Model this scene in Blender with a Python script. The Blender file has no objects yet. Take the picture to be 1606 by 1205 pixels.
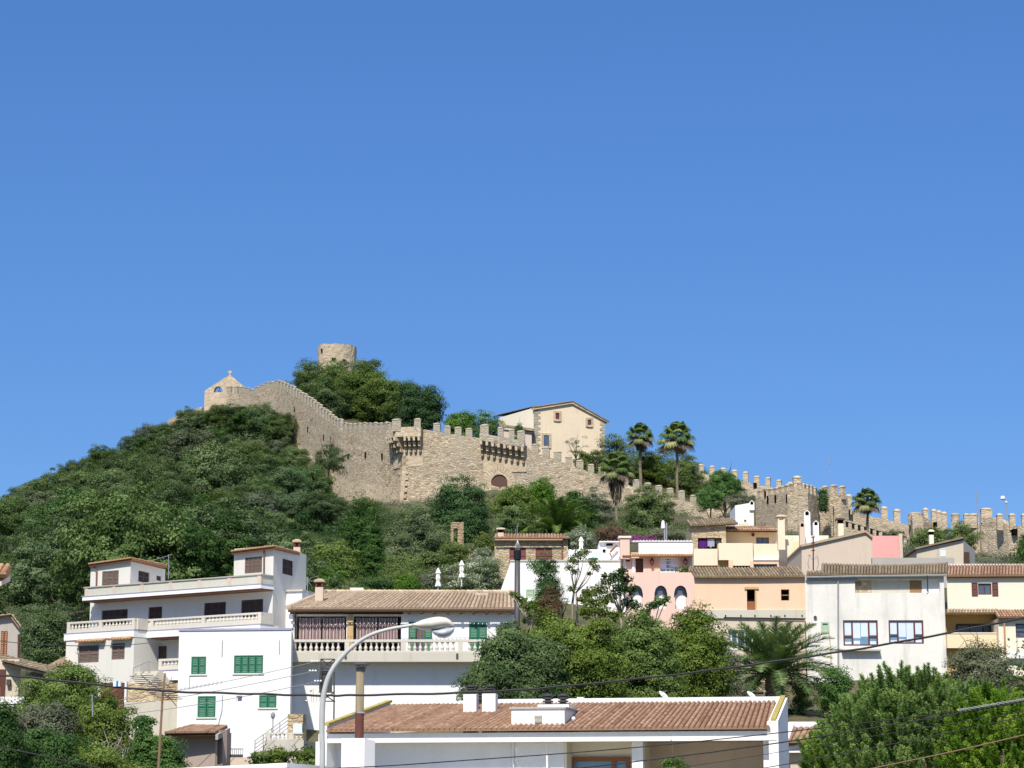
import bpy, bmesh, math, random
import numpy as np
from mathutils import Vector, Matrix, noise

random.seed(7)
RNG = np.random.default_rng(11)
SC = bpy.context.scene
COL = SC.collection
R = math.radians

# ------------------------------------------------------------------ camera
F, HOR, CH = 3600.0, 1280.0, 1.7            # focal length in photo pixels, horizon row, eye height
TH = math.atan((HOR - 602.5) / F)
CT, ST = math.cos(TH), math.sin(TH)
CAM = Vector((0, 0, CH))

def ray(px, py):
    x = (px - 803.0) / F; y = (602.5 - py) / F
    return Vector((x, CT - y * ST, ST + y * CT))

def P(px, py, Y):
    d = ray(px, py)
    return CAM + d * (Y / d.y)

def proj(p):
    v = Vector(p) - CAM
    c = v.y * CT + v.z * ST
    return 803 + F * v.x / c, 602.5 - F * (-v.y * ST + v.z * CT) / c

cam = bpy.data.cameras.new('camera'); camo = bpy.data.objects.new('camera', cam); COL.objects.link(camo)
cam.sensor_width = 36; cam.lens = 36 * F / 1606.0; cam.clip_start = 0.5; cam.clip_end = 20000
camo.location = CAM; camo.rotation_euler = (math.pi / 2 + TH, 0, 0)
SC.camera = camo

# ------------------------------------------------------------------ light
SUN_EL, SUN_AZ = R(49), R(192)               # azimuth clockwise from +Y
w = bpy.data.worlds.new('World'); SC.world = w; w.use_nodes = True
nt = w.node_tree; nt.nodes.clear()
sky = nt.nodes.new('ShaderNodeTexSky'); sky.sky_type = 'NISHITA'; sky.sun_disc = False
sky.sun_elevation = SUN_EL; sky.sun_rotation = SUN_AZ
sky.altitude = 800; sky.air_density = 1.0; sky.dust_density = 0.25; sky.ozone_density = 3.0
hs = nt.nodes.new('ShaderNodeHueSaturation'); hs.inputs['Saturation'].default_value = 1.25; hs.inputs['Hue'].default_value = 0.509
gm = nt.nodes.new('ShaderNodeMix'); gm.data_type = 'RGBA'; gm.blend_type = 'MULTIPLY'; gm.inputs[0].default_value = 1.0
gm.inputs[7].default_value = (0.97, 1.49, 2.24, 1)
bg = nt.nodes.new('ShaderNodeBackground'); bg.inputs[1].default_value = 0.112
wo = nt.nodes.new('ShaderNodeOutputWorld')
ga = nt.nodes.new('ShaderNodeGamma'); ga.inputs[1].default_value = 0.6
nt.links.new(sky.outputs[0], hs.inputs['Color']); nt.links.new(hs.outputs[0], ga.inputs[0]); nt.links.new(ga.outputs[0], gm.inputs[6])
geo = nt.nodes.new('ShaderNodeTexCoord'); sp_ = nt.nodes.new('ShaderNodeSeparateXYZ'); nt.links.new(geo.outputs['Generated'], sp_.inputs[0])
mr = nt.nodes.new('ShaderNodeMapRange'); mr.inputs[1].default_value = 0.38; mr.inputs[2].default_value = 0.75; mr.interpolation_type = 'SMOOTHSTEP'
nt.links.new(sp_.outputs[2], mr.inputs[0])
dome_fill = nt.nodes.new('ShaderNodeHueSaturation'); dome_fill.inputs['Saturation'].default_value = 0.40; dome_fill.inputs['Value'].default_value = 2.0; nt.links.new(gm.outputs[2], dome_fill.inputs['Color'])  # sky above the view brightened and greyed, added as fill light
mz = nt.nodes.new('ShaderNodeMix'); mz.data_type = 'RGBA'; nt.links.new(mr.outputs[0], mz.inputs[0]); nt.links.new(gm.outputs[2], mz.inputs[6]); nt.links.new(dome_fill.outputs[0], mz.inputs[7])
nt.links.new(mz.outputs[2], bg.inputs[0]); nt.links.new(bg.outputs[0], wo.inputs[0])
sl = bpy.data.lights.new('sun', 'SUN'); sl.energy = 5.5; sl.angle = R(0.53); sl.color = (1.0, 0.935, 0.83)
so = bpy.data.objects.new('sun', sl); COL.objects.link(so)
sd = Vector((math.sin(SUN_AZ) * math.cos(SUN_EL), math.cos(SUN_AZ) * math.cos(SUN_EL), math.sin(SUN_EL)))
so.rotation_euler = sd.to_track_quat('Z', 'Y').to_euler(); so.location = (0, -20, 60)
SC.view_settings.view_transform = 'Standard'; SC.view_settings.look = 'None'
SC.view_settings.exposure = 0; SC.view_settings.gamma = 1
SC.render.engine = 'CYCLES'
SC.cycles.max_bounces = 5; SC.cycles.diffuse_bounces = 3; SC.cycles.glossy_bounces = 2
SC.cycles.transmission_bounces = 3; SC.cycles.transparent_max_bounces = 4
SC.cycles.use_denoising = True

# ------------------------------------------------------------------ materials
def _mat(name):
    m = bpy.data.materials.new(name); m.use_nodes = True
    n = m.node_tree; n.nodes.clear()
    return m, n, n.nodes, n.links
def rgba(c): return (c[0], c[1], c[2], 1)
def node(N, t, **kw):
    x = N.new(t)
    for k, v in kw.items(): setattr(x, k, v)
    return x
def ramp(N, stops):
    r = N.new('ShaderNodeValToRGB'); e = r.color_ramp.elements
    e[0].position, e[0].color = stops[0][0], rgba(stops[0][1])
    e[1].position, e[1].color = stops[-1][0], rgba(stops[-1][1])
    for p, c in stops[1:-1]:
        k = e.new(p); k.color = rgba(c)
    return r
def noi(N, L, vec, scale, detail=4, rough=0.55, out='Fac'):
    n = N.new('ShaderNodeTexNoise'); n.inputs['Scale'].default_value = scale
    n.inputs['Detail'].default_value = detail; n.inputs['Roughness'].default_value = rough
    if vec is not None: L.new(vec, n.inputs['Vector'])
    return n.outputs[out]
def mapn(N, L, vec, s, loc=(0, 0, 0)):
    m = N.new('ShaderNodeMapping'); m.inputs['Scale'].default_value = s; m.inputs['Location'].default_value = loc
    L.new(vec, m.inputs[0]); return m.outputs[0]
def mix(N, L, fac, a, b, mode='MIX'):
    m = N.new('ShaderNodeMix'); m.data_type = 'RGBA'; m.blend_type = mode
    for i, v in ((0, fac), (6, a), (7, b)):
        if isinstance(v, (int, float)): m.inputs[i].default_value = v
        elif isinstance(v, tuple): m.inputs[i].default_value = rgba(v)
        else: L.new(v, m.inputs[i])
    return m.outputs[2]
def mrange(N, L, v, a, b, c=0.0, d=1.0):
    m = N.new('ShaderNodeMapRange')
    for i, x in ((1, a), (2, b), (3, c), (4, d)): m.inputs[i].default_value = x
    L.new(v, m.inputs[0]); return m.outputs[0]
def finish(N, L, col, rough=0.85, bump=None, bs=0.3, bd=0.02, spec=0.25, metallic=0.0):
    b = N.new('ShaderNodeBsdfPrincipled'); o = N.new('ShaderNodeOutputMaterial')
    b.inputs['Roughness'].default_value = rough; b.inputs['Specular IOR Level'].default_value = spec
    b.inputs['Metallic'].default_value = metallic
    if isinstance(col, tuple): b.inputs['Base Color'].default_value = rgba(col)
    else: L.new(col, b.inputs['Base Color'])
    if bump is not None:
        k = N.new('ShaderNodeBump'); k.inputs['Strength'].default_value = bs; k.inputs['Distance'].default_value = bd
        L.new(bump, k.inputs['Height']); L.new(k.outputs[0], b.inputs['Normal'])
    L.new(b.outputs[0], o.inputs[0])
    return b

def plaster(name, col, dirt=(0.35, 0.32, 0.27), amt=0.35, patch=0.3, seed=0.0, rough=0.9):
    m, n, N, L = _mat(name)
    tc = N.new('ShaderNodeTexCoord').outputs['Object']
    v = mapn(N, L, tc, (1, 1, 1), (seed, seed * 1.7, seed * .3))
    big = noi(N, L, v, 0.35, 5, 0.6)
    st = noi(N, L, mapn(N, L, tc, (1.6, 1.6, 0.22), (seed, 0, 0)), 1.1, 5, 0.65)
    fine = noi(N, L, v, 9, 4, 0.6)
    c = mix(N, L, mrange(N, L, big, 0.48, 0.72, 0, patch), col, tuple(x * 0.80 for x in col))
    c = mix(N, L, mrange(N, L, st, 0.52, 0.78, 0, amt), c, dirt)
    mid = noi(N, L, v, 2.3, 4, 0.6)
    c = mix(N, L, mrange(N, L, mid, 0.6, 0.75, 0, amt * 0.6), c, tuple(0.5 * (a + b) for a, b in zip(dirt, col)))
    c = mix(N, L, mrange(N, L, fine, 0.3, 0.7, 0.0, 0.10), c, dirt)
    finish(N, L, c, rough, fine, 0.35, 0.012)
    return m

def stone(name, dark, light, mortar, scale=2.2, squash=1.9, patches=None, bump=0.12, seed=0.0):
    m, n, N, L = _mat(name)
    tc = N.new('ShaderNodeTexCoord').outputs['Object']
    wob = N.new('ShaderNodeTexNoise'); wob.inputs['Scale'].default_value = 0.9; L.new(tc, wob.inputs['Vector'])
    va = N.new('ShaderNodeVectorMath'); va.operation = 'MULTIPLY_ADD'
    L.new(wob.outputs['Color'], va.inputs[0]); va.inputs[1].default_value = (0.5, 0.5, 0.25); L.new(tc, va.inputs[2])
    v = mapn(N, L, va.outputs[0], (1, 1, squash), (seed, 0, 0))
    vo = N.new('ShaderNodeTexVoronoi'); vo.inputs['Scale'].default_value = scale; L.new(v, vo.inputs['Vector'])
    ve = N.new('ShaderNodeTexVoronoi'); ve.feature = 'DISTANCE_TO_EDGE'; ve.inputs['Scale'].default_value = scale; L.new(v, ve.inputs['Vector'])
    sep = N.new('ShaderNodeSeparateColor'); L.new(vo.outputs['Color'], sep.inputs[0])
    c = mix(N, L, sep.outputs[0], dark, light)
    big = noi(N, L, tc, 0.22, 5, 0.65)
    if patches:
        c = mix(N, L, mrange(N, L, big, 0.42, 0.62, 0, 0.75), c, mix(N, L, sep.outputs[1], patches[0], patches[1]))
    er = noi(N, L, tc, 0.5, 4, 0.6)
    mort = mrange(N, L, ve.outputs['Distance'], 0.0, 0.12, 1, 0)
    mm = N.new('ShaderNodeMath'); mm.operation = 'MULTIPLY'; L.new(mort, mm.inputs[0])
    L.new(mrange(N, L, er, 0.35, 0.6, 0.15, 0.95), mm.inputs[1])
    c = mix(N, L, mm.outputs[0], c, mortar)
    fn = noi(N, L, tc, 7, 5, 0.7)
    c = mix(N, L, mrange(N, L, fn, 0.35, 0.75, 0, 0.45), c, tuple(x * 0.7 for x in dark))
    st = noi(N, L, mapn(N, L, tc, (1.0, 1.0, 0.12)), 0.8, 5, 0.65)
    c = mix(N, L, mrange(N, L, st, 0.55, 0.8, 0, 0.5), c, tuple(x * 0.62 for x in light))
    if patches:   # weathered-out joints: short dark horizontal cracks in some areas, warm and grey washes
        ck = noi(N, L, mapn(N, L, tc, (0.8, 0.8, 2.1), (seed, 3, 1)), 1.25, 5, 0.75); zone = noi(N, L, mapn(N, L, tc, (1, 1, 1.3), (4, seed, 2)), 0.16, 3, 0.6)
        m3 = N.new('ShaderNodeMath'); m3.operation = 'MULTIPLY'; L.new(mrange(N, L, ck, 0.54, 0.64, 0, 0.85), m3.inputs[0]); L.new(mrange(N, L, zone, 0.40, 0.56, 0.25, 1), m3.inputs[1])
        c = mix(N, L, m3.outputs[0], c, tuple(x * 0.42 for x in dark))
        c = mix(N, L, mrange(N, L, noi(N, L, tc, 0.11, 3, 0.6), 0.45, 0.62, 0, 0.5), c, mix(N, L, 1.0, c, (0.86, 0.86, 0.90), 'MULTIPLY'))
    hb = N.new('ShaderNodeMath'); hb.operation = 'MULTIPLY_ADD'; L.new(fn, hb.inputs[0]); hb.inputs[1].default_value = 0.6
    L.new(mrange(N, L, ve.outputs['Distance'], 0, 0.18), hb.inputs[2])
    finish(N, L, c, 0.95, hb.outputs[0], 0.9, bump, 0.1)
    return m

def attr_mat(name, stops, lichen=None, rough=0.85, bump=0.004, attr='lv', spec=0.2):
    m, n, N, L = _mat(name)
    a = N.new('ShaderNodeAttribute'); a.attribute_name = attr
    r = ramp(N, stops); L.new(a.outputs['Fac'], r.inputs[0])
    tc = N.new('ShaderNodeTexCoord').outputs['Object']
    f = noi(N, L, tc, 6, 4, 0.7)
    c = mix(N, L, mrange(N, L, f, 0.35, 0.75, 0, 0.35), r.outputs[0], tuple(x * 0.45 for x in stops[0][1]))
    if lichen:
        b = noi(N, L, tc, 1.1, 5, 0.7)
        c = mix(N, L, mrange(N, L, b, 0.5, 0.62, 0, lichen[1]), c, lichen[0])
    finish(N, L, c, rough, f, 0.5, bump, spec)
    return m

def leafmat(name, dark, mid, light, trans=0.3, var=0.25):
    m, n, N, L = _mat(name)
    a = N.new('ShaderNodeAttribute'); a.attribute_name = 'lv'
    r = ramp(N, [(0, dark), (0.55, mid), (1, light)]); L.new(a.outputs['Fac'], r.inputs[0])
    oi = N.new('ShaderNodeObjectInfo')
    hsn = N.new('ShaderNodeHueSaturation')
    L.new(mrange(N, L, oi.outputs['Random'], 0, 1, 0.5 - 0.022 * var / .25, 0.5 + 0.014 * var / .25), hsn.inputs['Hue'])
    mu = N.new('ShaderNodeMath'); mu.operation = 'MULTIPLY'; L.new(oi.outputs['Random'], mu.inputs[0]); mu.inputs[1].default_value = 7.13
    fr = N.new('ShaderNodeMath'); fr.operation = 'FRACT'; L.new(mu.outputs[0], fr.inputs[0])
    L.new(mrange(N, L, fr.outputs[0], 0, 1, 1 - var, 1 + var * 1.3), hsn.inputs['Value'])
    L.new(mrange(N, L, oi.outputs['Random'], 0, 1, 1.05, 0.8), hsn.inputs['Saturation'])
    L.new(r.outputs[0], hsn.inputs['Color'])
    d = N.new('ShaderNodeBsdfDiffuse'); t = N.new('ShaderNodeBsdfTranslucent'); ms = N.new('ShaderNodeMixShader')
    ms.inputs[0].default_value = trans
    L.new(hsn.outputs[0], d.inputs[0])
    tint = mix(N, L, 1.0, hsn.outputs[0], (1.15, 1.25, 0.6), 'MULTIPLY'); L.new(tint, t.inputs[0])
    o = N.new('ShaderNodeOutputMaterial')
    L.new(d.outputs[0], ms.inputs[1]); L.new(t.outputs[0], ms.inputs[2])
    L.new(ms.outputs[0], o.inputs[0])
    return m

def simple(name, col, rough=0.6, spec=0.3, metallic=0.0, mottling=0.15, scale=4.0, streak=False):
    m, n, N, L = _mat(name)
    tc = N.new('ShaderNodeTexCoord').outputs['Object']
    if streak: tc = mapn(N, L, tc, (3, 3, 0.3))
    f = noi(N, L, tc, scale, 4, 0.6)
    c = mix(N, L, mrange(N, L, f, 0.35, 0.7, 0, mottling * 2.2), col, tuple(x * 0.6 for x in col))
    finish(N, L, c, rough, f, 0.2, 0.004, spec, metallic)
    return m

def glassmat(name, col, rough=0.08):
    m, n, N, L = _mat(name)
    tc = N.new('ShaderNodeTexCoord').outputs['Object']
    f = noi(N, L, tc, 1.3, 2, 0.5)
    c = mix(N, L, mrange(N, L, f, 0.35, 0.7, 0, 0.6), col, tuple(x * 0.5 for x in col))
    b = finish(N, L, c, rough, None, spec=0.9)
    return m

M = {}
M['white'] = plaster('white limewash plaster', (0.82, 0.81, 0.78), (0.5, 0.47, 0.4), 0.32, 0.2, 1)
M['white2'] = plaster('white painted render', (0.80, 0.795, 0.78), (0.5, 0.48, 0.44), 0.28, 0.18, 5)
M['offwhite'] = plaster('off white house render', (0.69, 0.665, 0.60), (0.45, 0.42, 0.36), 0.22, 0.15, 9)
M['oldwhite'] = plaster('weathered grey white render', (0.74, 0.72, 0.66), (0.36, 0.33, 0.28), 0.6, 0.8, 14)
M['cream'] = plaster('cream render', (0.78, 0.67, 0.50), (0.5, 0.4, 0.28), 0.25, 0.15, 3)
M['cream2'] = plaster('pale cream render', (0.80, 0.73, 0.58), (0.5, 0.42, 0.3), 0.22, 0.15, 23)
M['yellow'] = plaster('warm yellow render', (0.80, 0.65, 0.42), (0.5, 0.38, 0.22), 0.3, 0.25, 7)
M['ochre'] = plaster('ochre render', (0.56, 0.38, 0.17), (0.35, 0.23, 0.12), 0.3, 0.2, 8)
M['peach'] = plaster('peach render', (0.79, 0.55, 0.38), (0.5, 0.33, 0.23), 0.28, 0.3, 12)
M['pink'] = plaster('salmon pink render', (0.75, 0.53, 0.44), (0.5, 0.35, 0.3), 0.3, 0.3, 17)
M['rose'] = plaster('bright rose render', (0.74, 0.37, 0.34), (0.45, 0.24, 0.21), 0.3, 0.25, 18)
M['beige'] = plaster('beige grey render', (0.60, 0.52, 0.40), (0.33, 0.28, 0.21), 0.4, 0.35, 21)
M['dustpink'] = plaster('dusty pink beige render', (0.60, 0.49, 0.39), (0.36, 0.29, 0.24), 0.4, 0.3, 29)
M['concrete'] = plaster('pale concrete', (0.55, 0.52, 0.44), (0.28, 0.26, 0.2), 0.45, 0.35, 31)
M['balustrade'] = plaster('cast stone balustrade', (0.62, 0.58, 0.50), (0.3, 0.27, 0.22), 0.4, 0.3, 37)
M['panel'] = plaster('pale green beige parapet panel', (0.56, 0.55, 0.46), (0.33, 0.32, 0.24), 0.35, 0.35, 41)
M['church'] = plaster('old cream church render', (0.72, 0.60, 0.43), (0.46, 0.37, 0.27), 0.4, 0.35, 44)
M['shedwall'] = plaster('dark pinkish cement', (0.40, 0.32, 0.27), (0.22, 0.17, 0.14), 0.4, 0.35, 47)
M['greywall'] = plaster('grey render and painted shade', (0.42, 0.39, 0.35), (0.25, 0.22, 0.18), 0.4, 0.35, 49)  # grey of real walls; also paints the shade on one gable's side
M['stone'] = stone('castle rubble stone', (0.34, 0.265, 0.175), (0.71, 0.595, 0.43), (0.42, 0.34, 0.235), 2.1, 2.2,
                   ((0.47, 0.405, 0.30), (0.62, 0.545, 0.42)), 0.06)
M['stone_grey'] = stone('weathered grey merlon stone', (0.34, 0.30, 0.22), (0.54, 0.48, 0.37), (0.4, 0.34, 0.26), 1.5, 1.6, ((0.36, 0.33, 0.26), (0.5, 0.45, 0.36)), 0.04)
M['stone_warm'] = stone('warm tower stone', (0.42, 0.335, 0.225), (0.71, 0.595, 0.43), (0.48, 0.39, 0.28), 2.1, 2.2,
                        ((0.44, 0.37, 0.27), (0.60, 0.51, 0.38)), 0.04, 5)
M['ashlar'] = stone('smooth dressed stone', (0.48, 0.38, 0.26), (0.62, 0.51, 0.37), (0.42, 0.34, 0.24), 1.0, 1.3, None, 0.03, 8)
M['rubble'] = stone('house rubble masonry', (0.36, 0.27, 0.16), (0.66, 0.55, 0.38), (0.52, 0.43, 0.29), 3.2, 1.8, None, 0.04, 11)
M['terracewall'] = stone('garden rubble wall', (0.28, 0.2, 0.12), (0.55, 0.42, 0.27), (0.4, 0.3, 0.2), 2.5, 1.8, None, 0.05, 15)
M['tile_pale'] = attr_mat('pale ochre canal tiles', [(0, (0.24, 0.17, 0.115)), (0.5, (0.47, 0.355, 0.245)), (1, (0.63, 0.51, 0.38))], ((0.34, 0.29, 0.19), 0.35))
M['tile_red'] = attr_mat('reddish canal tiles', [(0, (0.19, 0.10, 0.06)), (0.5, (0.37, 0.225, 0.145)), (1, (0.52, 0.35, 0.235))], ((0.33, 0.23, 0.14), 0.3))
M['tile_old'] = attr_mat('lichened old canal tiles', [(0, (0.13, 0.095, 0.06)), (0.5, (0.27, 0.2, 0.13)), (1, (0.43, 0.33, 0.2))], ((0.30, 0.27, 0.17), 0.7))
M['tile_orange'] = attr_mat('orange terracotta tiles', [(0, (0.30, 0.16, 0.08)), (0.5, (0.50, 0.30, 0.16)), (1, (0.64, 0.45, 0.28))], ((0.4, 0.32, 0.2), 0.25))
M['tile_white'] = attr_mat('white painted tile edge', [(0, (0.7, 0.69, 0.66)), (0.5, (0.76, 0.75, 0.73)), (1, (0.8, 0.8, 0.78))])
M['green'] = simple('green painted shutter wood', (0.025, 0.165, 0.095), 0.5, 0.3, mottling=0.12)
M['green_pale'] = simple('pale green painted wood', (0.40, 0.52, 0.36), 0.6)
M['brown'] = simple('dark brown shutter wood', (0.085, 0.055, 0.045), 0.6, 0.25)
M['brown_pale'] = simple('grey brown slatted shutter', (0.17, 0.125, 0.10), 0.6, 0.25)
M['oxblood'] = simple('oxblood painted wood', (0.20, 0.065, 0.055), 0.6)
M['redbrown'] = simple('red brown window frame', (0.12, 0.04, 0.035), 0.5)
M['wood'] = simple('varnished brown wood', (0.28, 0.11, 0.045), 0.5, scale=8)
M['beam'] = simple('dark stained beam wood', (0.07, 0.035, 0.02), 0.6)
M['soffit'] = simple('reddish plank soffit', (0.25, 0.11, 0.055), 0.7)
M['door_ochre'] = simple('tan door board', (0.30, 0.17, 0.075), 0.7)
M['pvc'] = simple('white window frame', (0.8, 0.8, 0.8), 0.4)
M['metal'] = simple('galvanised grey metal', (0.36, 0.38, 0.40), 0.45, 0.5, 0.3, 0.2)
M['lamp_grey'] = simple('painted light grey steel', (0.50, 0.505, 0.48), 0.5, 0.4, 0.0, 0.2)
M['lamp_shell'] = simple('sun yellowed lamp housing', (0.66, 0.62, 0.52), 0.45, 0.4, 0, 0.25, 6)
M['lamp_glass'] = simple('cloudy polycarbonate bowl', (0.46, 0.49, 0.54), 0.25, 0.6, 0, 0.3, 9)
M['cable'] = simple('black cable rubber', (0.012, 0.011, 0.014), 0.5)
M['wire'] = simple('bare aluminium wire', (0.5, 0.5, 0.48), 0.4, 0.5, 0.5)
M['dark_metal'] = simple('dark grey steel pipe', (0.075, 0.072, 0.07), 0.5, 0.4, 0.2)
M['rust'] = simple('rusty iron', (0.13, 0.05, 0.04), 0.8, 0.2, 0, 0.3)
M['mast'] = simple('brown galvanised mast', (0.2, 0.12, 0.075), 0.7, 0.3, 0.1)
M['bark'] = simple('grey brown bark', (0.13, 0.10, 0.075), 0.95, 0.1, 0, 0.35, 6)
M['bark_pale'] = simple('pale grey bark', (0.32, 0.28, 0.22), 0.95, 0.1, 0, 0.3, 6)
M['palmtrunk'] = simple('fibrous palm trunk', (0.25, 0.20, 0.145), 0.95, 0.1, 0, 0.4, 9)
M['deadwood'] = simple('bleached dead branches', (0.38, 0.34, 0.30), 0.95, 0.1)
M['glass'] = glassmat('dark window glass', (0.03, 0.045, 0.07))
M['glass_sky'] = glassmat('sky painted window glass', (0.16, 0.30, 0.42))  # sky reflection painted into the blue base colour
M['glass_blue'] = glassmat('blue grey window glass', (0.09, 0.12, 0.17))
M['blind'] = simple('pale blue white roller blind', (0.62, 0.70, 0.80), 0.7, 0.2, 0, 0.08)
M['black'] = simple('unlit interior', (0.008, 0.007, 0.007), 0.9, 0.0)  # near-black colour stands in for the shade inside holes and slits
M['curtain'] = simple('pink striped curtain', (0.56, 0.44, 0.41), 0.9, 0.1, 0, 0.15, 3)
M['curtain_dk'] = simple('mauve curtain stripe', (0.20, 0.13, 0.135), 0.9, 0.1)
M['canvas'] = simple('white parasol canvas', (0.8, 0.79, 0.74), 0.9, 0.1, 0, 0.1)
M['trim_blue'] = simple('faded blue edge line', (0.34, 0.34, 0.46), 0.7)
M['lichenyellow'] = simple('yellow lichen coping', (0.42, 0.34, 0.10), 0.9, 0.1, 0, 0.35, 5)
M['purplecloth'] = simple('purple laundry cloth', (0.09, 0.02, 0.16), 0.9, 0.1)
M['greycloth'] = simple('grey blue laundry cloth', (0.35, 0.36, 0.46), 0.9, 0.1)
M['bougain'] = simple('magenta bougainvillea bracts', (0.32, 0.03, 0.26), 0.8, 0.1)
M['terracotta'] = simple('orange terracotta pot', (0.62, 0.16, 0.05), 0.8, 0.2)
M['signblue'] = simple('blue enamel plate', (0.05, 0.16, 0.34), 0.4)
M['gate_wood'] = simple('old red brown gate wood', (0.11, 0.06, 0.045), 0.8)
M['stain_rust'] = simple('rust stained cream flue', (0.36, 0.30, 0.19), 0.7, 0.3, 0, 0.45, 2.0, True)
L_OAK = leafmat('holm oak foliage', (0.034, 0.06, 0.022), (0.08, 0.132, 0.05), (0.165, 0.225, 0.10), 0.3, 0.34)
L_PINE = leafmat('pine foliage', (0.028, 0.055, 0.014), (0.072, 0.122, 0.03), (0.15, 0.21, 0.065), 0.22, 0.15)
L_DARK = leafmat('dark glossy foliage', (0.016, 0.042, 0.012), (0.042, 0.10, 0.024), (0.10, 0.19, 0.05), 0.25, 0.15)
L_BRIGHT = leafmat('bright green foliage', (0.035, 0.085, 0.018), (0.075, 0.17, 0.03), (0.16, 0.29, 0.06), 0.35, 0.15)
L_YEL = leafmat('yellow green foliage', (0.05, 0.09, 0.02), (0.115, 0.18, 0.045), (0.23, 0.31, 0.10), 0.35, 0.12)
L_OAKG = leafmat('greener oak foliage', (0.03, 0.058, 0.018), (0.075, 0.132, 0.04), (0.155, 0.225, 0.085), 0.3, 0.2)
L_GREY = leafmat('grey green maquis foliage', (0.045, 0.062, 0.032), (0.095, 0.125, 0.068), (0.175, 0.21, 0.125), 0.25, 0.15)
L_SAGE = leafmat('light olive green foliage', (0.045, 0.078, 0.026), (0.125, 0.175, 0.065), (0.24, 0.29, 0.125), 0.3, 0.05)  # paler leaf colour of the large rounded tree
L_LIME = leafmat('light lime foliage', (0.045, 0.085, 0.018), (0.12, 0.19, 0.045), (0.24, 0.33, 0.10), 0.32, 0.05)
L_OLIVE = leafmat('olive foliage', (0.06, 0.075, 0.04), (0.125, 0.145, 0.085), (0.23, 0.25, 0.165), 0.25, 0.12)
L_CAROB = leafmat('carob tree foliage', (0.036, 0.066, 0.013), (0.105, 0.16, 0.034), (0.22, 0.285, 0.08), 0.28, 0.09)
L_NEEDLE = leafmat('fresh pine needle foliage', (0.035, 0.09, 0.012), (0.15, 0.27, 0.04), (0.34, 0.45, 0.10), 0.35, 0.02)
L_FLOWER = leafmat('white flowering oleander', (0.07, 0.11, 0.04), (0.16, 0.21, 0.11), (0.75, 0.75, 0.66), 0.3, 0.05)
L_RED = leafmat('reddish bush foliage', (0.06, 0.05, 0.025), (0.15, 0.09, 0.05), (0.26, 0.14, 0.09), 0.3, 0.1)
L_PALM = leafmat('palm frond green', (0.04, 0.085, 0.02), (0.125, 0.205, 0.055), (0.34, 0.41, 0.16), 0.25, 0.08)
L_FAN = leafmat('fan palm frond', (0.04, 0.085, 0.02), (0.115, 0.175, 0.05), (0.42, 0.42, 0.2), 0.25, 0.08)
L_DRY = leafmat('dry palm skirt', (0.06, 0.045, 0.03), (0.14, 0.105, 0.07), (0.28, 0.2, 0.13), 0.2, 0.05)
L_DRYTWIG = leafmat('dry brown creeper', (0.05, 0.04, 0.025), (0.13, 0.09, 0.05), (0.24, 0.17, 0.1), 0.2, 0.05)

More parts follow.
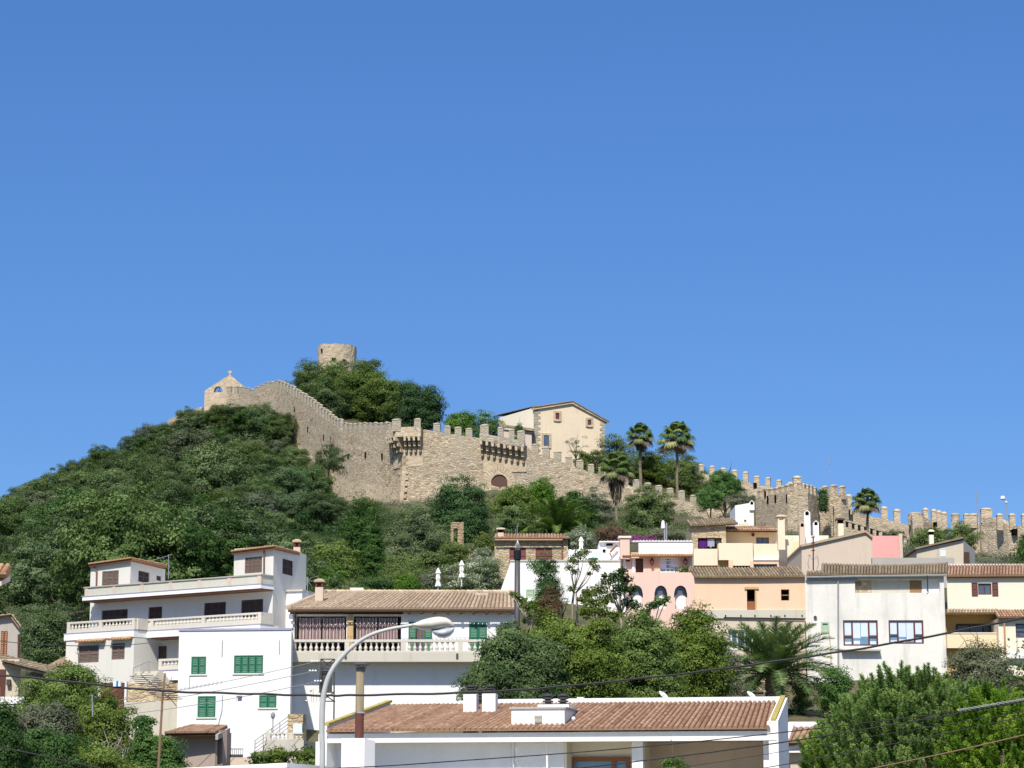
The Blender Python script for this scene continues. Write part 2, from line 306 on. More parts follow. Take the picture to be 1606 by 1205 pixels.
# ------------------------------------------------------------------ mesh helpers
ORG = {}
class MB:
    def __init__(s): s.v = []; s.f = []; s.lv = []; s.sm = []
    def add(s, verts, faces, lv=0.5):
        b = len(s.v); s.v += [tuple(x) for x in verts]
        s.f += [tuple(i + b for i in f) for f in faces]; s.lv += [lv] * len(faces)
        return s
    def quad(s, a, b, c, d, lv=0.5): return s.add([a, b, c, d], [(0, 1, 2, 3)], lv)
    def box8(s, p, lv=0.5):  # p: 4 lower then 4 upper, same winding
        return s.add(p, [(3, 2, 1, 0), (4, 5, 6, 7), (0, 1, 5, 4), (1, 2, 6, 5), (2, 3, 7, 6), (3, 0, 4, 7)], lv)
    def fbox(s, fr, s0, s1, z0, z1, d0, d1, lv=0.5):
        w = fr.w
        return s.box8([w(s0, z0, d1), w(s1, z0, d1), w(s1, z0, d0), w(s0, z0, d0),
                       w(s0, z1, d1), w(s1, z1, d1), w(s1, z1, d0), w(s0, z1, d0)], lv)
    def aabb(s, x0, x1, y0, y1, z0, z1, lv=0.5):
        return s.box8([(x0, y0, z0), (x1, y0, z0), (x1, y1, z0), (x0, y1, z0), (x0, y0, z1), (x1, y0, z1), (x1, y1, z1), (x0, y1, z1)], lv)
    def prism(s, pts, vec, lv=0.5):
        n = len(pts); vec = Vector(vec); a = [Vector(p) for p in pts]; b = [p + vec for p in a]
        return s.add(a + b, [tuple(range(n - 1, -1, -1)), tuple(range(n, 2 * n))] + [(i, (i + 1) % n, n + (i + 1) % n, n + i) for i in range(n)], lv)
    def tube(s, path, rad, seg=8, lv=0.5, caps=True):
        path = [Vector(p) for p in path]; n = len(path)
        if not hasattr(rad, '__len__'): rad = [rad] * n
        vs = []; up = Vector((0.13, 0.31, 0.94))
        for i, p in enumerate(path):
            t = (path[min(i + 1, n - 1)] - path[max(i - 1, 0)])
            t = t.normalized() if t.length > 1e-9 else Vector((0, 0, 1))
            a = t.cross(up)
            if a.length < 0.05: a = t.cross(Vector((1, 0, 0)))
            a.normalize(); b = t.cross(a)
            for k in range(seg):
                q = 2 * math.pi * k / seg
                vs.append(p + (a * math.cos(q) + b * math.sin(q)) * rad[i])
        fs = [(i * seg + k, i * seg + (k + 1) % seg, (i + 1) * seg + (k + 1) % seg, (i + 1) * seg + k) for i in range(n - 1) for k in range(seg)]
        if caps: fs += [tuple(range(seg - 1, -1, -1)), tuple((n - 1) * seg + k for k in range(seg))]
        return s.add(vs, fs, lv)
    def lathe(s, c, prof, seg=16, lv=0.5):
        c = Vector(c); n = len(prof); vs = []
        for r, z in prof:
            for k in range(seg):
                q = 2 * math.pi * k / seg; vs.append(c + Vector((r * math.cos(q), r * math.sin(q), z)))
        fs = [(i * seg + k, i * seg + (k + 1) % seg, (i + 1) * seg + (k + 1) % seg, (i + 1) * seg + k) for i in range(n - 1) for k in range(seg)]
        fs += [tuple(range(seg - 1, -1, -1)), tuple((n - 1) * seg + k for k in range(seg))]
        return s.add(vs, fs, lv)
    def build(s, name, mat, parent=None, origin=None, smooth=False):
        V = np.array(s.v, dtype=float).reshape(-1, 3)
        if parent is not None: o = ORG[parent.name]
        elif origin is not None: o = Vector(origin)
        else:
            lo, hi = V.min(0), V.max(0); o = Vector(((lo[0] + hi[0]) / 2, (lo[1] + hi[1]) / 2, lo[2]))
        V = V - np.array(o)
        me = bpy.data.meshes.new(name); me.from_pydata(V.tolist(), [], s.f)
        at = me.attributes.new('lv', 'FLOAT', 'FACE'); at.data.foreach_set('value', np.array(s.lv, dtype=np.float32))
        if smooth: me.polygons.foreach_set('use_smooth', [True] * len(me.polygons))
        me.materials.append(mat)
        ob = bpy.data.objects.new(name, me); COL.objects.link(ob); ORG[ob.name] = o
        if parent is not None: ob.parent = parent
        else: ob.location = o
        return ob

def tag(o, label=None, cat=None, group=None, kind=None):
    if label: o['label'] = label
    if cat: o['category'] = cat
    if group: o['group'] = group
    if kind: o['kind'] = kind
    return o
def thing(name, loc, label, cat, group=None):
    e = bpy.data.objects.new(name, None); COL.objects.link(e); e.location = loc
    e.empty_display_size = 0.5; ORG[e.name] = Vector(loc)
    return tag(e, label, cat, group)
def inst(name, mesh, parent, wloc, rotz=0.0, scale=None):
    """a child that shares a mesh whose own origin is its base"""
    ob = bpy.data.objects.new(name, mesh); COL.objects.link(ob)
    ob.parent = parent; ob.location = Vector(wloc) - ORG[parent.name]; ob.rotation_euler = (0, 0, rotz)
    if scale: ob.scale = scale
    ORG[ob.name] = Vector(wloc)
    return ob
def protomesh(mb, name, mat, smooth=False):
    me = bpy.data.meshes.new(name); me.from_pydata([tuple(v) for v in mb.v], [], mb.f)
    at = me.attributes.new('lv', 'FLOAT', 'FACE'); at.data.foreach_set('value', np.array(mb.lv, dtype=np.float32))
    if smooth: me.polygons.foreach_set('use_smooth', [True] * len(me.polygons))
    me.materials.append(mat); return me

class Fr:
    """a vertical facade plane: origin under a photo point at depth Y; yaw > 0 means its right end is farther"""
    def __init__(s, px, py, Y, yaw):
        o = P(px, py, Y); s.O = Vector((o.x, o.y, 0)); s.yaw = R(yaw)
        s.u = Vector((math.cos(s.yaw), math.sin(s.yaw), 0)); s.n = Vector((math.sin(s.yaw), -math.cos(s.yaw), 0))
    def sz(s, px, py, off=0.0):
        d = ray(px, py); q = s.O + s.n * off - CAM; t = q.dot(s.n) / d.dot(s.n)
        p = CAM + d * t; return (p - s.O).dot(s.u), p.z
    def w(s, a, z, d=0.0):
        p = s.O + s.u * a + s.n * d; return Vector((p.x, p.y, z))
    def pt(s, px, py, off=0.0):
        a, z = s.sz(px, py, off); return s.w(a, z, off)
    def rect(s, x0, y0, x1, y1, off=0.0):
        ym, xm = (y0 + y1) / 2, (x0 + x1) / 2
        return (s.sz(x0, ym, off)[0], s.sz(x1, ym, off)[0], s.sz(xm, y1, off)[1], s.sz(xm, y0, off)[1])
    def right(s, a, yaw):   # a new plane from the point s=a of this one
        g = Fr.__new__(Fr); g.O = s.O + s.u * a; g.yaw = R(yaw)
        g.u = Vector((math.cos(g.yaw), math.sin(g.yaw), 0)); g.n = Vector((math.sin(g.yaw), -math.cos(g.yaw), 0)); return g

def wall_holes(mb, fr, s0, s1, z0, z1, d, holes, reveal=0.22):
    xs = sorted({s0, s1} | {min(max(h[0], s0), s1) for h in holes} | {min(max(h[1], s0), s1) for h in holes})
    zs = sorted({z0, z1} | {min(max(h[2], z0), z1) for h in holes} | {min(max(h[3], z0), z1) for h in holes})
    for i in range(len(xs) - 1):
        for j in range(len(zs) - 1):
            cx, cz = (xs[i] + xs[i + 1]) / 2, (zs[j] + zs[j + 1]) / 2
            if any(h[0] < cx < h[1] and h[2] < cz < h[3] for h in holes): continue
            mb.quad(fr.w(xs[i], zs[j], d), fr.w(xs[i + 1], zs[j], d), fr.w(xs[i + 1], zs[j + 1], d), fr.w(xs[i], zs[j + 1], d))
    for h in holes:
        a, b, c, e = h[:4]; r = h[4] if len(h) > 4 else reveal
        w = fr.w; q = d - r
        mb.quad(w(a, c, d), w(a, c, q), w(a, e, q), w(a, e, d)); mb.quad(w(b, c, q), w(b, c, d), w(b, e, d), w(b, e, q))
        mb.quad(w(a, e, q), w(b, e, q), w(b, e, d), w(a, e, d)); mb.quad(w(a, c, d), w(b, c, d), w(b, c, q), w(a, c, q))

def shell(mb, fr, s0, s1, z0, z1, depth, holes=(), d=0.0, skew=0.0, reveal=0.22, roof=True):
    """front wall with real openings, closed at the sides, back and top"""
    wall_holes(mb, fr, s0, s1, z0, z1, d, list(holes), reveal)
    w = fr.w; b = d - depth; k = skew * depth
    mb.quad(w(s1, z0, d), w(s1 + k, z0, b), w(s1 + k, z1, b), w(s1, z1, d))
    mb.quad(w(s0 + k, z0, b), w(s0, z0, d), w(s0, z1, d), w(s0 + k, z1, b))
    mb.quad(w(s1 + k, z0, b), w(s0 + k, z0, b), w(s0 + k, z1, b), w(s1 + k, z1, b))
    if roof: mb.quad(w(s0, z1, d), w(s1, z1, d), w(s1 + k, z1, b), w(s0 + k, z1, b))

def shutters(parent, fr, rc, mat, d=0.02, leaves=2, name='shutter', th=0.05, slats=True):
    a, b, z0, z1 = rc; wd = (b - a) / leaves
    for i in range(leaves):
        mb = MB(); l, r = a + i * wd + 0.012, a + (i + 1) * wd - 0.012; st = min(0.07, wd * 0.16)
        mb.fbox(fr, l, l + st, z0, z1, d, d + th); mb.fbox(fr, r - st, r, z0, z1, d, d + th)
        zm = z0 + (z1 - z0) * 0.5
        for zz in (z0, zm - st / 2, z1 - st): mb.fbox(fr, l + st, r - st, zz, zz + st, d, d + th - 0.004)
        w = fr.w
        if slats:
            for lo, hi in ((z0 + st, zm - st / 2), (zm + st / 2, z1 - st)):
                n = max(3, int((hi - lo) / 0.07)); h = (hi - lo) / n
                for k in range(n):
                    y = lo + k * h
                    mb.quad(w(l + st, y, d + th * .75), w(r - st, y, d + th * .75), w(r - st, y + h * 1.15, d + 0.004), w(l + st, y + h * 1.15, d + 0.004))
        mb.fbox(fr, l + st, r - st, z0 + st, z1 - st, d - 0.01, d + 0.003)
        mb.build(name, mat, parent)

def window(parent, fr, rc, frame, pane, d=-0.14, cols=(0.5,), rows=(), fw=0.06, blind=None, sill=None, name='window', grille=0):
    a, b, z0, z1 = rc; mb = MB()
    W = fr.w
    mb.fbox(fr, a, a + fw, z0, z1, d, d + fw); mb.fbox(fr, b - fw, b, z0, z1, d, d + fw)
    mb.fbox(fr, a + fw, b - fw, z0, z0 + fw, d, d + fw); mb.fbox(fr, a + fw, b - fw, z1 - fw, z1, d, d + fw)
    for c in cols:
        x = a + (b - a) * c; mb.fbox(fr, x - fw / 2, x + fw / 2, z0 + fw, z1 - fw, d, d + fw - 0.003)
    for c in rows:
        z = z0 + (z1 - z0) * c; mb.fbox(fr, a + fw, b - fw, z - fw / 2, z + fw / 2, d, d + fw - 0.006)
    for i in range(grille):
        x = a + (b - a) * (i + 0.5) / grille; mb.fbox(fr, x - 0.012, x + 0.012, z0, z1, d + fw + 0.02, d + fw + 0.045)
    o = mb.build(name, frame, parent)
    MB().fbox(fr, a + 0.01, b - 0.01, z0 + 0.01, z1 - 0.01, d + 0.008, d + 0.022).build('pane', pane, o)
    if blind:
        m2 = MB()
        for (f0, f1, g0, g1) in blind:
            m2.fbox(fr, a + (b - a) * f0, a + (b - a) * f1, z0 + (z1 - z0) * g0, z0 + (z1 - z0) * g1, d + 0.024, d + 0.03)
        m2.build('blind', M['blind'], o)
    if sill:
        MB().fbox(fr, a - 0.08, b + 0.08, z0 - 0.09, z0 - 0.003, d, sill).build('sill', M['concrete'], parent)
    return o

def hole(fr, rc, reveal=0.22): return (rc[0], rc[1], rc[2], rc[3], reveal)

def tile_roof(parent, EL, ER, RR, RL, ncol, ncourse, mat, amp=0.055, name='roof', th=0.09, under=None, seed=0, sag=0.0):
    EL, ER, RR, RL = map(Vector, (EL, ER, RR, RL))
    rg = random.Random(seed + int(abs(EL.x * 13 + EL.z * 7)))
    seg = 6; nx = ncol * seg + 1
    nrm = (ER - EL).cross(RL - EL).normalized()
    if nrm.z < 0: nrm = -nrm
    mb = MB(); V = []; idx = {}
    colj = [rg.uniform(-0.25, 0.25) for _ in range(ncol)]
    prof = []
    for i in range(nx):
        t = (i % seg) / seg
        prof.append(max(0.0, math.sin(math.pi * t)) ** 0.75 if i < nx - 1 else 0)
    rowsv = []
    for j in range(ncourse):
        for e in (0, 1):
            v = (j + e) / ncourse
            lift = 0.014 * (1 - e)
            row = []
            for i in range(nx):
                u = i / (nx - 1)
                c = min(i // seg, ncol - 1)
                a = EL.lerp(ER, u); b = RL.lerp(RR, u); p = a.lerp(b, v)
                jit = 0.012 * noise.noise(Vector((c * 1.7, j * 0.9, seed)))
                p = p + nrm * (amp * prof[i] * (1.0 if prof[i] else 1) + lift * (1 if prof[i] > 0.02 else 0.3) + jit)
                p.z -= sag * math.sin(math.pi * u) * (0.4 + 0.6 * v)
                row.append(p)
            rowsv.append(row)
    nv = 0
    for j in range(ncourse):
        r0, r1 = rowsv[2 * j], rowsv[2 * j + 1]
        vs = r0 + r1; base = len(mb.v); mb.v += [tuple(x) for x in vs]
        lvc = {}
        for i in range(nx - 1):
            c = i // seg
            if c not in lvc: lvc[c] = min(1, max(0, 0.5 + colj[c] + rg.gauss(0, 0.13)))
            t = (i % seg + .5) / seg; k = lvc[c] - (0.6 if (t < 0.14 or t > 0.86) else 0)
            mb.f.append((base + i, base + i + 1, base + nx + i + 1, base + nx + i)); mb.lv.append(max(0, k))
        if j > 0:   # riser between courses
            pr = rowsv[2 * j - 1]; base2 = len(mb.v); mb.v += [tuple(x) for x in pr] + [tuple(x) for x in r0]
            for i in range(nx - 1): mb.f.append((base2 + i, base2 + i + 1, base2 + nx + i + 1, base2 + nx + i)); mb.lv.append(0.4)
    # eave mouths and body slab
    r0 = rowsv[0]
    base2 = len(mb.v); low = [EL.lerp(ER, i / (nx - 1)) - nrm * 0.012 for i in range(nx)]
    for i, p in enumerate(low): p.z -= sag * math.sin(math.pi * i / (nx - 1)) * 0.4
    mb.v += [tuple(x) for x in low] + [tuple(x) for x in r0]
    for i in range(nx - 1): mb.f.append((base2 + i, base2 + i + 1, base2 + nx + i + 1, base2 + nx + i)); mb.lv.append(0.35)
    dn = -nrm * th
    if sag == 0:
        e = nrm * -0.013; k_ = min(0.5, 0.13 / max(.2, (RL - EL).length)); EL2, ER2 = EL.lerp(RL, k_), ER.lerp(RR, k_)
        mb.box8([EL2 + dn, ER2 + dn, RR + dn, RL + dn, EL2 + e, ER2 + e, RR + e, RL + e], 0.12)
    ob = mb.build(name, mat, parent)
    if under is not None:
        d0, d1 = -nrm * (th + 0.004), -nrm * (th + 0.05)
        EL, ER = EL.lerp(RL, .02), ER.lerp(RR, .02); MB().box8([EL + d1, ER + d1, RR + d1, RL + d1, EL + d0, ER + d0, RR + d0, RL + d0]).build('soffit', under, parent)
    return ob

_bal = {}
def baluster_mesh(h, mat, r=0.07):
    k = (round(h, 2), mat.name, r)
    if k not in _bal:
        pr = [(0.9, 0), (0.9, .06), (0.55, .1), (0.8, .18), (1.0, .30), (0.85, .42), (0.42, .60), (0.38, .72), (0.62, .80), (0.45, .84), (0.85, .9), (0.85, 1)]
        mb = MB(); mb.lathe((0, 0, 0), [(a * r, b * h) for a, b in pr], 8); _bal[k] = protomesh(mb, 'baluster', mat, True)
    return _bal[k]

def balustrade(parent, fr, a, b, z0, z1, d, mat, spacing=0.2, posts=(), w=0.16, r=0.07, rail=0.12, foot=0.10, name='balustrade'):
    mb = MB(); mb.fbox(fr, a, b, z1 - rail, z1, d - w, d); mb.fbox(fr, a, b, z0, z0 + foot, d - w, d)
    for p in posts: mb.fbox(fr, p - 0.11, p + 0.11, z0 + foot, z1 - rail, d - w + 0.004, d - 0.004)
    o = mb.build(name, mat, parent); ORG[o.name] = ORG[parent.name]
    h = z1 - rail - z0 - foot; me = baluster_mesh(h, mat, r); n = int((b - a) / spacing)
    for i in range(n):
        x = a + (b - a) * (i + 0.5) / n
        if any(abs(x - p) < 0.2 for p in posts): continue
        q = bpy.data.objects.new('baluster', me); COL.objects.link(q); q.parent = o
        q.location = fr.w(x, z0 + foot, d - w / 2) - ORG[parent.name]
    return o
# ------------------------------------------------------------------ terrain
CTRL = [  # photo column, photo row, depth of points where the ground stands
 (100,1215,88),(280,1215,92),(20,1215,85),(-120,1215,90),(120,1112,112),(60,1104,112),(235,1168,111),(235,1180,104),(380,1222,106),(320,1215,106),(200,1160,112),(275,1162,111),(250,1092,124),(350,1060,132),(-80,1080,115),
 (360,1215,98),(560,1215,104),(700,1215,100),(850,1215,84),(1000,1215,84),(1120,1200,84),(460,1000,128),(620,960,140),(760,950,146),
 (690,950,166),(620,952,165),(560,955,165),(850,1060,140),(950,1040,145),(1060,1080,138),(1180,1094,135),(1300,1116,124),(1240,1118,120),
 (1400,1120,128),(1500,1110,128),(1600,1100,128),(1700,1100,128),(1300,1160,100),(1450,1215,84),(1600,1215,84),
 (1030,985,164),(1150,935,178),(1250,925,176),(1350,915,170),(1450,910,180),(1560,905,178),(1680,905,178),(900,930,168),(830,930,168),
 (700,905,195),(687,925,180),(724,918,188),(830,905,190),(730,880,206),(655,930,212),(560,935,203),(500,930,195),(735,848,265),(783,768,317),
 (632,806,327),(860,790,300),(1000,800,270),(1150,838,318),(962,835,230),(1012,842,225),(930,855,200),(872,842,212),(1090,850,230),(1130,845,215),
 (700,690,350),(620,680,362),(870,722,345),(1000,742,330),(1100,776,336),(1180,790,330),(530,640,408),(530,606,430),(460,645,402),(390,650,402),(350,640,402),
 (600,816,331),(540,800,337),(490,745,350),(440,700,372),(390,662,392),(340,655,402),(1250,846,287),(1450,886,284),(1580,892,270),(1680,895,270),(1400,850,310),
 (300,676,398),(200,730,388),(100,770,376),(0,800,366),(-100,840,352),(-220,890,340),
 (250,905,190),(100,925,190),(450,905,190),(350,815,270),(640,880,245),(560,885,245),(100,855,262),(500,845,262),(300,755,335),(150,805,312),(0,870,260),(-120,900,260),(-120,960,200),
 (420,790,300),(560,830,290),(250,930,155),(450,960,142),(50,1050,130),(0,1010,140),(80,975,160),(-120,1040,150)]
CTRL += [(668,804,327),(700,798,326.5),(745,790,326),(842,788,325),(915,800,324),(960,808,323.5),(1045,822,322.5),(1100,832,322),
 (545,805,340),(510,792,348),(484,750,356),(456,722,367),(434,695,375),
 (570,672,368),(612,674,360),(680,688,352),(760,700,349),(900,752,337),(950,766,336),(1050,795,336),(1150,824,334)]
CTRL = [c for c in CTRL if c not in ((1000,742,330),(1100,776,336),(870,722,345))] + [(870,728,350),(1000,745,345),(1100,790,342)]
pts = []
for a, b, c in CTRL:
    p = P(a, b, c); pts.append((p.x, p.y, p.z))
for x in range(-160, 161, 20):
    for y in (5, 35, 62): pts.append((x, y, 0.0 if y < 50 else 0.1))
for x, y, z in ((-110,500,30),(-60,500,38),(0,480,42),(60,470,36),(120,420,26),(170,330,16),(200,240,8),(-170,300,14),(-200,200,6),(-230,420,8),
                (-160,560,10),(0,620,8),(140,560,8),(220,430,6),(-90,450,52),(-50,460,62),(0,430,50),(50,400,44),(90,360,36),(120,280,24),(120,180,12),(-120,110,4),(120,110,4),(-300,100,0),(300,100,0),(300,600,0),(-300,600,0),(0,750,0)):
    pts.append((x, y, z))
A = np.array(pts); XY = A[:, :2]; n_ = len(A)
D_ = np.sqrt(((XY[:, None] - XY[None]) ** 2).sum(-1))
K_ = np.zeros((n_ + 1, n_ + 1)); K_[:n_, :n_] = D_ - np.eye(n_) * -1.2; K_[:n_, n_] = 1; K_[n_, :n_] = 1
W_ = np.linalg.solve(K_, np.append(A[:, 2], 0))
def terr(x, y):
    x = np.atleast_1d(np.asarray(x, float)); y = np.atleast_1d(np.asarray(y, float))
    d = np.sqrt((x[:, None] - XY[None, :, 0]) ** 2 + (y[:, None] - XY[None, :, 1]) ** 2)
    z = d @ W_[:n_] + W_[n_]
    r = np.maximum(np.abs(x) - 240, np.maximum(y - 640, -y + 5)); k = np.clip(1 - r / 120, 0, 1)
    return np.maximum(z * k * k * (3 - 2 * k), -0.3)
def tz(x, y): return float(terr(x, y)[0])

def axis(lo, hi, step, far):
    a = list(np.arange(lo, hi + .01, step)); s = step; x = hi
    while x < far: s *= 1.35; x += s; a.append(x)
    s = step; x = lo
    while x > -far: s *= 1.35; x -= s; a.insert(0, x)
    return np.array(a)
gx = axis(-130, 130, 2.5, 9000); gy = axis(0, 470, 2.5, 9000)
GX, GY = np.meshgrid(gx, gy); GZ = terr(GX.ravel(), GY.ravel())
far = (np.abs(GX.ravel()) > 380) | (GY.ravel() > 800) | (GY.ravel() < -120)
GZ[far] = 0
rough = np.array([0.35 * noise.noise(Vector((x * .21, y * .21, 3))) if not f else 0 for x, y, f in zip(GX.ravel(), GY.ravel(), far)])
GZ = GZ + np.where(GY.ravel() > 80, rough, 0)
nx_, ny_ = len(gx), len(gy)
vv = np.stack([GX.ravel(), GY.ravel(), GZ], 1)
ff = [(j * nx_ + i, j * nx_ + i + 1, (j + 1) * nx_ + i + 1, (j + 1) * nx_ + i) for j in range(ny_ - 1) for i in range(nx_ - 1)]
me = bpy.data.meshes.new('ground'); me.from_pydata(vv.tolist(), [], ff); me.polygons.foreach_set('use_smooth', [True] * len(me.polygons))
m, n, N, L = _mat('dry hillside ground')
tc = N.new('ShaderNodeTexCoord').outputs['Object']
b1 = noi(N, L, tc, 0.09, 5, 0.6); b2 = noi(N, L, tc, 0.8, 5, 0.7); b3 = noi(N, L, tc, 6, 4, 0.7)
c = mix(N, L, mrange(N, L, b1, 0.4, 0.6), (0.05, 0.062, 0.025), (0.13, 0.11, 0.06))
c = mix(N, L, mrange(N, L, b2, 0.45, 0.65, 0, .8), c, (0.035, 0.05, 0.02))
c = mix(N, L, mrange(N, L, b3, 0.5, 0.8, 0, .5), c, (0.20, 0.16, 0.10))
finish(N, L, c, 1.0, b3, 0.6, 0.15)
me.materials.append(m)
go = bpy.data.objects.new('ground', me); COL.objects.link(go); tag(go, 'dry rising hillside ground', None, None, 'structure')
# street
bounce_mb = MB(); bounce_mb.quad((-60, 34.01, 0.12), (60, 34.01, 0.12), (60, 66, 0.12), (-60, 66, 0.12)); o = bounce_mb.build('bounce_ground', M['concrete']); tag(o, 'unseen pale ground added to bounce light onto the low building', None, None, 'structure')  # pale ground out of view, added to bounce light under the eaves
m, n, N, L = _mat('asphalt'); tc = N.new('ShaderNodeTexCoord').outputs['Object']
f = noi(N, L, tc, 12, 4, .7); c = mix(N, L, f, (0.04, 0.04, 0.04), (0.065, 0.063, 0.06)); finish(N, L, c, .9, f, .3, .01); M['asphalt'] = m
rd = MB(); rd.quad((-300, 24, 0.03), (300, 24, 0.03), (300, 31, 0.03), (-300, 31, 0.03)); o = rd.build('road', M['asphalt']); tag(o, 'asphalt street below the houses', None, None, 'structure')
kb = MB(); kb.aabb(-300, 300, 31, 34, -0.1, 0.14); o = kb.build('pavement', M['concrete']); tag(o, 'pavement along the street', None, None, 'structure')

# ------------------------------------------------------------------ foliage
def leafmesh(name, C, Nn, size, mat, lv, aspect=1.0, rg=RNG):
    """C centres (n,3), Nn facing normals (n,3), size (n,) half-size; small bent leaf quads"""
    n = len(C)
    Nn = Nn / np.maximum(np.linalg.norm(Nn, axis=1, keepdims=True), 1e-6)
    r = rg.normal(size=(n, 3)); T = np.cross(Nn, r); T /= np.maximum(np.linalg.norm(T, axis=1, keepdims=True), 1e-6)
    B = np.cross(Nn, T); s = size[:, None]
    V = np.stack([C - T * s, C - B * s * 0.55 * aspect, C + T * s, C + B * s * 0.55 * aspect], 1).reshape(-1, 3)
    me = bpy.data.meshes.new(name)
    me.vertices.add(4 * n); me.vertices.foreach_set('co', V.ravel().astype(np.float32))
    me.loops.add(4 * n); me.loops.foreach_set('vertex_index', np.arange(4 * n, dtype=np.int32))
    me.polygons.add(n); me.polygons.foreach_set('loop_start', np.arange(0, 4 * n, 4, dtype=np.int32))
    me.update(calc_edges=True)
    at = me.attributes.new('lv', 'FLOAT', 'FACE'); at.data.foreach_set('value', np.clip(lv, 0, 1).astype(np.float32))
    me.materials.append(mat)
    return me

def crown(name, mat, rx, ry, rz, nclump=120, per=110, leaf=0.09, cr=0.55, seed=0, base=-0.55, lumps=0.28, fill=0.45, gap=0.0, updir=0.35, aspect=1.0, cone=0.0):
    """leaf clumps spread through an uneven ellipsoid; origin at its centre. base = how far below the centre it reaches"""
    g = np.random.default_rng(seed + 100)
    d = g.normal(size=(nclump * 3, 3)); d /= np.linalg.norm(d, axis=1, keepdims=True)
    d = d[d[:, 2] > base][:nclump]; k = len(d)
    rad = fill + (1 - fill) * g.random(k) ** 0.6
    lump = np.array([noise.noise(Vector(x * 1.7 + seed * 3.1)) for x in d]) * lumps * 2
    rad = rad * (1 + lump)
    c = d * rad[:, None] * np.array([rx, ry, rz])
    if cone: c[:, :2] *= np.clip(1 - cone * (c[:, 2:3] / rz + .9) / 1.9, 0.06, 1)
    crs = cr * g.uniform(0.6, 1.35, k)
    tone = np.clip(0.5 + 0.2 * g.normal(size=k), 0, 1)
    if gap > 0: keep = g.random(k) > gap; c, crs, tone, d = c[keep], crs[keep], tone[keep], d[keep]; k = len(c)
    cnt = per
    q = g.normal(size=(k, cnt, 3)); q /= np.linalg.norm(q, axis=2, keepdims=True)
    q[:, :, 2] = np.where(q[:, :, 2] < -0.5, -q[:, :, 2] * .6, q[:, :, 2])
    rr = (0.35 + 0.65 * g.random((k, cnt, 1)) ** 0.5) * crs[:, None, None]
    pos = c[:, None] + q * rr * np.array([1.15, 1.15, 0.8])
    nn = q * 0.9 + d[:, None] * 0.5 + g.normal(size=q.shape) * 0.45 + np.array([0, -0.1, updir])
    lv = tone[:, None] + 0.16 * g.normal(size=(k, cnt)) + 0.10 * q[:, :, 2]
    sz = leaf * g.uniform(0.6, 1.3, k * cnt)
    return leafmesh(name, pos.reshape(-1, 3), nn.reshape(-1, 3), sz, mat, lv.ravel(), aspect, g)

def trunkmesh(mat, h, r, limbs=5, spread=1.0, seed=0, lean=0.0, top=None):
    g = random.Random(seed); mb = MB(); top = top or h
    k = 6; path = [Vector((lean * h * (i / k) ** 1.4 + g.uniform(-.05, .05) * h * .3, g.uniform(-.04, .04) * h * .3, h * i / k)) for i in range(k + 1)]
    path[0].z = -0.6
    mb.tube(path, [r * (1.25 - 0.75 * i / k) for i in range(k + 1)], 7)
    for j in range(limbs):
        i0 = g.randint(2, k); p0 = path[i0]; a = 2 * math.pi * (j + g.random() * .6) / max(1, limbs); ln = spread * g.uniform(.6, 1.0)
        pp = [p0]
        for q in range(1, 5):
            f = q / 4; pp.append(p0 + Vector((math.cos(a) * ln * f, math.sin(a) * ln * f, (top - h * .6) * f ** .8 * g.uniform(.6, 1) + .1 * ln * f)))
        mb.tube(pp, [r * .5 * (1 - .75 * q / 4) for q in range(5)], 5)
        for s in range(2):
            b0 = pp[g.randint(1, 3)]; a2 = a + g.uniform(-1.2, 1.2); l2 = ln * .5
            mb.tube([b0, b0 + Vector((math.cos(a2) * l2 * .5, math.sin(a2) * l2 * .5, l2 * .4)), b0 + Vector((math.cos(a2) * l2, math.sin(a2) * l2, l2 * .9))], [r * .2, r * .13, r * .05], 4)
    return protomesh(mb, 'trunk', mat, True)

def tree_at(px0, py0, px1, py1, Y, mat, name, label, cat='tree', leaf=0.09, cr=0.6, n=150, per=110, seed=1, bark='bark', base=-0.92,
            depthf=0.9, group=None, gap=0.0, fill=0.45, lumps=0.32, trunk=True, cone=0.0, aspect=1.0, ext=0.28, z_foot=None, limbs=5, tr=None, updir=0.35):
    """a tree whose crown fills the given box of the photo at depth Y, rooted on the ground below it"""
    py1 += ext * (py1 - py0); n = int(n * (1 + ext))
    cx, cy = (px0 + px1) / 2, (py0 + py1) / 2
    c = P(cx, cy, Y); m = Y / F
    rx, rz = (px1 - px0) / 2 * m, (py1 - py0) / 2 * m
    rx = max(0.3, rx - cr * .45); rz = max(0.3, rz - cr * .4)
    g = tz(c.x, c.y) if z_foot is None else z_foot
    g = min(g, c.z - rz * .75)
    t = thing(name, (c.x, c.y, g), label, cat, group)
    if trunk:
        h = max(0.5, c.z - g); me = trunkmesh(M[bark], h, tr or max(.06, min(.28, rx * .07)), limbs, rx * .8, seed, top=h + rz * .6)
        inst('trunk', me, t, (c.x, c.y, g))
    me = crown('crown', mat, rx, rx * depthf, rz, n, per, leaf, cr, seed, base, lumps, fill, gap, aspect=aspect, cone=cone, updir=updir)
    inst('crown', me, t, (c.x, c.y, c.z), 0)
    return t

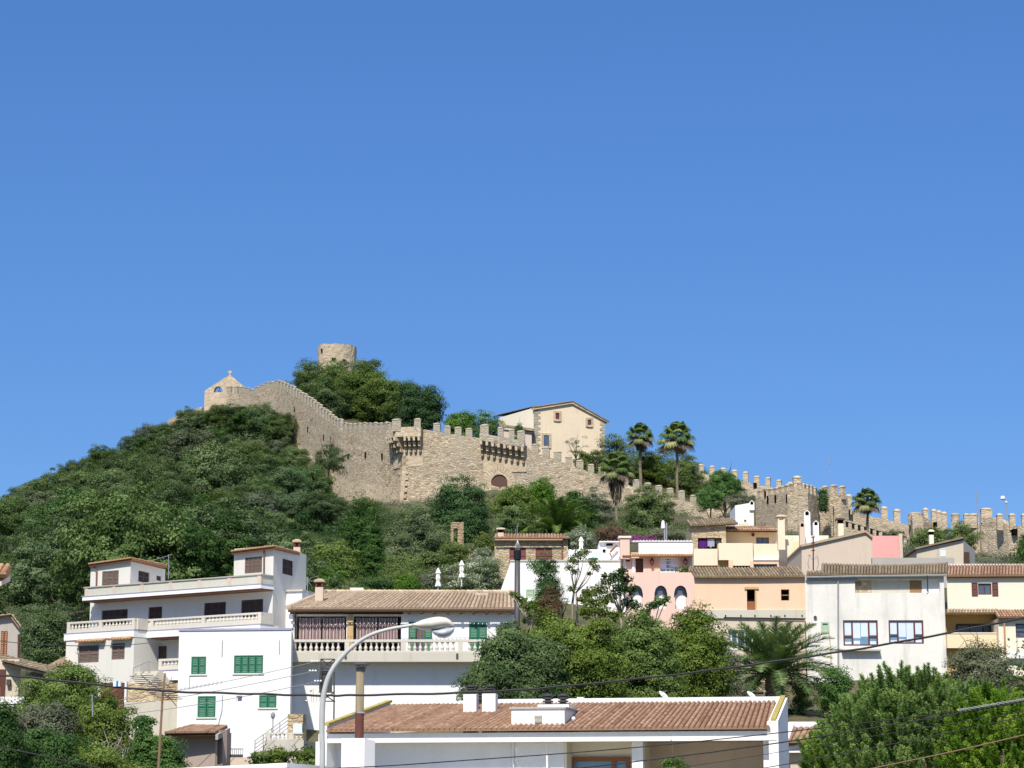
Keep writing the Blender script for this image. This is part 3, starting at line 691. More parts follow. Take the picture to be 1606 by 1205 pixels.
# --- the wood on the left hillside
CAN = [(-80,806),(0,776),(40,762),(62,746),(108,742),(114,722),(158,706),(204,692),(226,668),(268,657),(300,640),(322,632),(345,629),(378,641),(402,637),(430,644),(448,652),(455,690),(468,716),(486,724),(505,760),(530,785),(560,806),(600,812),(640,850)]
def canopy(px):
    for (a, b), (c, d) in zip(CAN, CAN[1:]):
        if a <= px <= c: return b + (d - b) * (px - a) / (c - a)
    return 860
protos = []
for i in range(7):
    s = 30 + i
    tm_ = trunkmesh(M['bark'], 2.8, .17, 4, 1.8, s)
    wm_ = (L_OAK, L_OAKG, L_OAK, L_OAKG, L_GREY, L_OAK, L_DARK)[i]
    protos.append((crown('crown', wm_, 2.6, 2.5, 2.0, 150, 150, 0.085, 0.62, s, -0.85, 0.26, 0.45), tm_, crown('crown', wm_, 2.6, 2.5, 1.9, 190, 170, 0.068, 0.45, s, -0.75, 0.4, 0.4)))
nwood = 0
def wood_tree(x, y, s, ztop=None):
    global nwood
    g = tz(x, y); i = random.randrange(7)
    z = (ztop - 2.3 * s) if ztop is not None else g + 2.6 * s
    gz = min(g, z - 1.0 * s)
    t = thing('oak_tree', (x, y, gz), 'round dark green evergreen oak crowded among the others in the wood covering the left hillside', 'tree', 'evergreen trees of the hillside wood')
    inst('trunk', protos[i][1], t, (x, y, gz), random.uniform(0, 6.28), (s, s, max(.3, (z - gz) / 2.8)))
    a = random.uniform(0, 6.28); k = inst('crown', protos[i][0 if y > 235 else 2], t, (x, y, z), a, (s * random.uniform(.9, 1.15), s * random.uniform(.9, 1.15), s * random.uniform(.85, 1.25)))
    nwood += 1
# first the skyline row, each tree's top where the canopy line runs
px = -60
while px < 560:
    best = None
    for Y in np.arange(290, 405, 2.0):
        q = P(px, canopy(px), Y); g = tz(q.x, q.y); h = q.z - g
        if best is None or abs(h - 5.2) < best[0]: best = (abs(h - 5.2), q, h)
    q = best[1]; s = min(1.5, max(.7, best[2] / 5.2)) * random.uniform(.85, 1.05)
    wood_tree(q.x, q.y, s, q.z + random.uniform(-1.0, .4)); px += random.uniform(17, 26)
cells = []
for Y in np.arange(136, 398, 8.6):
    x0, x1 = (-60 - 803) / F * Y, (625 - 803) / F * Y
    for x in np.arange(x0, x1, 8.6): cells.append((x + random.uniform(-3, 3), Y + random.uniform(-3, 3)))
random.shuffle(cells)
for x, y in cells:
    if nwood >= 292: break
    g = tz(x, y); s = random.choice((.75, .9, 1.0, 1.15, 1.3, 1.5)) * random.uniform(.92, 1.08); top = g + 5.0 * s
    pxx, pyy = proj((x, y, top))
    if pyy < canopy(pxx) + 4: continue
    if pxx > 470 and y < 262: continue
    if pxx > 590: continue
    if y < 150 and pxx < 60: continue
    wood_tree(x, y, s)
# undergrowth between them
C_, N_, S_, LV_ = [], [], [], []
g_ = np.random.default_rng(5); kk = 0
while kk < 2400:
    Y = math.sqrt(g_.uniform(132 ** 2, 400 ** 2)); pxx = g_.uniform(-70, 630); x = (pxx - 803) / F * Y
    z = tz(x, Y); a, b = proj((x, Y, z + 2.2))
    if pxx > 480 and Y < 250: kk += 1; continue
    if b < canopy(a) + 6: kk += 1; continue
    r = g_.uniform(.8, 1.7); m_ = 90; q = g_.normal(size=(m_, 3)); q /= np.linalg.norm(q, axis=1, keepdims=True); q[:, 2] = np.abs(q[:, 2])
    C_.append(np.array([x, Y, z + .3]) + q * r * g_.uniform(.6, 1, (m_, 1)) * np.array([1.2, 1.2, 1.1])); N_.append(q + g_.normal(size=(m_, 3)) * .4)
    S_.append(g_.uniform(.12, .24, m_) * Y / 330); LV_.append(np.full(m_, g_.uniform(.15, .75)) + g_.normal(size=m_) * .12); kk += 1
me = leafmesh('undergrowth', np.concatenate(C_), np.concatenate(N_), np.concatenate(S_), L_OAK, np.concatenate(LV_))
o = bpy.data.objects.new('undergrowth', me); COL.objects.link(o); tag(o, 'dense green scrub filling the gaps between the hillside trees', 'scrub', None, 'stuff')

# garden scrub on the middle slope (between houses and castle wall)
def scrub(name, label, mat, boxes, num, seed, rr=(.5, 1.2), leaf=(.04, .085), hh=1.0, m_=130):
    g_ = np.random.default_rng(seed); C_, N_, S_, LV_ = [], [], [], []
    for _ in range(num):
        x0, x1, Y0, Y1 = boxes[g_.integers(len(boxes))]
        Y = g_.uniform(Y0, Y1); pxx = g_.uniform(x0, x1); x = (pxx - 803) / F * Y; z = tz(x, Y)
        r = g_.uniform(*rr); q = g_.normal(size=(m_, 3)); q /= np.linalg.norm(q, axis=1, keepdims=True); q[:, 2] = np.abs(q[:, 2])
        C_.append(np.array([x, Y, z]) + q * r * g_.uniform(.5, 1, (m_, 1)) * np.array([1.2, 1.2, hh])); N_.append(q + g_.normal(size=(m_, 3)) * .4)
        S_.append(g_.uniform(leaf[0], leaf[1], m_)); LV_.append(np.full(m_, g_.uniform(.1, .9)) + g_.normal(size=m_) * .12)
    me = leafmesh(name, np.concatenate(C_), np.concatenate(N_), np.concatenate(S_), mat, np.concatenate(LV_))
    o = bpy.data.objects.new(name, me); COL.objects.link(o); return tag(o, label, 'scrub', None, 'stuff')
scrub('undergrowth', 'green garden scrub below the castle wall', L_DARK, [(470, 700, 235, 300), (700, 1080, 215, 312), (470, 700, 225, 300)], 1500, 8, hh=1.5)
scrub('undergrowth', 'light green scrub on the terraces above the white houses', L_YEL, [(480, 690, 170, 200), (700, 1000, 225, 300), (960, 1090, 205, 260)], 420, 9, hh=.9)
scrub('undergrowth', 'greyish prickly scrub on the castle slope', L_OLIVE, [(560, 700, 250, 322), (900, 1160, 210, 318), (1160, 1400, 180, 280), (1400, 1620, 190, 276)], 600, 10)

scrub('undergrowth', 'dense green scrub on the slope beyond the right edge', L_DARK, [(1610, 2100, 95, 270), (-420, -60, 95, 330)], 900, 12, rr=(.9, 2.2), leaf=(.08, .16), hh=1.6)
# --- fan palms
def fan_palm(px, ytop, ybase, Y, cw, label, skirt=0.0, name='fan_palm', seed=3, tw=None, zroot=None):
    g = random.Random(seed); m = Y / F
    c = P(px, ytop, Y); Rr = cw * m / 2
    cz = c.z - Rr * 0.98
    zb = P(px, ybase, Y).z
    gz = tz(c.x, c.y) if zroot is None else zroot; gz = min(gz, zb)
    t = thing(name, (c.x, c.y, gz), label, 'palm tree')
    r = (tw or 4) * m / 2; mb = MB(); k = 14; pth = [Vector((c.x + .06 * math.sin(i * .7) * r * 4, c.y, gz - .3 + (cz - gz + .3) * i / k)) for i in range(k + 1)]
    mb.tube(pth, [r * (1.25 if i == 0 else 1.05 + (0.05 if i % 2 else -.05)) * (1 - .18 * i / k) for i in range(k + 1)], 9); mb.build('trunk', M['palmtrunk'], t)
    fr_ = MB(); dr = MB()
    top = Vector((c.x, c.y, cz))
    nf = 34
    for i in range(nf):
        f = (i + .5) / nf
        el = R(86 - 122 * f) + g.uniform(-.08, .08); a = i * 2.39996 + g.uniform(-.2, .2)
        dirv = Vector((math.cos(a) * math.cos(el), math.sin(a) * math.cos(el), math.sin(el)))
        pl = Rr * g.uniform(.50, .66); droop = .05 + .18 * f
        hub = top + dirv * pl - Vector((0, 0, pl * droop * .6))
        target = dr if (f > .86 and skirt > 0) else fr_
        tone = g.uniform(.2, .55) + (.35 if f > .72 else 0)
        target.tube([top, top.lerp(hub, .55) + Vector((0, 0, .04 * Rr)), hub], [.035, .028, .02], 4, tone)
        side = dirv.cross(Vector((0, 0, 1))); side = side.normalized() if side.length > .05 else Vector((1, 0, 0))
        upv = side.cross(dirv).normalized(); nb = 22
        for b in range(nb):
            ang = R(-112 + 224 * b / (nb - 1)); ln = Rr * .46 * (1 - .18 * abs(ang) / 2) * g.uniform(.88, 1.08)
            bd = dirv * math.cos(ang) + side * math.sin(ang)
            p1 = hub + bd * ln * .6 + upv * (.04 * Rr) - Vector((0, 0, ln * droop * .5)); p2 = hub + bd * ln * .95 - Vector((0, 0, ln * (droop + .28) * 1.2))
            wv = (side * math.cos(ang) - dirv * math.sin(ang)) * Rr * .034
            target.quad(hub - wv * .3, hub + wv * .3, p1 + wv, p1 - wv, tone + g.uniform(-.1, .1))
            target.quad(p1 - wv, p1 + wv, p2 + wv * .15, p2 - wv * .15, tone + g.uniform(0, .2))
    fr_.build('frond', L_FAN, t)['label'] = 'crown of green fan shaped fronds'
    if skirt > 0:
        H = skirt * m
        for i in range(420):
            a = g.uniform(0, 6.28); f = g.random(); z = cz + .1 * Rr - H * f; rr = Rr * (.50 - .30 * f) * g.uniform(.6, 1.1)
            p = Vector((c.x + math.cos(a) * rr, c.y + math.sin(a) * rr, z)); ln = g.uniform(.4, .9) * H * .4
            q = p + Vector((math.cos(a) * .05, math.sin(a) * .05, -ln)); wv = Vector((-math.sin(a), math.cos(a), 0)) * g.uniform(.04, .12)
            dr.quad(p - wv, p + wv, q + wv * .3, q - wv * .3, g.random())
    if dr.v: dr.build('dead_skirt', L_DRY, t)
    return t

def date_palm(px, py, Y, spanpx, ybase, label, nf=46, seed=4, tw=20, name='date_palm'):
    g = random.Random(seed); m = Y / F; c = P(px, py, Y); Lf = spanpx * m / 2 * 1.12
    gz = min(tz(c.x, c.y), P(px, ybase, Y).z)
    t = thing(name, (c.x, c.y, gz), label, 'palm tree')
    mb = MB(); k = 16; r = tw * m / 2
    for_r = [r * (1.1 + .12 * (i % 2)) for i in range(k + 1)]
    mb.tube([Vector((c.x, c.y, gz - .3 + (c.z - gz + .3) * i / k)) for i in range(k + 1)], for_r, 12)
    for i in range(90):   # old frond stubs
        a = i * 2.4; z = c.z - .1 - (i / 90) * min(1.6, (c.z - gz)); d = Vector((math.cos(a), math.sin(a), 0)); p = Vector((c.x, c.y, z)) + d * r * .9
        mb.box8([p + Vector((-.06, 0, 0)), p + Vector((.06, 0, 0)), p + Vector((.06, .04, 0)), p + Vector((-.06, .04, 0)),
                 p + d * .14 + Vector((-.04, 0, .2)), p + d * .14 + Vector((.04, 0, .2)), p + d * .14 + Vector((.04, .04, .2)), p + d * .14 + Vector((-.04, .04, .2))])
    mb.build('trunk', M['palmtrunk'], t)
    top = Vector((c.x, c.y, c.z)); fb = MB()
    for i in range(nf):
        f = (i + .5) / nf; el = R(86 - 92 * f ** 1.15) + g.uniform(-.08, .08); a = i * 2.39996 + g.uniform(-.15, .15); L_ = Lf * g.uniform(.9, 1.08) * (0.92 + .18 * math.sin(math.pi * f))
        h = Vector((math.cos(a), math.sin(a), 0)); p = top + h * r * .6; pth = [p]; n = 14; tone = g.uniform(.3, .8) - .25 * f
        e = el
        for j in range(n):
            e -= (0.03 + .075 * (j / n)) * (.85 + .45 * math.cos(el)); p = p + (h * math.cos(e) + Vector((0, 0, math.sin(e)))) * L_ / n; pth.append(p)
        fb.tube(pth, [.035 * (1 - .8 * j / n) for j in range(n + 1)], 4, min(1, tone + .2))
        nl = 84; side = Vector((-math.sin(a), math.cos(a), 0))
        for j in range(nl):
            u = .08 + .92 * j / nl; q = u * n; i0 = min(int(q), n - 1); p0 = pth[i0].lerp(pth[i0 + 1], q - i0); tan = (pth[i0 + 1] - pth[i0]).normalized()
            ll = L_ * .17 * (math.sin(math.pi * min(1, u * 1.02)) ** .5 * .9 + .12); nup = side.cross(tan)
            for s in (-1, 1):
                dv = (side * s * .75 + tan * .62 - nup * (.40 if g.random() < .7 else -.05) + Vector((g.uniform(-.1, .1), g.uniform(-.1, .1), g.uniform(-.1, .1)))).normalized()
                tip = p0 + dv * ll - Vector((0, 0, ll * .12)); wv = tan * .021 * max(1, Y / 100)
                fb.quad(p0 - wv, p0 + wv, tip + wv * .25, tip - wv * .25, tone + g.uniform(-.18, .22))
    fb.build('frond', L_PALM, t)['label'] = 'arching feathery green fronds'
    return t
# ------------------------------------------------------------------ castle
def merlon_mesh(w, h, t, mat):
    mb = MB(); a, b = w / 2, t / 2
    mb.aabb(-a, a, -b, b, -0.6, h - .14); mb.aabb(-a - .05, a + .05, -b - .05, b + .05, h - .14, h - 0.02)
    v = [(-a, -b, h - .021), (a, -b, h - .021), (a, b, h - .021), (-a, b, h - .021), (-a * .5, -b * .4, h + .1), (a * .5, -b * .4, h + .1), (a * .5, b * .4, h + .1), (-a * .5, b * .4, h + .1)]
    mb.box8(v)
    for i, p in enumerate(mb.v):
        n = noise.noise_vector(Vector(p) * 2.3 + Vector((w * 9, 0, h))) * .045; mb.v[i] = (p[0] + n.x, p[1] + n.y, p[2] + n.z * .6)
    return protomesh(mb, 'merlon', mat)
MER = [merlon_mesh(.98, 1.15, .55, M['stone_grey']), merlon_mesh(.92, 1.05, .55, M['stone_grey']), merlon_mesh(1.02, 1.2, .55, M['stone_grey'])]
MERW = [merlon_mesh(.85, 1.15, .55, M['stone_warm']), merlon_mesh(.9, 1.05, .55, M['stone_warm'])]

def resample(pts, step):
    out = [pts[0]]
    for a, b in zip(pts, pts[1:]):
        n = max(1, int((Vector(b[:2]) - Vector(a[:2])).length / step))
        for i in range(1, n + 1): out.append(tuple(x + (y - x) * i / n for x, y in zip(a, b)))
    return out
def curtain(root, pts, mat, thick=1.4, batter=0.5, batter_z=0.45, part='wall', disp=.07, extra=3.0, step=0.6):
    """pts: (x, y, ztop, zbase) from left to right as seen; a thick wall with rough masonry face"""
    q = resample(pts, step); n = len(q); rows = 14; mb = MB(); front = []
    nrm = []
    for i in range(n):
        a, b = q[max(0, i - 1)], q[min(n - 1, i + 1)]; d = Vector((b[0] - a[0], b[1] - a[1], 0)).normalized(); nrm.append(Vector((d.y, -d.x, 0)))
    vs = []
    for i, (x, y, zt, zb) in enumerate(q):
        for j in range(rows + 1):
            f = j / rows; z = (zb - extra) + (zt - zb + extra) * f
            b = batter * max(0, (batter_z - f) / batter_z)
            p = Vector((x, y, z)) + nrm[i] * b
            dd = disp * (noise.noise(p * .9) + .6 * noise.noise(p * 2.6)) if 0 < j < rows else 0
            vs.append(p + nrm[i] * dd)
    R1 = rows + 1
    fs = [(i * R1 + j, (i + 1) * R1 + j, (i + 1) * R1 + j + 1, i * R1 + j + 1) for i in range(n - 1) for j in range(rows)]
    mb.add(vs, fs)
    tf = [Vector((x, y, zt)) for x, y, zt, zb in q]; tb = [Vector((x, y, zt)) - nrm[i] * thick for i, (x, y, zt, zb) in enumerate(q)]
    bb = [Vector((p.x, p.y, q[i][3] - extra)) for i, p in enumerate(tb)]
    mb.add(tf + tb, [(i, i + 1, n + i + 1, n + i) for i in range(n - 1)])
    mb.add(tb + bb, [(i + 1, i, n + i, n + i + 1) for i in range(n - 1)])
    f0 = [vs[j] for j in range(R1)]; mb.add(f0 + [tb[0], bb[0]], [tuple(range(R1)) + (R1, R1 + 1)])
    f1 = [vs[(n - 1) * R1 + j] for j in range(R1)]; mb.add(f1 + [tb[-1], bb[-1]], [tuple(reversed(range(R1))) + (R1 + 1, R1)])
    return mb.build(part, mat, root)
def merlons(root, pts, spacing, inset=.3, meshes=MER, start=.5, skip=None, sc=(1, 1, 1), zoff=0.0):
    L = [0]
    for a, b in zip(pts, pts[1:]): L.append(L[-1] + (Vector(b[:2]) - Vector(a[:2])).length)
    s = start; k = 0
    while s < L[-1]:
        i = max(j for j in range(len(L)) if L[j] <= s); i = min(i, len(pts) - 2); f = (s - L[i]) / (L[i + 1] - L[i]); a, b = pts[i], pts[i + 1]
        x, y, zt = (a[c] + (b[c] - a[c]) * f for c in range(3)); ang = math.atan2(b[1] - a[1], b[0] - a[0])
        px, _ = proj((x, y, zt))
        if not (skip and skip(px)):
            nx, ny = math.sin(ang), -math.cos(ang)
            inst('merlon', random.choice(meshes), root, (x - nx * inset, y - ny * inset, zt + zoff), ang, (sc[0] * random.uniform(.93, 1.06), sc[1], sc[2] * random.uniform(.93, 1.07)))
        s += spacing * random.uniform(.98, 1.02); k += 1
def wp(px, yt, yb, Y):
    a = P(px, yt, Y); return (a.x, a.y, a.z, P(px, yb, Y).z)

# left curtain wall, from the corner turret up to the chapel
pl = [wp(355, 615, 655, 396), wp(374, 617, 655, 394), wp(395, 620, 660, 390), wp(412, 612, 668, 387), wp(434, 607, 680, 383), wp(456, 617, 705, 376), wp(484, 634, 735, 366), wp(510, 656, 760, 357), wp(532, 671, 778, 349), wp(537, 675, 780, 348), wp(565, 676, 788, 342), wp(600, 674, 798, 336), wp(632, 672, 808, 330)]
c0 = wp(632, 672, 808, 330)
tL = thing('castle_wall', pl[6][:3], 'long battlemented stone castle wall climbing left from the corner turret to the ruined chapel gable', 'castle wall', 'curtain walls of the castle')
curtain(tL, pl, M['stone'], batter=1.0)
merlons(tL, pl, 1.75, skip=lambda x: x > 604)
# putlog holes and slits
sl_ = MB()
for px, py in ((462, 642), (483, 674), (508, 687), (546, 716), (573, 714), (599, 716)):
    for a, b in zip(pl, pl[1:]):
        pa, pb = proj(a[:3])[0], proj(b[:3])[0]
        if pa <= px <= pb:
            f = (px - pa) / (pb - pa); Y = a[1] + (b[1] - a[1]) * f - .25; p = P(px, py, Y)
            sl_.aabb(p.x - .12, p.x + .12, p.y - .1, p.y + .15, p.z - .45, p.z + .45)
sl_.build('arrow_slit', M['black'], tL)

# front curtain wall, from the corner turret past the gate and down to the right
pr = [wp(632, 672, 808, 330), wp(668, 674, 800, 329.5), wp(700, 680, 792, 329), wp(745, 686, 785, 328.5), wp(757, 688, 783, 328.4), wp(826, 701, 780, 327.6), wp(842, 711, 782, 327.4), wp(875, 722, 786, 327), wp(915, 737, 792, 326.6), wp(960, 752, 800, 326), wp(1000, 766, 808, 325.6), wp(1045, 777, 815, 325), wp(1100, 793, 825, 324.4), wp(1160, 806, 835, 323.6)]
tR = thing('castle_wall', pr[6][:3], 'battlemented stone castle wall with the arched gate, running down right behind the fan palms', 'castle wall', 'curtain walls of the castle')
curtain(tR, pr, M['stone'], batter=.9)
merlons(tR, pr, 1.61, skip=lambda x: x < 669 or 749 < x < 828, start=3.35, zoff=.05)
frR = Fr(632, 672, 330, 0); ang = math.degrees(math.atan2(pr[5][1] - pr[0][1], pr[5][0] - pr[0][0])); frR.yaw = R(ang)
frR.u = Vector((math.cos(frR.yaw), math.sin(frR.yaw), 0)); frR.n = Vector((math.sin(frR.yaw), -math.cos(frR.yaw), 0))
# the gate: voussoir ring and plank doors
def arch_ring(mb, fr, cs, cz, r0, r1, zb, d0, d1, n=15, lv=.5):
    for i in range(n):
        a0, a1 = math.pi * (1 - i / n), math.pi * (1 - (i + 1) / n) + .02
        w = fr.w; f = lambda r, a: (cs + r * math.cos(a), cz + r * math.sin(a))
        k = [f(r0, a0), f(r0, a1), f(r1, a1), f(r1, a0)]
        mb.box8([w(*k[0], d1), w(*k[1], d1), w(*k[1], d0), w(*k[0], d0), w(*k[3], d1), w(*k[2], d1), w(*k[2], d0), w(*k[3], d0)])
    mb.fbox(fr, cs - r1, cs - r0, zb, cz, d0, d1); mb.fbox(fr, cs + r0, cs + r1, zb, cz, d0, d1)
gs, gz = frR.sz(783, 757, .3); rr = 13 / F * 328
g = MB(); arch_ring(g, frR, gs, gz, rr, rr + 1.15, gz - 3, -.2, .30); g.build('gate_arch', M['ashlar'], tR)
g = MB(); prf = [frR.w(gs + rr * 1.02 * math.cos(a), gz + rr * 1.02 * math.sin(a), -.05) for a in np.linspace(math.pi, 0, 17)]
g.prism(prf + [frR.w(gs + rr, gz - 3, -.05), frR.w(gs - rr, gz - 3, -.05)], frR.n * .16)
g.fbox(frR, gs - .05, gs + .05, gz - 3, gz + rr * .98, .11, .14); g.build('gate_door', M['gate_wood'], tR)
# patch of smooth wall under the gate turret
a0, b0 = frR.sz(758, 712, .1)[0], frR.sz(826, 712, .1)[0]
MB().fbox(frR, a0, b0, frR.sz(790, 741)[1], frR.sz(790, 700)[1], -.5, .12).build('turret_backing', M['ashlar'], tR)
# stone seams in the wall face
sm = MB()
for px, y0, y1 in ((709, 682, 694), (741, 693, 701)):
    s, z1 = frR.sz(px, y0, .05); z0 = frR.sz(px, y1, .05)[1]; sm.fbox(frR, s - .05, s + .05, z0, z1, -.1, .1)
sm.build('arrow_slit', M['black'], tR)

def corbel_mesh(w, out, h, mat):
    mb = MB(); st = 3
    for i in range(st):
        z0, z1 = -h + h * i / st, -h + h * (i + 1) / st; o = out * (i + 1) / st
        mb.box8([(-w / 2, -o, z0 + .06 * h), (w / 2, -o, z0 + .06 * h), (w / 2, .1, z0), (-w / 2, .1, z0), (-w / 2, -o, z1), (w / 2, -o, z1), (w / 2, .1, z1), (-w / 2, .1, z1)])
    return protomesh(mb, 'corbel', mat)
CORB = corbel_mesh(.34, 1.55, 2.2, M['ashlar'])
# gate machicolation
s0, _ = frR.sz(752, 680, 1.65); s1, _ = frR.sz(822, 690, 1.65)
zbL, zbR = frR.sz(760, 690, 1.65)[1], frR.sz(822, 702, 1.65)[1]; zt = zbL + 1.0; ztR = zbR + 1.0
tg = thing('machicolation', frR.w((s0 + s1) / 2, zbL, .5), 'overhanging stone parapet box on corbels straight above the arched castle gate', 'turret', 'overhanging turrets on the castle wall')
mb = MB(); w_ = frR.w
def slab(s0, s1, za0, za1, zb0, zb1, d0, d1):
    mb.box8([w_(s0, za0, d1), w_(s1, zb0, d1), w_(s1, zb0, d0), w_(s0, za0, d0), w_(s0, za1, d1), w_(s1, zb1, d1), w_(s1, zb1, d0), w_(s0, za1, d0)])
slab(s0, s1, zbL, zt, zbR, ztR, 1.2, 1.65); slab(s0, s0 + .4, zbL, zt, zbL, zt, 0.1, 1.2); slab(s1 - .4, s1, zbR, ztR, zbR, ztR, .1, 1.2)
mb.build('parapet', M['stone_grey'], tg)
for i in range(8):
    f = (i + .25) / 7.6; s = s0 + (s1 - s0) * f; inst('corbel', CORB, tg, w_(s, zbL + (zbR - zbL) * f - .003, .1), frR.yaw, (1, 1, 1))
for f, sc in ((.11, 1.25), (.47, .8), (.72, .8), (.93, 1.1)):
    inst('merlon', MER[0], tg, w_(s0 + (s1 - s0) * f, zt + (ztR - zt) * f, 1.4), frR.yaw, (sc, .9, 1.15))
# corner machicolation, wrapping the corner
frL = Fr(632, 672, 330, 0); a_, b_ = pl[-3], pl[-1]; frL.yaw = math.atan2(b_[1] - a_[1], b_[0] - a_[0]); frL.O = Vector((c0[0], c0[1], 0))
frL.u = Vector((math.cos(frL.yaw), math.sin(frL.yaw), 0)); frL.n = Vector((math.sin(frL.yaw), -math.cos(frL.yaw), 0)); frR.O = Vector((c0[0], c0[1], 0))
z0 = P(640, 686, 329).z; z1 = P(640, 671, 329).z
tcn = thing('machicolation', (c0[0], c0[1], z0), 'overhanging stone turret box on corbels wrapping the sharp left corner of the castle wall', 'turret', 'overhanging turrets on the castle wall')
o_ = 1.6; Cn = Vector((c0[0], c0[1], 0)); bis = (frL.n + frR.n); bis = bis / (1 + frL.n.dot(frR.n))
def ring(off, z): return [Cn - frL.u * 2.4 + frL.n * off, Cn + bis * off, Cn + frR.u * 2.9 + frR.n * off]
A_, B_ = ring(o_, 0), ring(o_ - .45, 0); mb = MB()
for i in range(2):
    z = Vector((0, 0, z0)); z2 = Vector((0, 0, z1)); mb.box8([A_[i] + z, A_[i + 1] + z, B_[i + 1] + z, B_[i] + z, A_[i] + z2, A_[i + 1] + z2, B_[i + 1] + z2, B_[i] + z2])
for e, q in ((A_[0], frL), (A_[2], frR)):
    d = q.u * (.4 if q is frL else -.4); b2 = e - q.n * (o_ - .05)
    z = Vector((0, 0, z0)); z2 = Vector((0, 0, z1)); st = e - q.n * .46
    mb.box8([st + z, st + d + z, b2 + d + z, b2 + z, st + z2, st + d + z2, b2 + d + z2, b2 + z2])
mb.build('parapet', M['ashlar'], tcn)
for s in (-2.2, -1.5, -.8): inst('corbel', CORB, tcn, Cn + frL.u * s + frL.n * .05 + Vector((0, 0, z0 - .003)), frL.yaw, (.9, 1, 1))
for s in (.55, 1.2, 1.9, 2.6): inst('corbel', CORB, tcn, Cn + frR.u * s + frR.n * .05 + Vector((0, 0, z0 - .003)), frR.yaw, (.9, 1, 1))
inst('corbel', CORB, tcn, Cn + Vector((0, 0, z0 - .003)) + bis * .05, (frL.yaw + frR.yaw) / 2, (1.1, 1.3, 1))
inst('merlon', MER[0], tcn, A_[1] - bis * .25 + Vector((0, 0, z1)), frR.yaw, (1.3, 1.2, 1.0))
inst('merlon', MER[1], tcn, A_[2] - frR.u * .5 - frR.n * .25 + Vector((0, 0, z1)), frR.yaw, (1.0, .9, 1.1))
inst('merlon', MER[2], tcn, A_[0] + frL.u * .4 - frL.n * .25 + Vector((0, 0, z1 - .1)), frL.yaw, (1.1, .9, .95))
MB().fbox(frR, 0, 3.0, z0 - 4.2, z0, -.5, .1).build('turret_backing', M['ashlar'], tcn)
MB().fbox(frL, -2.6, 0, z0 - 4.2, z0, -.5, .1).build('turret_backing', M['ashlar'], tcn)
# quoins down the corner
qn = MB()
for i in range(22):
    z = z0 - 3.0 - i * .45; b = max(0, (i - 6) * .055); l = .9 if i % 2 else .55
    p = Cn + bis * (.1 + b); qn.box8([p + frL.u * -l + Vector((0, 0, z)), p + Vector((0, 0, z)), p + frR.u * l + Vector((0, 0, z)), p + frR.u * l - frR.n * .5 + Vector((0, 0, z)),
        p + frL.u * -l + Vector((0, 0, z + .43)), p + Vector((0, 0, z + .43)), p + frR.u * l + Vector((0, 0, z + .43)), p + frR.u * l - frR.n * .5 + Vector((0, 0, z + .43))])
qn.build('corner_stones', M['ashlar'], tR)

# chapel gable with its see-through arch and cross
fc = Fr(345, 620, 399, -8)
tc_ = thing('chapel_gable', fc.w(0, P(345, 640, 399).z, 0), 'ruined stone chapel gable with an arched opening and a small cross on its peak', 'chapel')
mb = MB()
def gy(px):
    prof = [(321, 616), (324, 612.5), (361, 588.5), (383, 607), (396, 622)]
    for (a, b), (c, d) in zip(prof, prof[1:]):
        if a <= px <= c: return b + (d - b) * (px - a) / (c - a)
    return 622
xs = sorted(set(list(np.linspace(322, 336.5, 4)) + list(np.linspace(336.5, 350.5, 13)) + list(np.linspace(350.5, 361, 4)) + list(np.linspace(361, 394, 8))))
for a, b in zip(xs, xs[1:]):
    s0, s1 = fc.sz(a, 615)[0], fc.sz(b, 615)[0]; za, zb = fc.sz(a, gy(a))[1], fc.sz(b, gy(b))[1]; zg = fc.sz(345, 650)[1]
    def piece(l0, l1, h0, h1):
        w = fc.w; mb.box8([w(s0, l0, .5), w(s1, l1, .5), w(s1, l1, -.5), w(s0, l0, -.5), w(s0, h0, .5), w(s1, h1, .5), w(s1, h1, -.5), w(s0, h0, -.5)])
    if 336.4 < a and b < 350.6:
        f = lambda x: fc.sz(x, 614.5 - 7.5 * math.sqrt(max(0, 1 - ((x - 343.5) / 7.0) ** 2)))[1]
        piece(f(a), f(b), za, zb); zs = fc.sz(345, 616)[1]; piece(zg, zg, zs, zs)
    else: piece(zg, zg, za, zb)
mb.build('gable_wall', M['ashlar'], tc_)
pk = fc.pt(361, 588.5); mb = MB(); mb.fbox(fc, fc.sz(361, 588)[0] - .1, fc.sz(361, 588)[0] + .1, pk.z - .1, pk.z + .85, -.1, .1)
mb.fbox(fc, fc.sz(361, 588)[0] - .36, fc.sz(361, 588)[0] + .36, pk.z + .45, pk.z + .66, -.09, .09); mb.build('cross', M['ashlar'], tc_)
mb = MB(); bs, bz = fc.sz(344, 614); mb.lathe(fc.w(bs, bz - .35, 0), [(.42, 0), (.3, .12), (.24, .4), (.1, .55)], 10); mb.fbox(fc, bs - .05, bs + .05, bz + .15, bz + .75, -.05, .05); mb.build('bell', M['dark_metal'], tc_)
# low broken wall stepping down left of it
pb = [wp(268, 657, 662, 396), wp(285, 650, 656, 397), wp(300, 644, 652, 398), wp(316, 638, 648, 399)]
tb_ = thing('ruined_wall', pb[1][:3], 'low broken stone wall stepping down the ridge left of the chapel gable', 'ruin')
curtain(tb_, pb, M['ashlar'], batter=0.1, extra=2)

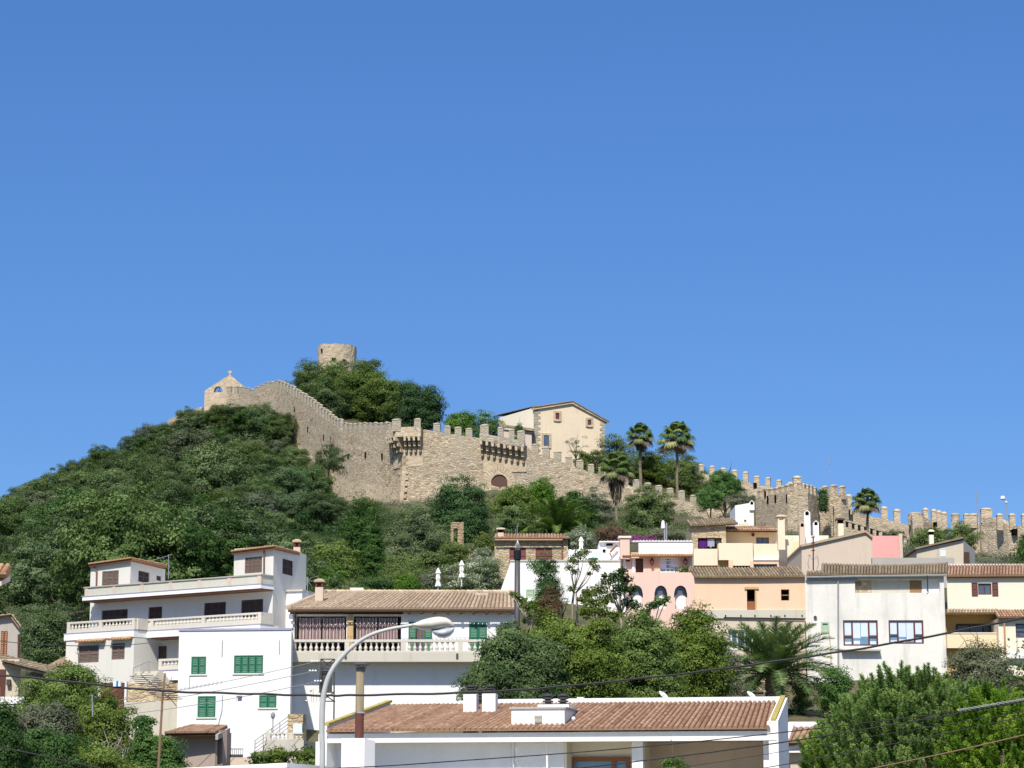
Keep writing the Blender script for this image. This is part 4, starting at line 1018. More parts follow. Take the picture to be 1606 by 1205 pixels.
# round tower on the hilltop
ct = P(528.5, 575, 430); tt = thing('round_tower', (ct.x, ct.y, tz(ct.x, ct.y)), 'round ruined stone watchtower on top of the hill above the pine trees', 'tower')
rad = 30.5 / F * 430; ztop = P(528.5, 544, 430).z; zb = tt.location.z - 8; mb = MB(); nseg, nr = 56, 16; vs = []
for j in range(nr + 1):
    for k in range(nseg):
        a = 2 * math.pi * k / nseg; z = zb + (ztop - zb) * j / nr
        p = Vector((ct.x + rad * math.cos(a), ct.y + rad * math.sin(a), z)); dd = 0.14 * noise.noise(p * .9) + .08 * noise.noise(p * 2.5)
        if j == nr: p.z += .35 * noise.noise(Vector((math.cos(a) * 2, math.sin(a) * 2, 5))) - .1
        vs.append(p + Vector((math.cos(a), math.sin(a), 0)) * dd)
fs = [(j * nseg + k, j * nseg + (k + 1) % nseg, (j + 1) * nseg + (k + 1) % nseg, (j + 1) * nseg + k) for j in range(nr) for k in range(nseg)]
vin = [Vector((ct.x + (p.x - ct.x) * .8, ct.y + (p.y - ct.y) * .8, p.z)) for p in vs[-nseg:]]; vin2 = [p - Vector((0, 0, 3)) for p in vin]
mb.add(vs, fs); mb.add(vs[-nseg:] + vin, [(k, (k + 1) % nseg, nseg + (k + 1) % nseg, nseg + k) for k in range(nseg)]); mb.add(vin + vin2, [((k + 1) % nseg, k, nseg + k, nseg + (k + 1) % nseg) for k in range(nseg)])
mb.build('wall', M['stone_warm'], tt)
for px, py, w, h in ((525.5, 565, 3.2, 2.4), (541.5, 566.5, 2.2, 2.4), (506, 549, 1.6, 3)):
    k = math.asin((px - 528.5) / 30.5); nn = Vector((math.sin(k), -math.cos(k), 0)); tx = Vector((math.cos(k), math.sin(k), 0)); m_ = 430 / F
    p = Vector((ct.x, ct.y, P(px, py, 427).z)) + nn * (rad - .3); mb = MB()
    q = [p - tx * w * m_ - Vector((0, 0, h * m_)), p + tx * w * m_ - Vector((0, 0, h * m_)), p + tx * w * m_ + Vector((0, 0, h * m_)), p - tx * w * m_ + Vector((0, 0, h * m_))]
    mb.prism(q, nn * .42); mb.build('opening', M['black'], tt)

# church inside the walls
fch = Fr(838, 700, 344, 14); ch = thing('church', fch.w(5, P(880, 722, 344).z, 0), 'cream rendered church with tiled gable roof and stone corners inside the castle wall', 'church')
sR = fch.sz(948, 660)[0]; sP, zP = fch.sz(897, 631); zl = fch.sz(838, 639)[1]; zr = fch.sz(948, 659)[1]; zg = fch.sz(890, 735)[1]
mb = MB(); mb.prism([fch.w(0, zg), fch.w(sR, zg), fch.w(sR, zr), fch.w(sP, zP), fch.w(0, zl)], fch.n * -16.0)
# nave side wall runs back to the left
fs_ = fch.right(0, 14 + 90 + 42)
mb.build('wall', M['church'], ch)
lp = [fch.w(0, zg), fch.w(0, zl - .2)]; far_ = P(781, 656, 351); far_b = Vector((far_.x, far_.y, zg))
mb = MB(); a = fch.w(0, zg); b = Vector((far_.x, far_.y, zg)); bk = b + Vector((2, 9, 0)); a2 = a + Vector((3, 9, 0)); up = lambda p, z: Vector((p.x, p.y, z))
mb.box8([b, a, a2, bk, up(b, far_.z), up(a, zl - .05), up(a2, zl + 1.0), up(bk, far_.z + 1.2)]); mb.build('side_wall', M['cream2'], ch)
# roofs
def P_(s, z, d): return fch.w(s, z, d)
tile_roof(ch, P_(sR + .7, zr - .25, -16.3), P_(sR + .7, zr - .25, .45), P_(sP, zP + .15, .45), P_(sP, zP + .15, -16.3), 40, 12, M['tile_pale'], .06)
tile_roof(ch, P_(-.3, zl - .02, .45), P_(-.3, zl - .02, -16.3), P_(sP, zP + .15, -16.3), P_(sP, zP + .15, .45), 40, 14, M['tile_pale'], .06)
e1 = P(779, 651.5, 351.0); e2 = Vector(P_(.1, zl + .12, .5))
tile_roof(ch, e1, e2, e2 + Vector((2, 10, 1.6)), e1 + Vector((2, 10, 1.6)), 50, 10, M['tile_old'], .06)
vg = MB(); w = fch.w
vg.box8([w(sP, zP - .28, .32), w(sR + .6, zr - .50, .32), w(sR + .6, zr - .50, .02), w(sP, zP - .28, .02), w(sP, zP + .04, .32), w(sR + .6, zr - .25, .32), w(sR + .6, zr - .25, .02), w(sP, zP + .04, .02)])
vg.box8([w(-.3, zl - .45, .32), w(sP, zP - .28, .32), w(sP, zP - .28, .02), w(-.3, zl - .45, .02), w(-.3, zl - .1, .32), w(sP, zP + .04, .32), w(sP, zP + .04, .02), w(-.3, zl - .1, .02)])
vg.build('cornice', M['ashlar'], ch)
mb = MB(); m2_ = MB()
for i in range(24):
    z = zl - .5 - i * .42; l = .95 if i % 2 else .6; mb.fbox(fch, -.06, l, z, z + .39, -.3, .06)
    zz = zr - .4 - i * .42
    if i < 12: m2_.fbox(fch, sR - l * .8, sR + .06, zz, zz + .39, -.3, .06)
m2_.build('quoins', M['stone_grey'], ch); mb.build('quoins', M['stone_grey'], ch)
for x0, y0, x1, y1 in ((871, 648, 877, 658), (921.5, 658.5, 927, 667), (852.5, 683, 861, 700)):
    rc = fch.rect(x0, y0, x1, y1); mb = MB(); a, b, z0_, z1_ = rc; fw = .32
    mb.fbox(fch, a - fw, a, z0_ - fw, z1_ + fw, -.1, .14); mb.fbox(fch, b, b + fw, z0_ - fw, z1_ + fw, -.1, .14); mb.fbox(fch, a, b, z1_, z1_ + fw, -.1, .14); mb.fbox(fch, a - .1, b + .1, z0_ - fw, z0_, -.1, .2)
    o = mb.build('window', M['ashlar'], ch); MB().fbox(fch, a, b, z0_, z1_, -.05, .03).build('pane', M['redbrown'] if x0 > 860 else M['glass_blue'], o)
# low annex with a tiled lean-to left of the gable
fa = Fr(800, 690, 340, 0); rc = fa.rect(789, 674, 834, 720)
mb = MB(); mb.fbox(fa, rc[0], rc[1], rc[2], rc[3], -5, 0); ob = mb.build('annex', M['dustpink'], ch)
e1, e2 = P(783, 669, 339.5), P(838, 676.5, 339.5); tile_roof(ch, e1, e2, e2 + Vector((0, 5, 1.2)), e1 + Vector((0, 5, 1.2)), 22, 6, M['tile_old'], .06)

# back wall climbing behind the gardens
pbk = [wp(1060, 735, 790, 345), wp(1108, 744, 790, 345), wp(1150, 751.5, 795, 345), wp(1200, 763, 800, 344), wp(1232, 770, 810, 343), wp(1300, 782, 820, 340)]
tk = thing('castle_wall', pbk[2][:3], 'rear castle wall with tall thin battlements against the sky, behind the square tower', 'castle wall', 'curtain walls of the castle')
curtain(tk, pbk, M['stone_warm'], batter=.1)
merlons(tk, pbk, 1.70, meshes=MERW, start=.4, sc=(.88, 1, 1.15), zoff=.1)
a = P(1184, 761, 344.4); MB().aabb(a.x - .25, a.x + .25, a.y - .3, a.y + .2, a.z - .4, a.z + .3).build('arrow_slit', M['black'], tk)

# square tower
fT = Fr(1251, 800, 290, 0); m_ = 290 / F
cT = P(1251, 769, 289); lT = P(1185, 771, 301); rT = P(1283, 771, 297)
xy = lambda p: Vector((p.x, p.y, 0))
zt_ = P(1251, 768.5, 289).z; zbT = P(1251, 850, 289).z
tw_ = thing('square_tower', (cT.x, cT.y, zbT), 'square battlemented stone castle tower above the yellow house', 'tower')
ptsT = [(lT.x, lT.y, zt_ + .6, zbT), (cT.x, cT.y, zt_ + .1, zbT), (rT.x, rT.y, zt_ + .2, zbT)]
pts1 = [ptsT[0], ptsT[1]]; pts2 = [ptsT[1], ptsT[2]]
curtain(tw_, pts1, M['stone_warm'], batter=.35); curtain(tw_, pts2, M['stone'], batter=.35)
merlons(tw_, pts1, 1.62, meshes=MERW, start=.9, sc=(.85, 1, 1.0), zoff=-.2); merlons(tw_, pts2, 1.6, meshes=MERW, start=1.7, sc=(.85, 1, 1.0))
inst('merlon', MERW[0], tw_, (cT.x, cT.y + .5, zt_), 0, (1.1, 1.3, 1.5)); inst('merlon', MERW[1], tw_, (rT.x - .5, rT.y + .3, zt_ + .05), 0, (.9, 1.2, 1.2))
mb = MB()
for px, py in ((1204, 784), (1216, 783), (1234, 782), (1246, 786), (1200, 776)):
    f = (px - 1185) / 66; p = P(px, py, 301 - 12 * f - .1); mb.aabb(p.x - .09, p.x + .09, p.y - .2, p.y + .4, p.z - .5, p.z + .5)
mb.build('arrow_slit', M['black'], tw_)
# the recessed bay right of the tower
b1, b2 = P(1283, 776, 300), P(1319, 777, 297)
tbw = thing('castle_wall', (b2.x, b2.y, zbT), 'recessed bay of castle wall with a shaded corner between the square tower and the palm', 'castle wall', 'curtain walls of the castle')
pts3 = [(b1.x, b1.y, P(1283, 776, 300).z, zbT), (b2.x, b2.y, P(1319, 776, 297).z, zbT)]; curtain(tbw, pts3, M['stone_warm'], batter=.2)
merlons(tbw, pts3, 1.45, meshes=MERW, start=1.0, sc=(.85, 1, 1.05))
b3 = P(1321, 800, 312); pts4 = [pts3[1], (b3.x, b3.y, P(1321, 776, 312).z, zbT)]; curtain(tbw, pts4, M['stone'], batter=.1)

# wall running down to the right, with its lower parapet of gaps
pd = [wp(1318, 797, 850, 312), wp(1345, 804, 860, 311), wp(1375, 812, 868, 310), wp(1405, 819, 872, 309), wp(1432, 826, 876, 308)]
td = thing('castle_wall', pd[2][:3], 'castle wall sloping down right behind the lone fan palm', 'castle wall', 'curtain walls of the castle')
curtain(td, pd, M['stone_warm'], batter=.2)
for px, py in ((1331, 797), (1387, 816), (1407, 820)):
    p = P(px, py, 310); inst('merlon', MERW[0], td, p, 0, (1, 1, 1.5))
mb = MB()
for px, py in ((1330, 804), (1404, 827)): p = P(px, py, 309.6); mb.aabb(p.x - .22, p.x + .22, p.y - .5, p.y + .6, p.z - .35, p.z + .35)
mb.build('arrow_slit', M['black'], td)
fl = Fr(1322, 820, 286, 0); pg = [wp(1312, 811, 862, 286), wp(1352, 822, 866, 285), wp(1392, 834, 872, 284), wp(1426, 845, 880, 283)]
tlw = thing('castle_wall', pg[1][:3], 'lower castle parapet with a row of square dark gaps above the rose coloured wall', 'castle wall', 'curtain walls of the castle')
lowp = [(x, y, z - .95, b) for x, y, z, b in pg]; curtain(tlw, lowp, M['stone_warm'], batter=.2)
bkp = [(x, y + 1.5, z - .1, b) for x, y, z, b in pg]; curtain(tlw, bkp, M['stone'], batter=.0, thick=.4, part='rear_wall')
for a, b in zip(pg, pg[1:]):
    A0, B0 = Vector(a[:3]), Vector(b[:3]); mb = MB()
    mb.box8([A0 + Vector((0, 0, -.22)), B0 + Vector((0, 0, -.22)), B0 + Vector((0, 1.45, -.22)), A0 + Vector((0, 1.45, -.22)), A0, B0, B0 + Vector((0, 1.45, 0)), A0 + Vector((0, 1.45, 0))]); mb.build('coping', M['stone_grey'], tlw)
k = 0; px = 1314.0
while px < 1426:
    f = (px - 1312) / 114; Y = 286 - 3 * f; q = P(px, 811 + 34 * f + 1, Y); mb = MB(); mb.aabb(q.x - .2, q.x + .2, q.y + .02, q.y + .5, q.z - 1.2, q.z - .15); mb.build('pier', M['stone_warm'], tlw); px += 9.6

# turrets and walls at the far right
pe = [wp(1425, 812, 880, 300), wp(1431, 808, 880, 297), wp(1447, 809, 880, 297), wp(1470, 822, 884, 300), wp(1487, 826, 886, 302)]
te = thing('castle_wall', pe[2][:3], 'castle wall with a broken rounded turret right of the sloping parapet', 'castle wall', 'curtain walls of the castle')
curtain(te, pe, M['stone_warm'], batter=.2, disp=.12)
mb = MB(); q = P(1437.5, 812, 298); mb.lathe((q.x, q.y + .8, q.z - 1.0), [(1.0, 0), (.95, 1.2), (.98, 1.6), (.6, 1.75)], 14); mb.build('turret_top', M['stone_warm'], te)
for px, py in ((1452, 816), (1465, 818), (1473, 820), (1481, 822)): inst('merlon', MERW[0], te, P(px, py + 3, 299), 0, (.75, 1, 1.5))
mb = MB()
for px, py in ((1444.5, 817.5), (1433.5, 832), (1467, 823)): p = P(px, py, 297.5); mb.aabb(p.x - .18, p.x + .18, p.y - .3, p.y + .8, p.z - .3, p.z + .3)
mb.build('arrow_slit', M['black'], te)
pf = [wp(1492, 820, 886, 290), wp(1508, 820, 886, 289), wp(1536, 822, 886, 288), wp(1541, 824, 888, 286)]
tf = thing('castle_wall', pf[1][:3], 'castle wall with a thick upright stub, between the bushes and the far right tower', 'castle wall', 'curtain walls of the castle')
curtain(tf, pf, M['stone_warm'], batter=.2, disp=.12)
mb = MB(); q = P(1499.5, 806, 290); mb.lathe((q.x, q.y + .6, q.z - 1.4), [(.58, 0), (.56, 1.1), (.62, 1.35), (.45, 1.5)], 12); mb.build('turret_top', M['stone_grey'], tf)
for px, sc in ((1516, .8), (1527, 1.4)): inst('merlon', MERW[0], tf, P(px, 821, 288.3), 0, (sc, 1, 1.0))
ph = [wp(1538, 812, 890, 276), wp(1557, 812, 890, 274), wp(1580, 823, 890, 272), wp(1612, 826, 890, 270), wp(1660, 830, 890, 268)]
th_ = thing('castle_tower', ph[2][:3], 'broad ochre stone castle tower with one small square window at the right edge', 'tower')
curtain(th_, ph, M['stone_warm'], batter=.3)
inst('merlon', MERW[0], th_, P(1547, 813, 276), 0, (1.55, 1, 1.0))
for px in (1568, 1587.5, 1607): inst('merlon', MERW[1], th_, P(px, 823, 271.8), 0, (.75, 1, 1.15))
p = P(1591, 834.5, 271); MB().aabb(p.x - .26, p.x + .26, p.y - .5, p.y + .6, p.z - .32, p.z + .32).build('window', M['black'], th_)
# masts on the castle
for px, yt, yb, Y, lab in ((1300.5, 714, 762, 292, 'thin grey antenna mast rising from the square castle tower'), (1532, 770, 824, 287, 'thin pale flagpole on the castle wall at the right')):
    t_, b_ = P(px, yt, Y), P(px, yb, Y); mb = MB(); mb.tube([b_ - Vector((0, 0, 1)), t_], .045, 6); mb.tube([t_ - Vector((0, 0, 1.2)), t_ + Vector((0, 0, 0))], .09, 6); tag(mb.build('mast', M['metal']), lab, 'mast')
t_, b_ = P(1578, 782, 280), P(1578, 826, 280); tl_ = thing('floodlight_pole', b_, 'slim pole with a white floodlight at the top on the far right castle tower', 'floodlight')
mb = MB(); mb.tube([b_ - Vector((0, 0, 1)), t_], .05, 6); mb.tube([t_ - Vector((0, 0, .3)), t_ + Vector((-.4, 0, .1))], .04, 6); mb.build('pole', M['metal'], tl_)
mb = MB(); q = t_ + Vector((-.42, 0, .05)); mb.lathe(q - Vector((0, 0, .25)), [(.12, 0), (.3, .12), (.3, .35), (.15, .5)], 10); mb.lathe(t_ - Vector((0, 0, .6)), [(.08, 0), (.16, .1), (.1, .25)], 8); mb.build('lamp_head', M['pvc'], tl_)
# ------------------------------------------------------------------ town houses
def house(px, py, Y, yaw, label, zfoot_px=None, name='house', cat='house'):
    fr = Fr(px, py, Y, yaw); g = tz(fr.O.x, fr.O.y)
    return fr, thing(name, (fr.O.x, fr.O.y, g), label, cat)
def base_z(fr, s0, s1, depth):
    z = [tz(*(fr.w(s, 0, d).xy)) for s in (s0, s1) for d in (0, -depth)]
    return min(z) - 1.0
def gz_(fr, rc): return rc

# --- L : white three storey house with balustraded balconies, far left
KY = 118
fA = Fr(428, 930, KY, -34); L_ = thing('house', (fA.O.x, fA.O.y, tz(fA.O.x, fA.O.y)), 'large white three storey house with stacked balustraded terraces and brown shutters', 'house')
fS = fA.right(0, 73)
SZ = fA.sz
sl0 = SZ(142, 930)[0]; zflr = -1
zT = SZ(425, 985)[1]                      # low edge that stays visible on the right
z_slab = SZ(300, 923, 1.0)[1]
z_top_tower = SZ(400, 861)[1]
zb_ = 4.0
gndz = tz(*fA.w(-8, 0, 0).xy) - 2
mz0, mz1 = SZ(300, 992, 0)[1], SZ(300, 912, .0)[1]
hol = [fA.rect(*r) for r in ((159, 956.5, 200, 980), (232.6, 952, 254, 975), (319.7, 945, 354, 970), (378, 940.5, 412.5, 968))]
zmid = SZ(300, 979)[1]
def skewbox(mb, s0, s1, z0, z1, dep, holes, d=0.0):
    wall_holes(mb, fA, s0, s1, z0, z1, d, holes, .18)
    a0, a1 = fA.w(s1, z0, d), fA.w(s1, z1, d); v = fS.u * dep
    b0, b1 = fA.w(s0, z0, d), fA.w(s0, z1, d)
    return a0, a1, b0, b1, v
tw_l = SZ(367, 880)[0]
mb = MB()   # main storey
ztw = SZ(428, 856)[1]
a0, a1, b0, b1, v = skewbox(mb, sl0, tw_l, gndz, z_slab + .3, 9.0, hol[:3])
mb.quad(b0 + v, b0, b1, b1 + v); mb.quad(b1, fA.w(tw_l, z_slab + .3), fA.w(tw_l, z_slab + .3) + v, b1 + v); mb.quad(b1 + v, fA.w(tw_l, z_slab + .3) + v, fA.w(tw_l, gndz) + v, b0 + v)
hw = fA.rect(384, 874, 411, 899)
wall_holes(mb, fA, tw_l, 0, gndz, ztw, 0, [hw, hol[3]], .18)
dS = fS.sz(480, 900)[0]
hs_ = fS.rect(443, 878, 460, 902)
wall_holes(mb, fS, 0, dS, gndz, ztw, 0, [hs_], .18)
A0 = fA.w(tw_l, gndz); B0 = fA.w(0, gndz); V_ = fS.u * dS; up_ = Vector((0, 0, ztw - gndz))
mb.quad(A0 + V_, A0, A0 + up_, A0 + V_ + up_); mb.quad(B0 + V_, A0 + V_, A0 + V_ + up_, B0 + V_ + up_); mb.quad(A0 + up_, B0 + up_, B0 + V_ + up_, A0 + V_ + up_)
mb.build('wall', M['offwhite'], L_)
shutters(L_, fA, hol[0], M['brown'], -.10, 4); shutters(L_, fA, hol[1], M['brown'], -.10, 2); shutters(L_, fA, hol[2], M['brown'], -.1, 3); shutters(L_, fA, hol[3], M['brown'], -.1, 3)
shutters(L_, fA, hw, M['brown_pale'], -.06, 4); shutters(L_, fS, hs_, M['brown'], -.1, 2)
# tower roof
q0, q1, q2 = fA.pt(361.5, 865, .35), fA.pt(430, 856.5, .35), fS.pt(482, 874.5, .35)
q3 = q0 + (q2 - q1)
tile_roof(L_, q0, q1, q2 + Vector((-.3, .3, .25)), q3 + Vector((0, 0, .3)), 16, 8, M['tile_orange'], .07, under=M['soffit'])
# tower chimney
def chimney(root, px0, py0, px1, py1, Y, mat, cap=M['tile_orange'], dark=None, depth=None, foot=1.0, capw=.12):
    a, b = P(px0, py1, Y), P(px1, py0, Y); d = depth or (b.x - a.x); top = b.z
    mb = MB(); mb.aabb(a.x, b.x, a.y, a.y + d, a.z - foot, top - .42); o = mb.build('chimney', mat, root)
    mb = MB()
    for sx in (a.x, b.x - .09):
        for sy in (a.y, a.y + d - .09): mb.aabb(sx, sx + .09, sy, sy + .09, top - .42, top - .16)
    mb.aabb(a.x + .12, b.x - .12, a.y + .12, a.y + d - .12, top - .43, top - .17); mb.build('smoke_vent', dark or M['rust'], o)
    mb = MB(); c = capw
    mb.aabb(a.x - c, b.x + c, a.y - c, a.y + d + c, top - .16, top - .07)
    mb.box8([(a.x - c, a.y - c, top - .07), (b.x + c, a.y - c, top - .07), (b.x + c, a.y + d + c, top - .07), (a.x - c, a.y + d + c, top - .07),
             (a.x + d * .3, a.y + d * .45, top + .03), (b.x - d * .3, a.y + d * .45, top + .03), (b.x - d * .3, a.y + d * .55, top + .03), (a.x + d * .3, a.y + d * .55, top + .03)])
    mb.build('chimney_cap', cap, o); return o
chimney(L_, 460, 846, 471, 870, KY + 4, M['dustpink'], M['tile_pale'], capw=.06)
# annex line on the tower side
r = fS.rect(448, 932, 480, 990); MB().fbox(fS, r[0], dS + 1.5, gndz, r[3], .003, .9).build('annex', M['white2'], L_)
MB().fbox(fS, r[0] - .1, dS + 1.6, r[3], r[3] + .09, -.02, .98).build('coping', M['concrete'], L_)
# left penthouse
fP = fA; ph_s0, ph_s1 = SZ(142, 900)[0], SZ(204.6, 900)[0]; zpt = SZ(204.6, 880.7)[1]
fPs = fA.right(ph_s1, 73); dP = fPs.sz(259, 900)[0]; zp0 = z_slab
mb = MB(); hp = fA.rect(160, 895.5, 186, 920); hq = fPs.rect(217, 896.5, 234.5, 914)
hq2 = fPs.rect(245.5, 903.5, 253, 911)
wall_holes(mb, fA, ph_s0, ph_s1, zp0, zpt, 0.0, [hp], .15); wall_holes(mb, fPs, 0, dP, zp0, zpt, 0, [hq, hq2], .15)
A0 = fA.w(ph_s0, zp0); B0 = fA.w(ph_s1, zp0); V_ = fPs.u * dP; up_ = Vector((0, 0, zpt - zp0))
mb.quad(A0 + V_, A0, A0 + up_, A0 + V_ + up_); mb.quad(B0 + V_, A0 + V_, A0 + V_ + up_, B0 + V_ + up_); mb.quad(A0 + up_, B0 + up_, B0 + V_ + up_, A0 + V_ + up_)
mb.build('penthouse_wall', M['offwhite'], L_)
shutters(L_, fA, hp, M['brown_pale'], -.06, 3); shutters(L_, fPs, hq, M['brown'], -.1, 2); shutters(L_, fPs, hq2, M['brown'], -.1, 1)
q0, q1, q2 = fA.pt(138, 885, .3), fA.pt(205, 875.5, .3), fPs.pt(262.5, 892.5, .3); q3 = q0 + (q2 - q1)
tile_roof(L_, q0, q1, q2 + Vector((0, 0, .2)), q3 + Vector((0, 0, .2)), 16, 8, M['tile_orange'], .07, under=M['soffit'])
mb = MB(); x = SZ(153, 900)[0]; mb.tube([fA.w(x - .25, zpt - .1, .1), fA.w(x, zpt - .4, .07), fA.w(x, zp0 + .6, .07)], .045, 6); mb.build('drainpipe', M['mast'], L_)
mb = MB(); x = SZ(415.5, 880)[0]; mb.tube([fA.w(x, ztw - .1, .1), fA.w(x, z_slab + .6, .07)], .045, 6); mb.build('drainpipe', M['mast'], L_)
# top terrace slab and parapet
OV = 1.05
zs0, zs1 = SZ(409, 922.5, OV)[1], SZ(409, 916.5, OV)[1]
sE = SZ(409, 915, OV)[0]; sW = SZ(129, 941, OV)[0]
mb = MB(); mb.fbox(fA, sW, sE, zs0, zs1, .003, OV); mb.build('terrace_slab', M['white2'], L_)
MB().fbox(fA, sW + .05, sE - .05, zs0 - .07, zs0 - .004, .003, OV - .08).build('soffit', M['soffit'], L_)
MB().fbox(fA, sW - .02, sE + .02, zs1 + .003, zs1 + .045, .05, OV + .02).build('edge_line', M['trim_blue'], L_)
zp1 = SZ(409, 900, OV)[1]; mb = MB(); mb.fbox(fA, sW + .12, sE - .06, zs1 + .05, zp1 - .06, OV - .2, OV - .06); mb.fbox(fA, sE - .2, sE - .06, zs1 + .05, zp1 - .06, .01, OV - .2); mb.build('parapet', M['panel'], L_)
mb = MB(); mb.fbox(fA, sW + .05, sE, zp1 - .06, zp1, OV - .26, OV); mb.fbox(fA, sE - .26, sE, zp1 - .06, zp1, .01, OV - .26); mb.build('coping', M['greywall'], L_)
k = 7
for i in range(k):
    s = sW + .25 + (sE - sW - .4) * i / (k - 1); MB().fbox(fA, s - .12, s + .12, zs1 + .05, zp1 - .062, OV - .15, OV - .03).build('pier', M['dustpink'], L_)
# middle terrace: projecting block left, recessed run right
D1, D2 = 1.95, 1.0
s107, s211 = SZ(104.6, 985, D1)[0], SZ(211, 985, D1)[0]
zb1 = SZ(211, 988.5, D1)[1]; zr1 = SZ(211, 969.5, D1)[1]
hA = [fA.rect(*r_, D1) for r_ in ((123, 1012, 155, 1039.5), (175, 1009, 195.5, 1034.5))]
mb = MB(); wall_holes(mb, fA, s107, s211, gndz, zb1 - .35, D1, hA, .15)
mb.quad(fA.w(s107, gndz, -1), fA.w(s107, gndz, D1), fA.w(s107, zb1 - .35, D1), fA.w(s107, zb1 - .35, -1))
mb.quad(fA.w(s211, gndz, D1), fA.w(s211, gndz, 0), fA.w(s211, zb1 - .35, 0), fA.w(s211, zb1 - .35, D1))
mb.build('lower_wall', M['offwhite'], L_)
for h in hA:
    shutters(L_, fA, h, M['brown_pale'], D1 - .08, 2)
for x0, x1, y0, y1 in ((117, 160, 1003.5, 1008), (169, 202, 1000, 1004.5)):
    e0, e1 = fA.pt(x0, y1, D1 + .32), fA.pt(x1, y1 - (x1 - x0) * .05, D1 + .32); up3 = fA.n * -.34 + Vector((0, 0, .16))
    tile_roof(L_, e0, e1, e1 + up3, e0 + up3, int((x1 - x0) / 4.5), 2, M['tile_orange'], .07, name='window_canopy', th=.05)
mb = MB(); mb.fbox(fA, s107 - .12, s211 + .02, zb1 - .35, zb1, -.5, D1 + .06); mb.build('terrace_slab', M['white2'], L_)
MB().fbox(fA, s107 - .14, s211 + .04, zb1 + .003, zb1 + .04, -.4, D1 + .08).build('edge_line', M['trim_blue'], L_)
balustrade(L_, fA, s107 + .0, s211, zb1 + .05, zr1, D1, M['balustrade'], .24, [s107 + .12, (s107 + s211) / 2, s211 - .12], foot=.2, r=.085, rail=.1)
s227 = SZ(227, 985, D2)[0]; sEm = SZ(409.5, 965, D2)[0]; zb2 = zb1; zr2 = zr1
ms_ = fA.right(s211, -34 + 90)
mb = MB(); mb.fbox(fA, s211 + .03, sEm, zb2 - .35, zb2, -.4, D2 + .06); mb.build('terrace_slab', M['white2'], L_)
MB().fbox(fA, s211 + .3, sEm - .1, zb2 - .42, zb2 - .353, .01, D2).build('soffit', M['soffit'], L_)
MB().fbox(fA, s211 + .05, sEm + .02, zb2 + .003, zb2 + .04, 0, D2 + .08).build('edge_line', M['trim_blue'], L_)
balustrade(L_, fA, s211 + .05, sEm, zb2 + .05, zr2, D2, M['balustrade'], .24, [s211 + .3, (s211 + sEm) / 2, sEm - .12], foot=.2, r=.085, rail=.1)
MB().fbox(fA, s211 - .08, s211 + .08, zb2 + .05, zr2, D2, D1 - .17).build('balustrade', M['balustrade'], L_)
MB().fbox(fA, sEm - .16, sEm - .01, zb2 + .05, zr2, .01, D2 - .18).build('balustrade', M['balustrade'], L_)
# recessed door, little landing and outside stair
dr = fA.rect(243, 1014, 260.5, 1043, .02)
MB().fbox(fA, dr[0], dr[1], dr[2] - .3, dr[3], .004, .05).build('door', M['brown'], L_)
ls0, ls1 = SZ(248, 1048, 1.3)[0], SZ(279, 1048, 1.3)[0]; lz0, lz1 = SZ(265, 1052, 1.3)[1], SZ(265, 1033, 1.3)[1]
mb = MB(); mb.fbox(fA, ls0, ls1 + 1, lz0 - .5, lz0, .06, 1.3); mb.build('landing', M['white2'], L_)
MB().fbox(fA, ls0 - .02, ls1 + 1.02, lz0 + .003, lz0 + .04, .06, 1.33).build('edge_line', M['trim_blue'], L_)
balustrade(L_, fA, ls0, ls1 + 1, lz0 + .05, lz1, 1.3, M['balustrade'], .26, [ls0 + .12], foot=.2, r=.09)
st = MB()
for i in range(11):
    x = SZ(216 + i * 5.5, 1070, 1.5)[0]; zz = SZ(240, 1053 + i * 3.4, 1.5)[1]
    st.fbox(fA, SZ(214 + i * 3.0, 1070, 1.5)[0], SZ(252 + i * 2.6, 1070, 1.5)[0], zz - 1.5, zz, 1.31, 1.7 + i * .22)
st.build('stair', M['concrete'], L_)
mb = MB(); pA, pB, pC = fA.pt(209, 1048, 2.2), fA.pt(234, 1037, 1.8), fA.pt(246, 1040, 1.6)
mb.tube([pA, pB, pC], .03, 5)
for f in (0, .5, 1): q = pA.lerp(pB, f); mb.tube([q, q - Vector((0, 0, .9))], .02, 4)
mb.build('railing', M['metal'], L_)
# stone plinth and retaining wall under the stairs
fW = Fr(236, 1100, 112, -6); rt = thing('retaining_wall', fW.w(0, tz(fW.O.x, fW.O.y)), 'pale concrete and stone retaining wall between the bushes and the white house with green shutters', 'wall')
r1 = fW.rect(194, 1101, 280, 1170); mb = MB(); mb.fbox(fW, r1[0], r1[1], r1[2] - 2, r1[3], -1.2, 0); mb.build('concrete_wall', M['concrete'], rt)
r2 = fW.rect(199, 1072, 246, 1101, -.4); mb = MB(); mb.fbox(fW, r2[0], r2[1] + 2.0, r2[2] - .6, r2[3], -3, -.4); mb.build('stone_wall', M['rubble'], rt)
r3 = fW.rect(196, 1069, 199, 1102, -.3); MB().fbox(fW, r3[0], r3[1], r3[2], r3[3], -.5, -.2).build('post', M['white2'], rt)
r4 = fW.rect(158, 1071, 197, 1106, -.5); MB().fbox(fW, r4[0], r4[1], r4[2] - 1.4, r4[3], -.7, -.5).build('dark_fence', M['rust'], rt)

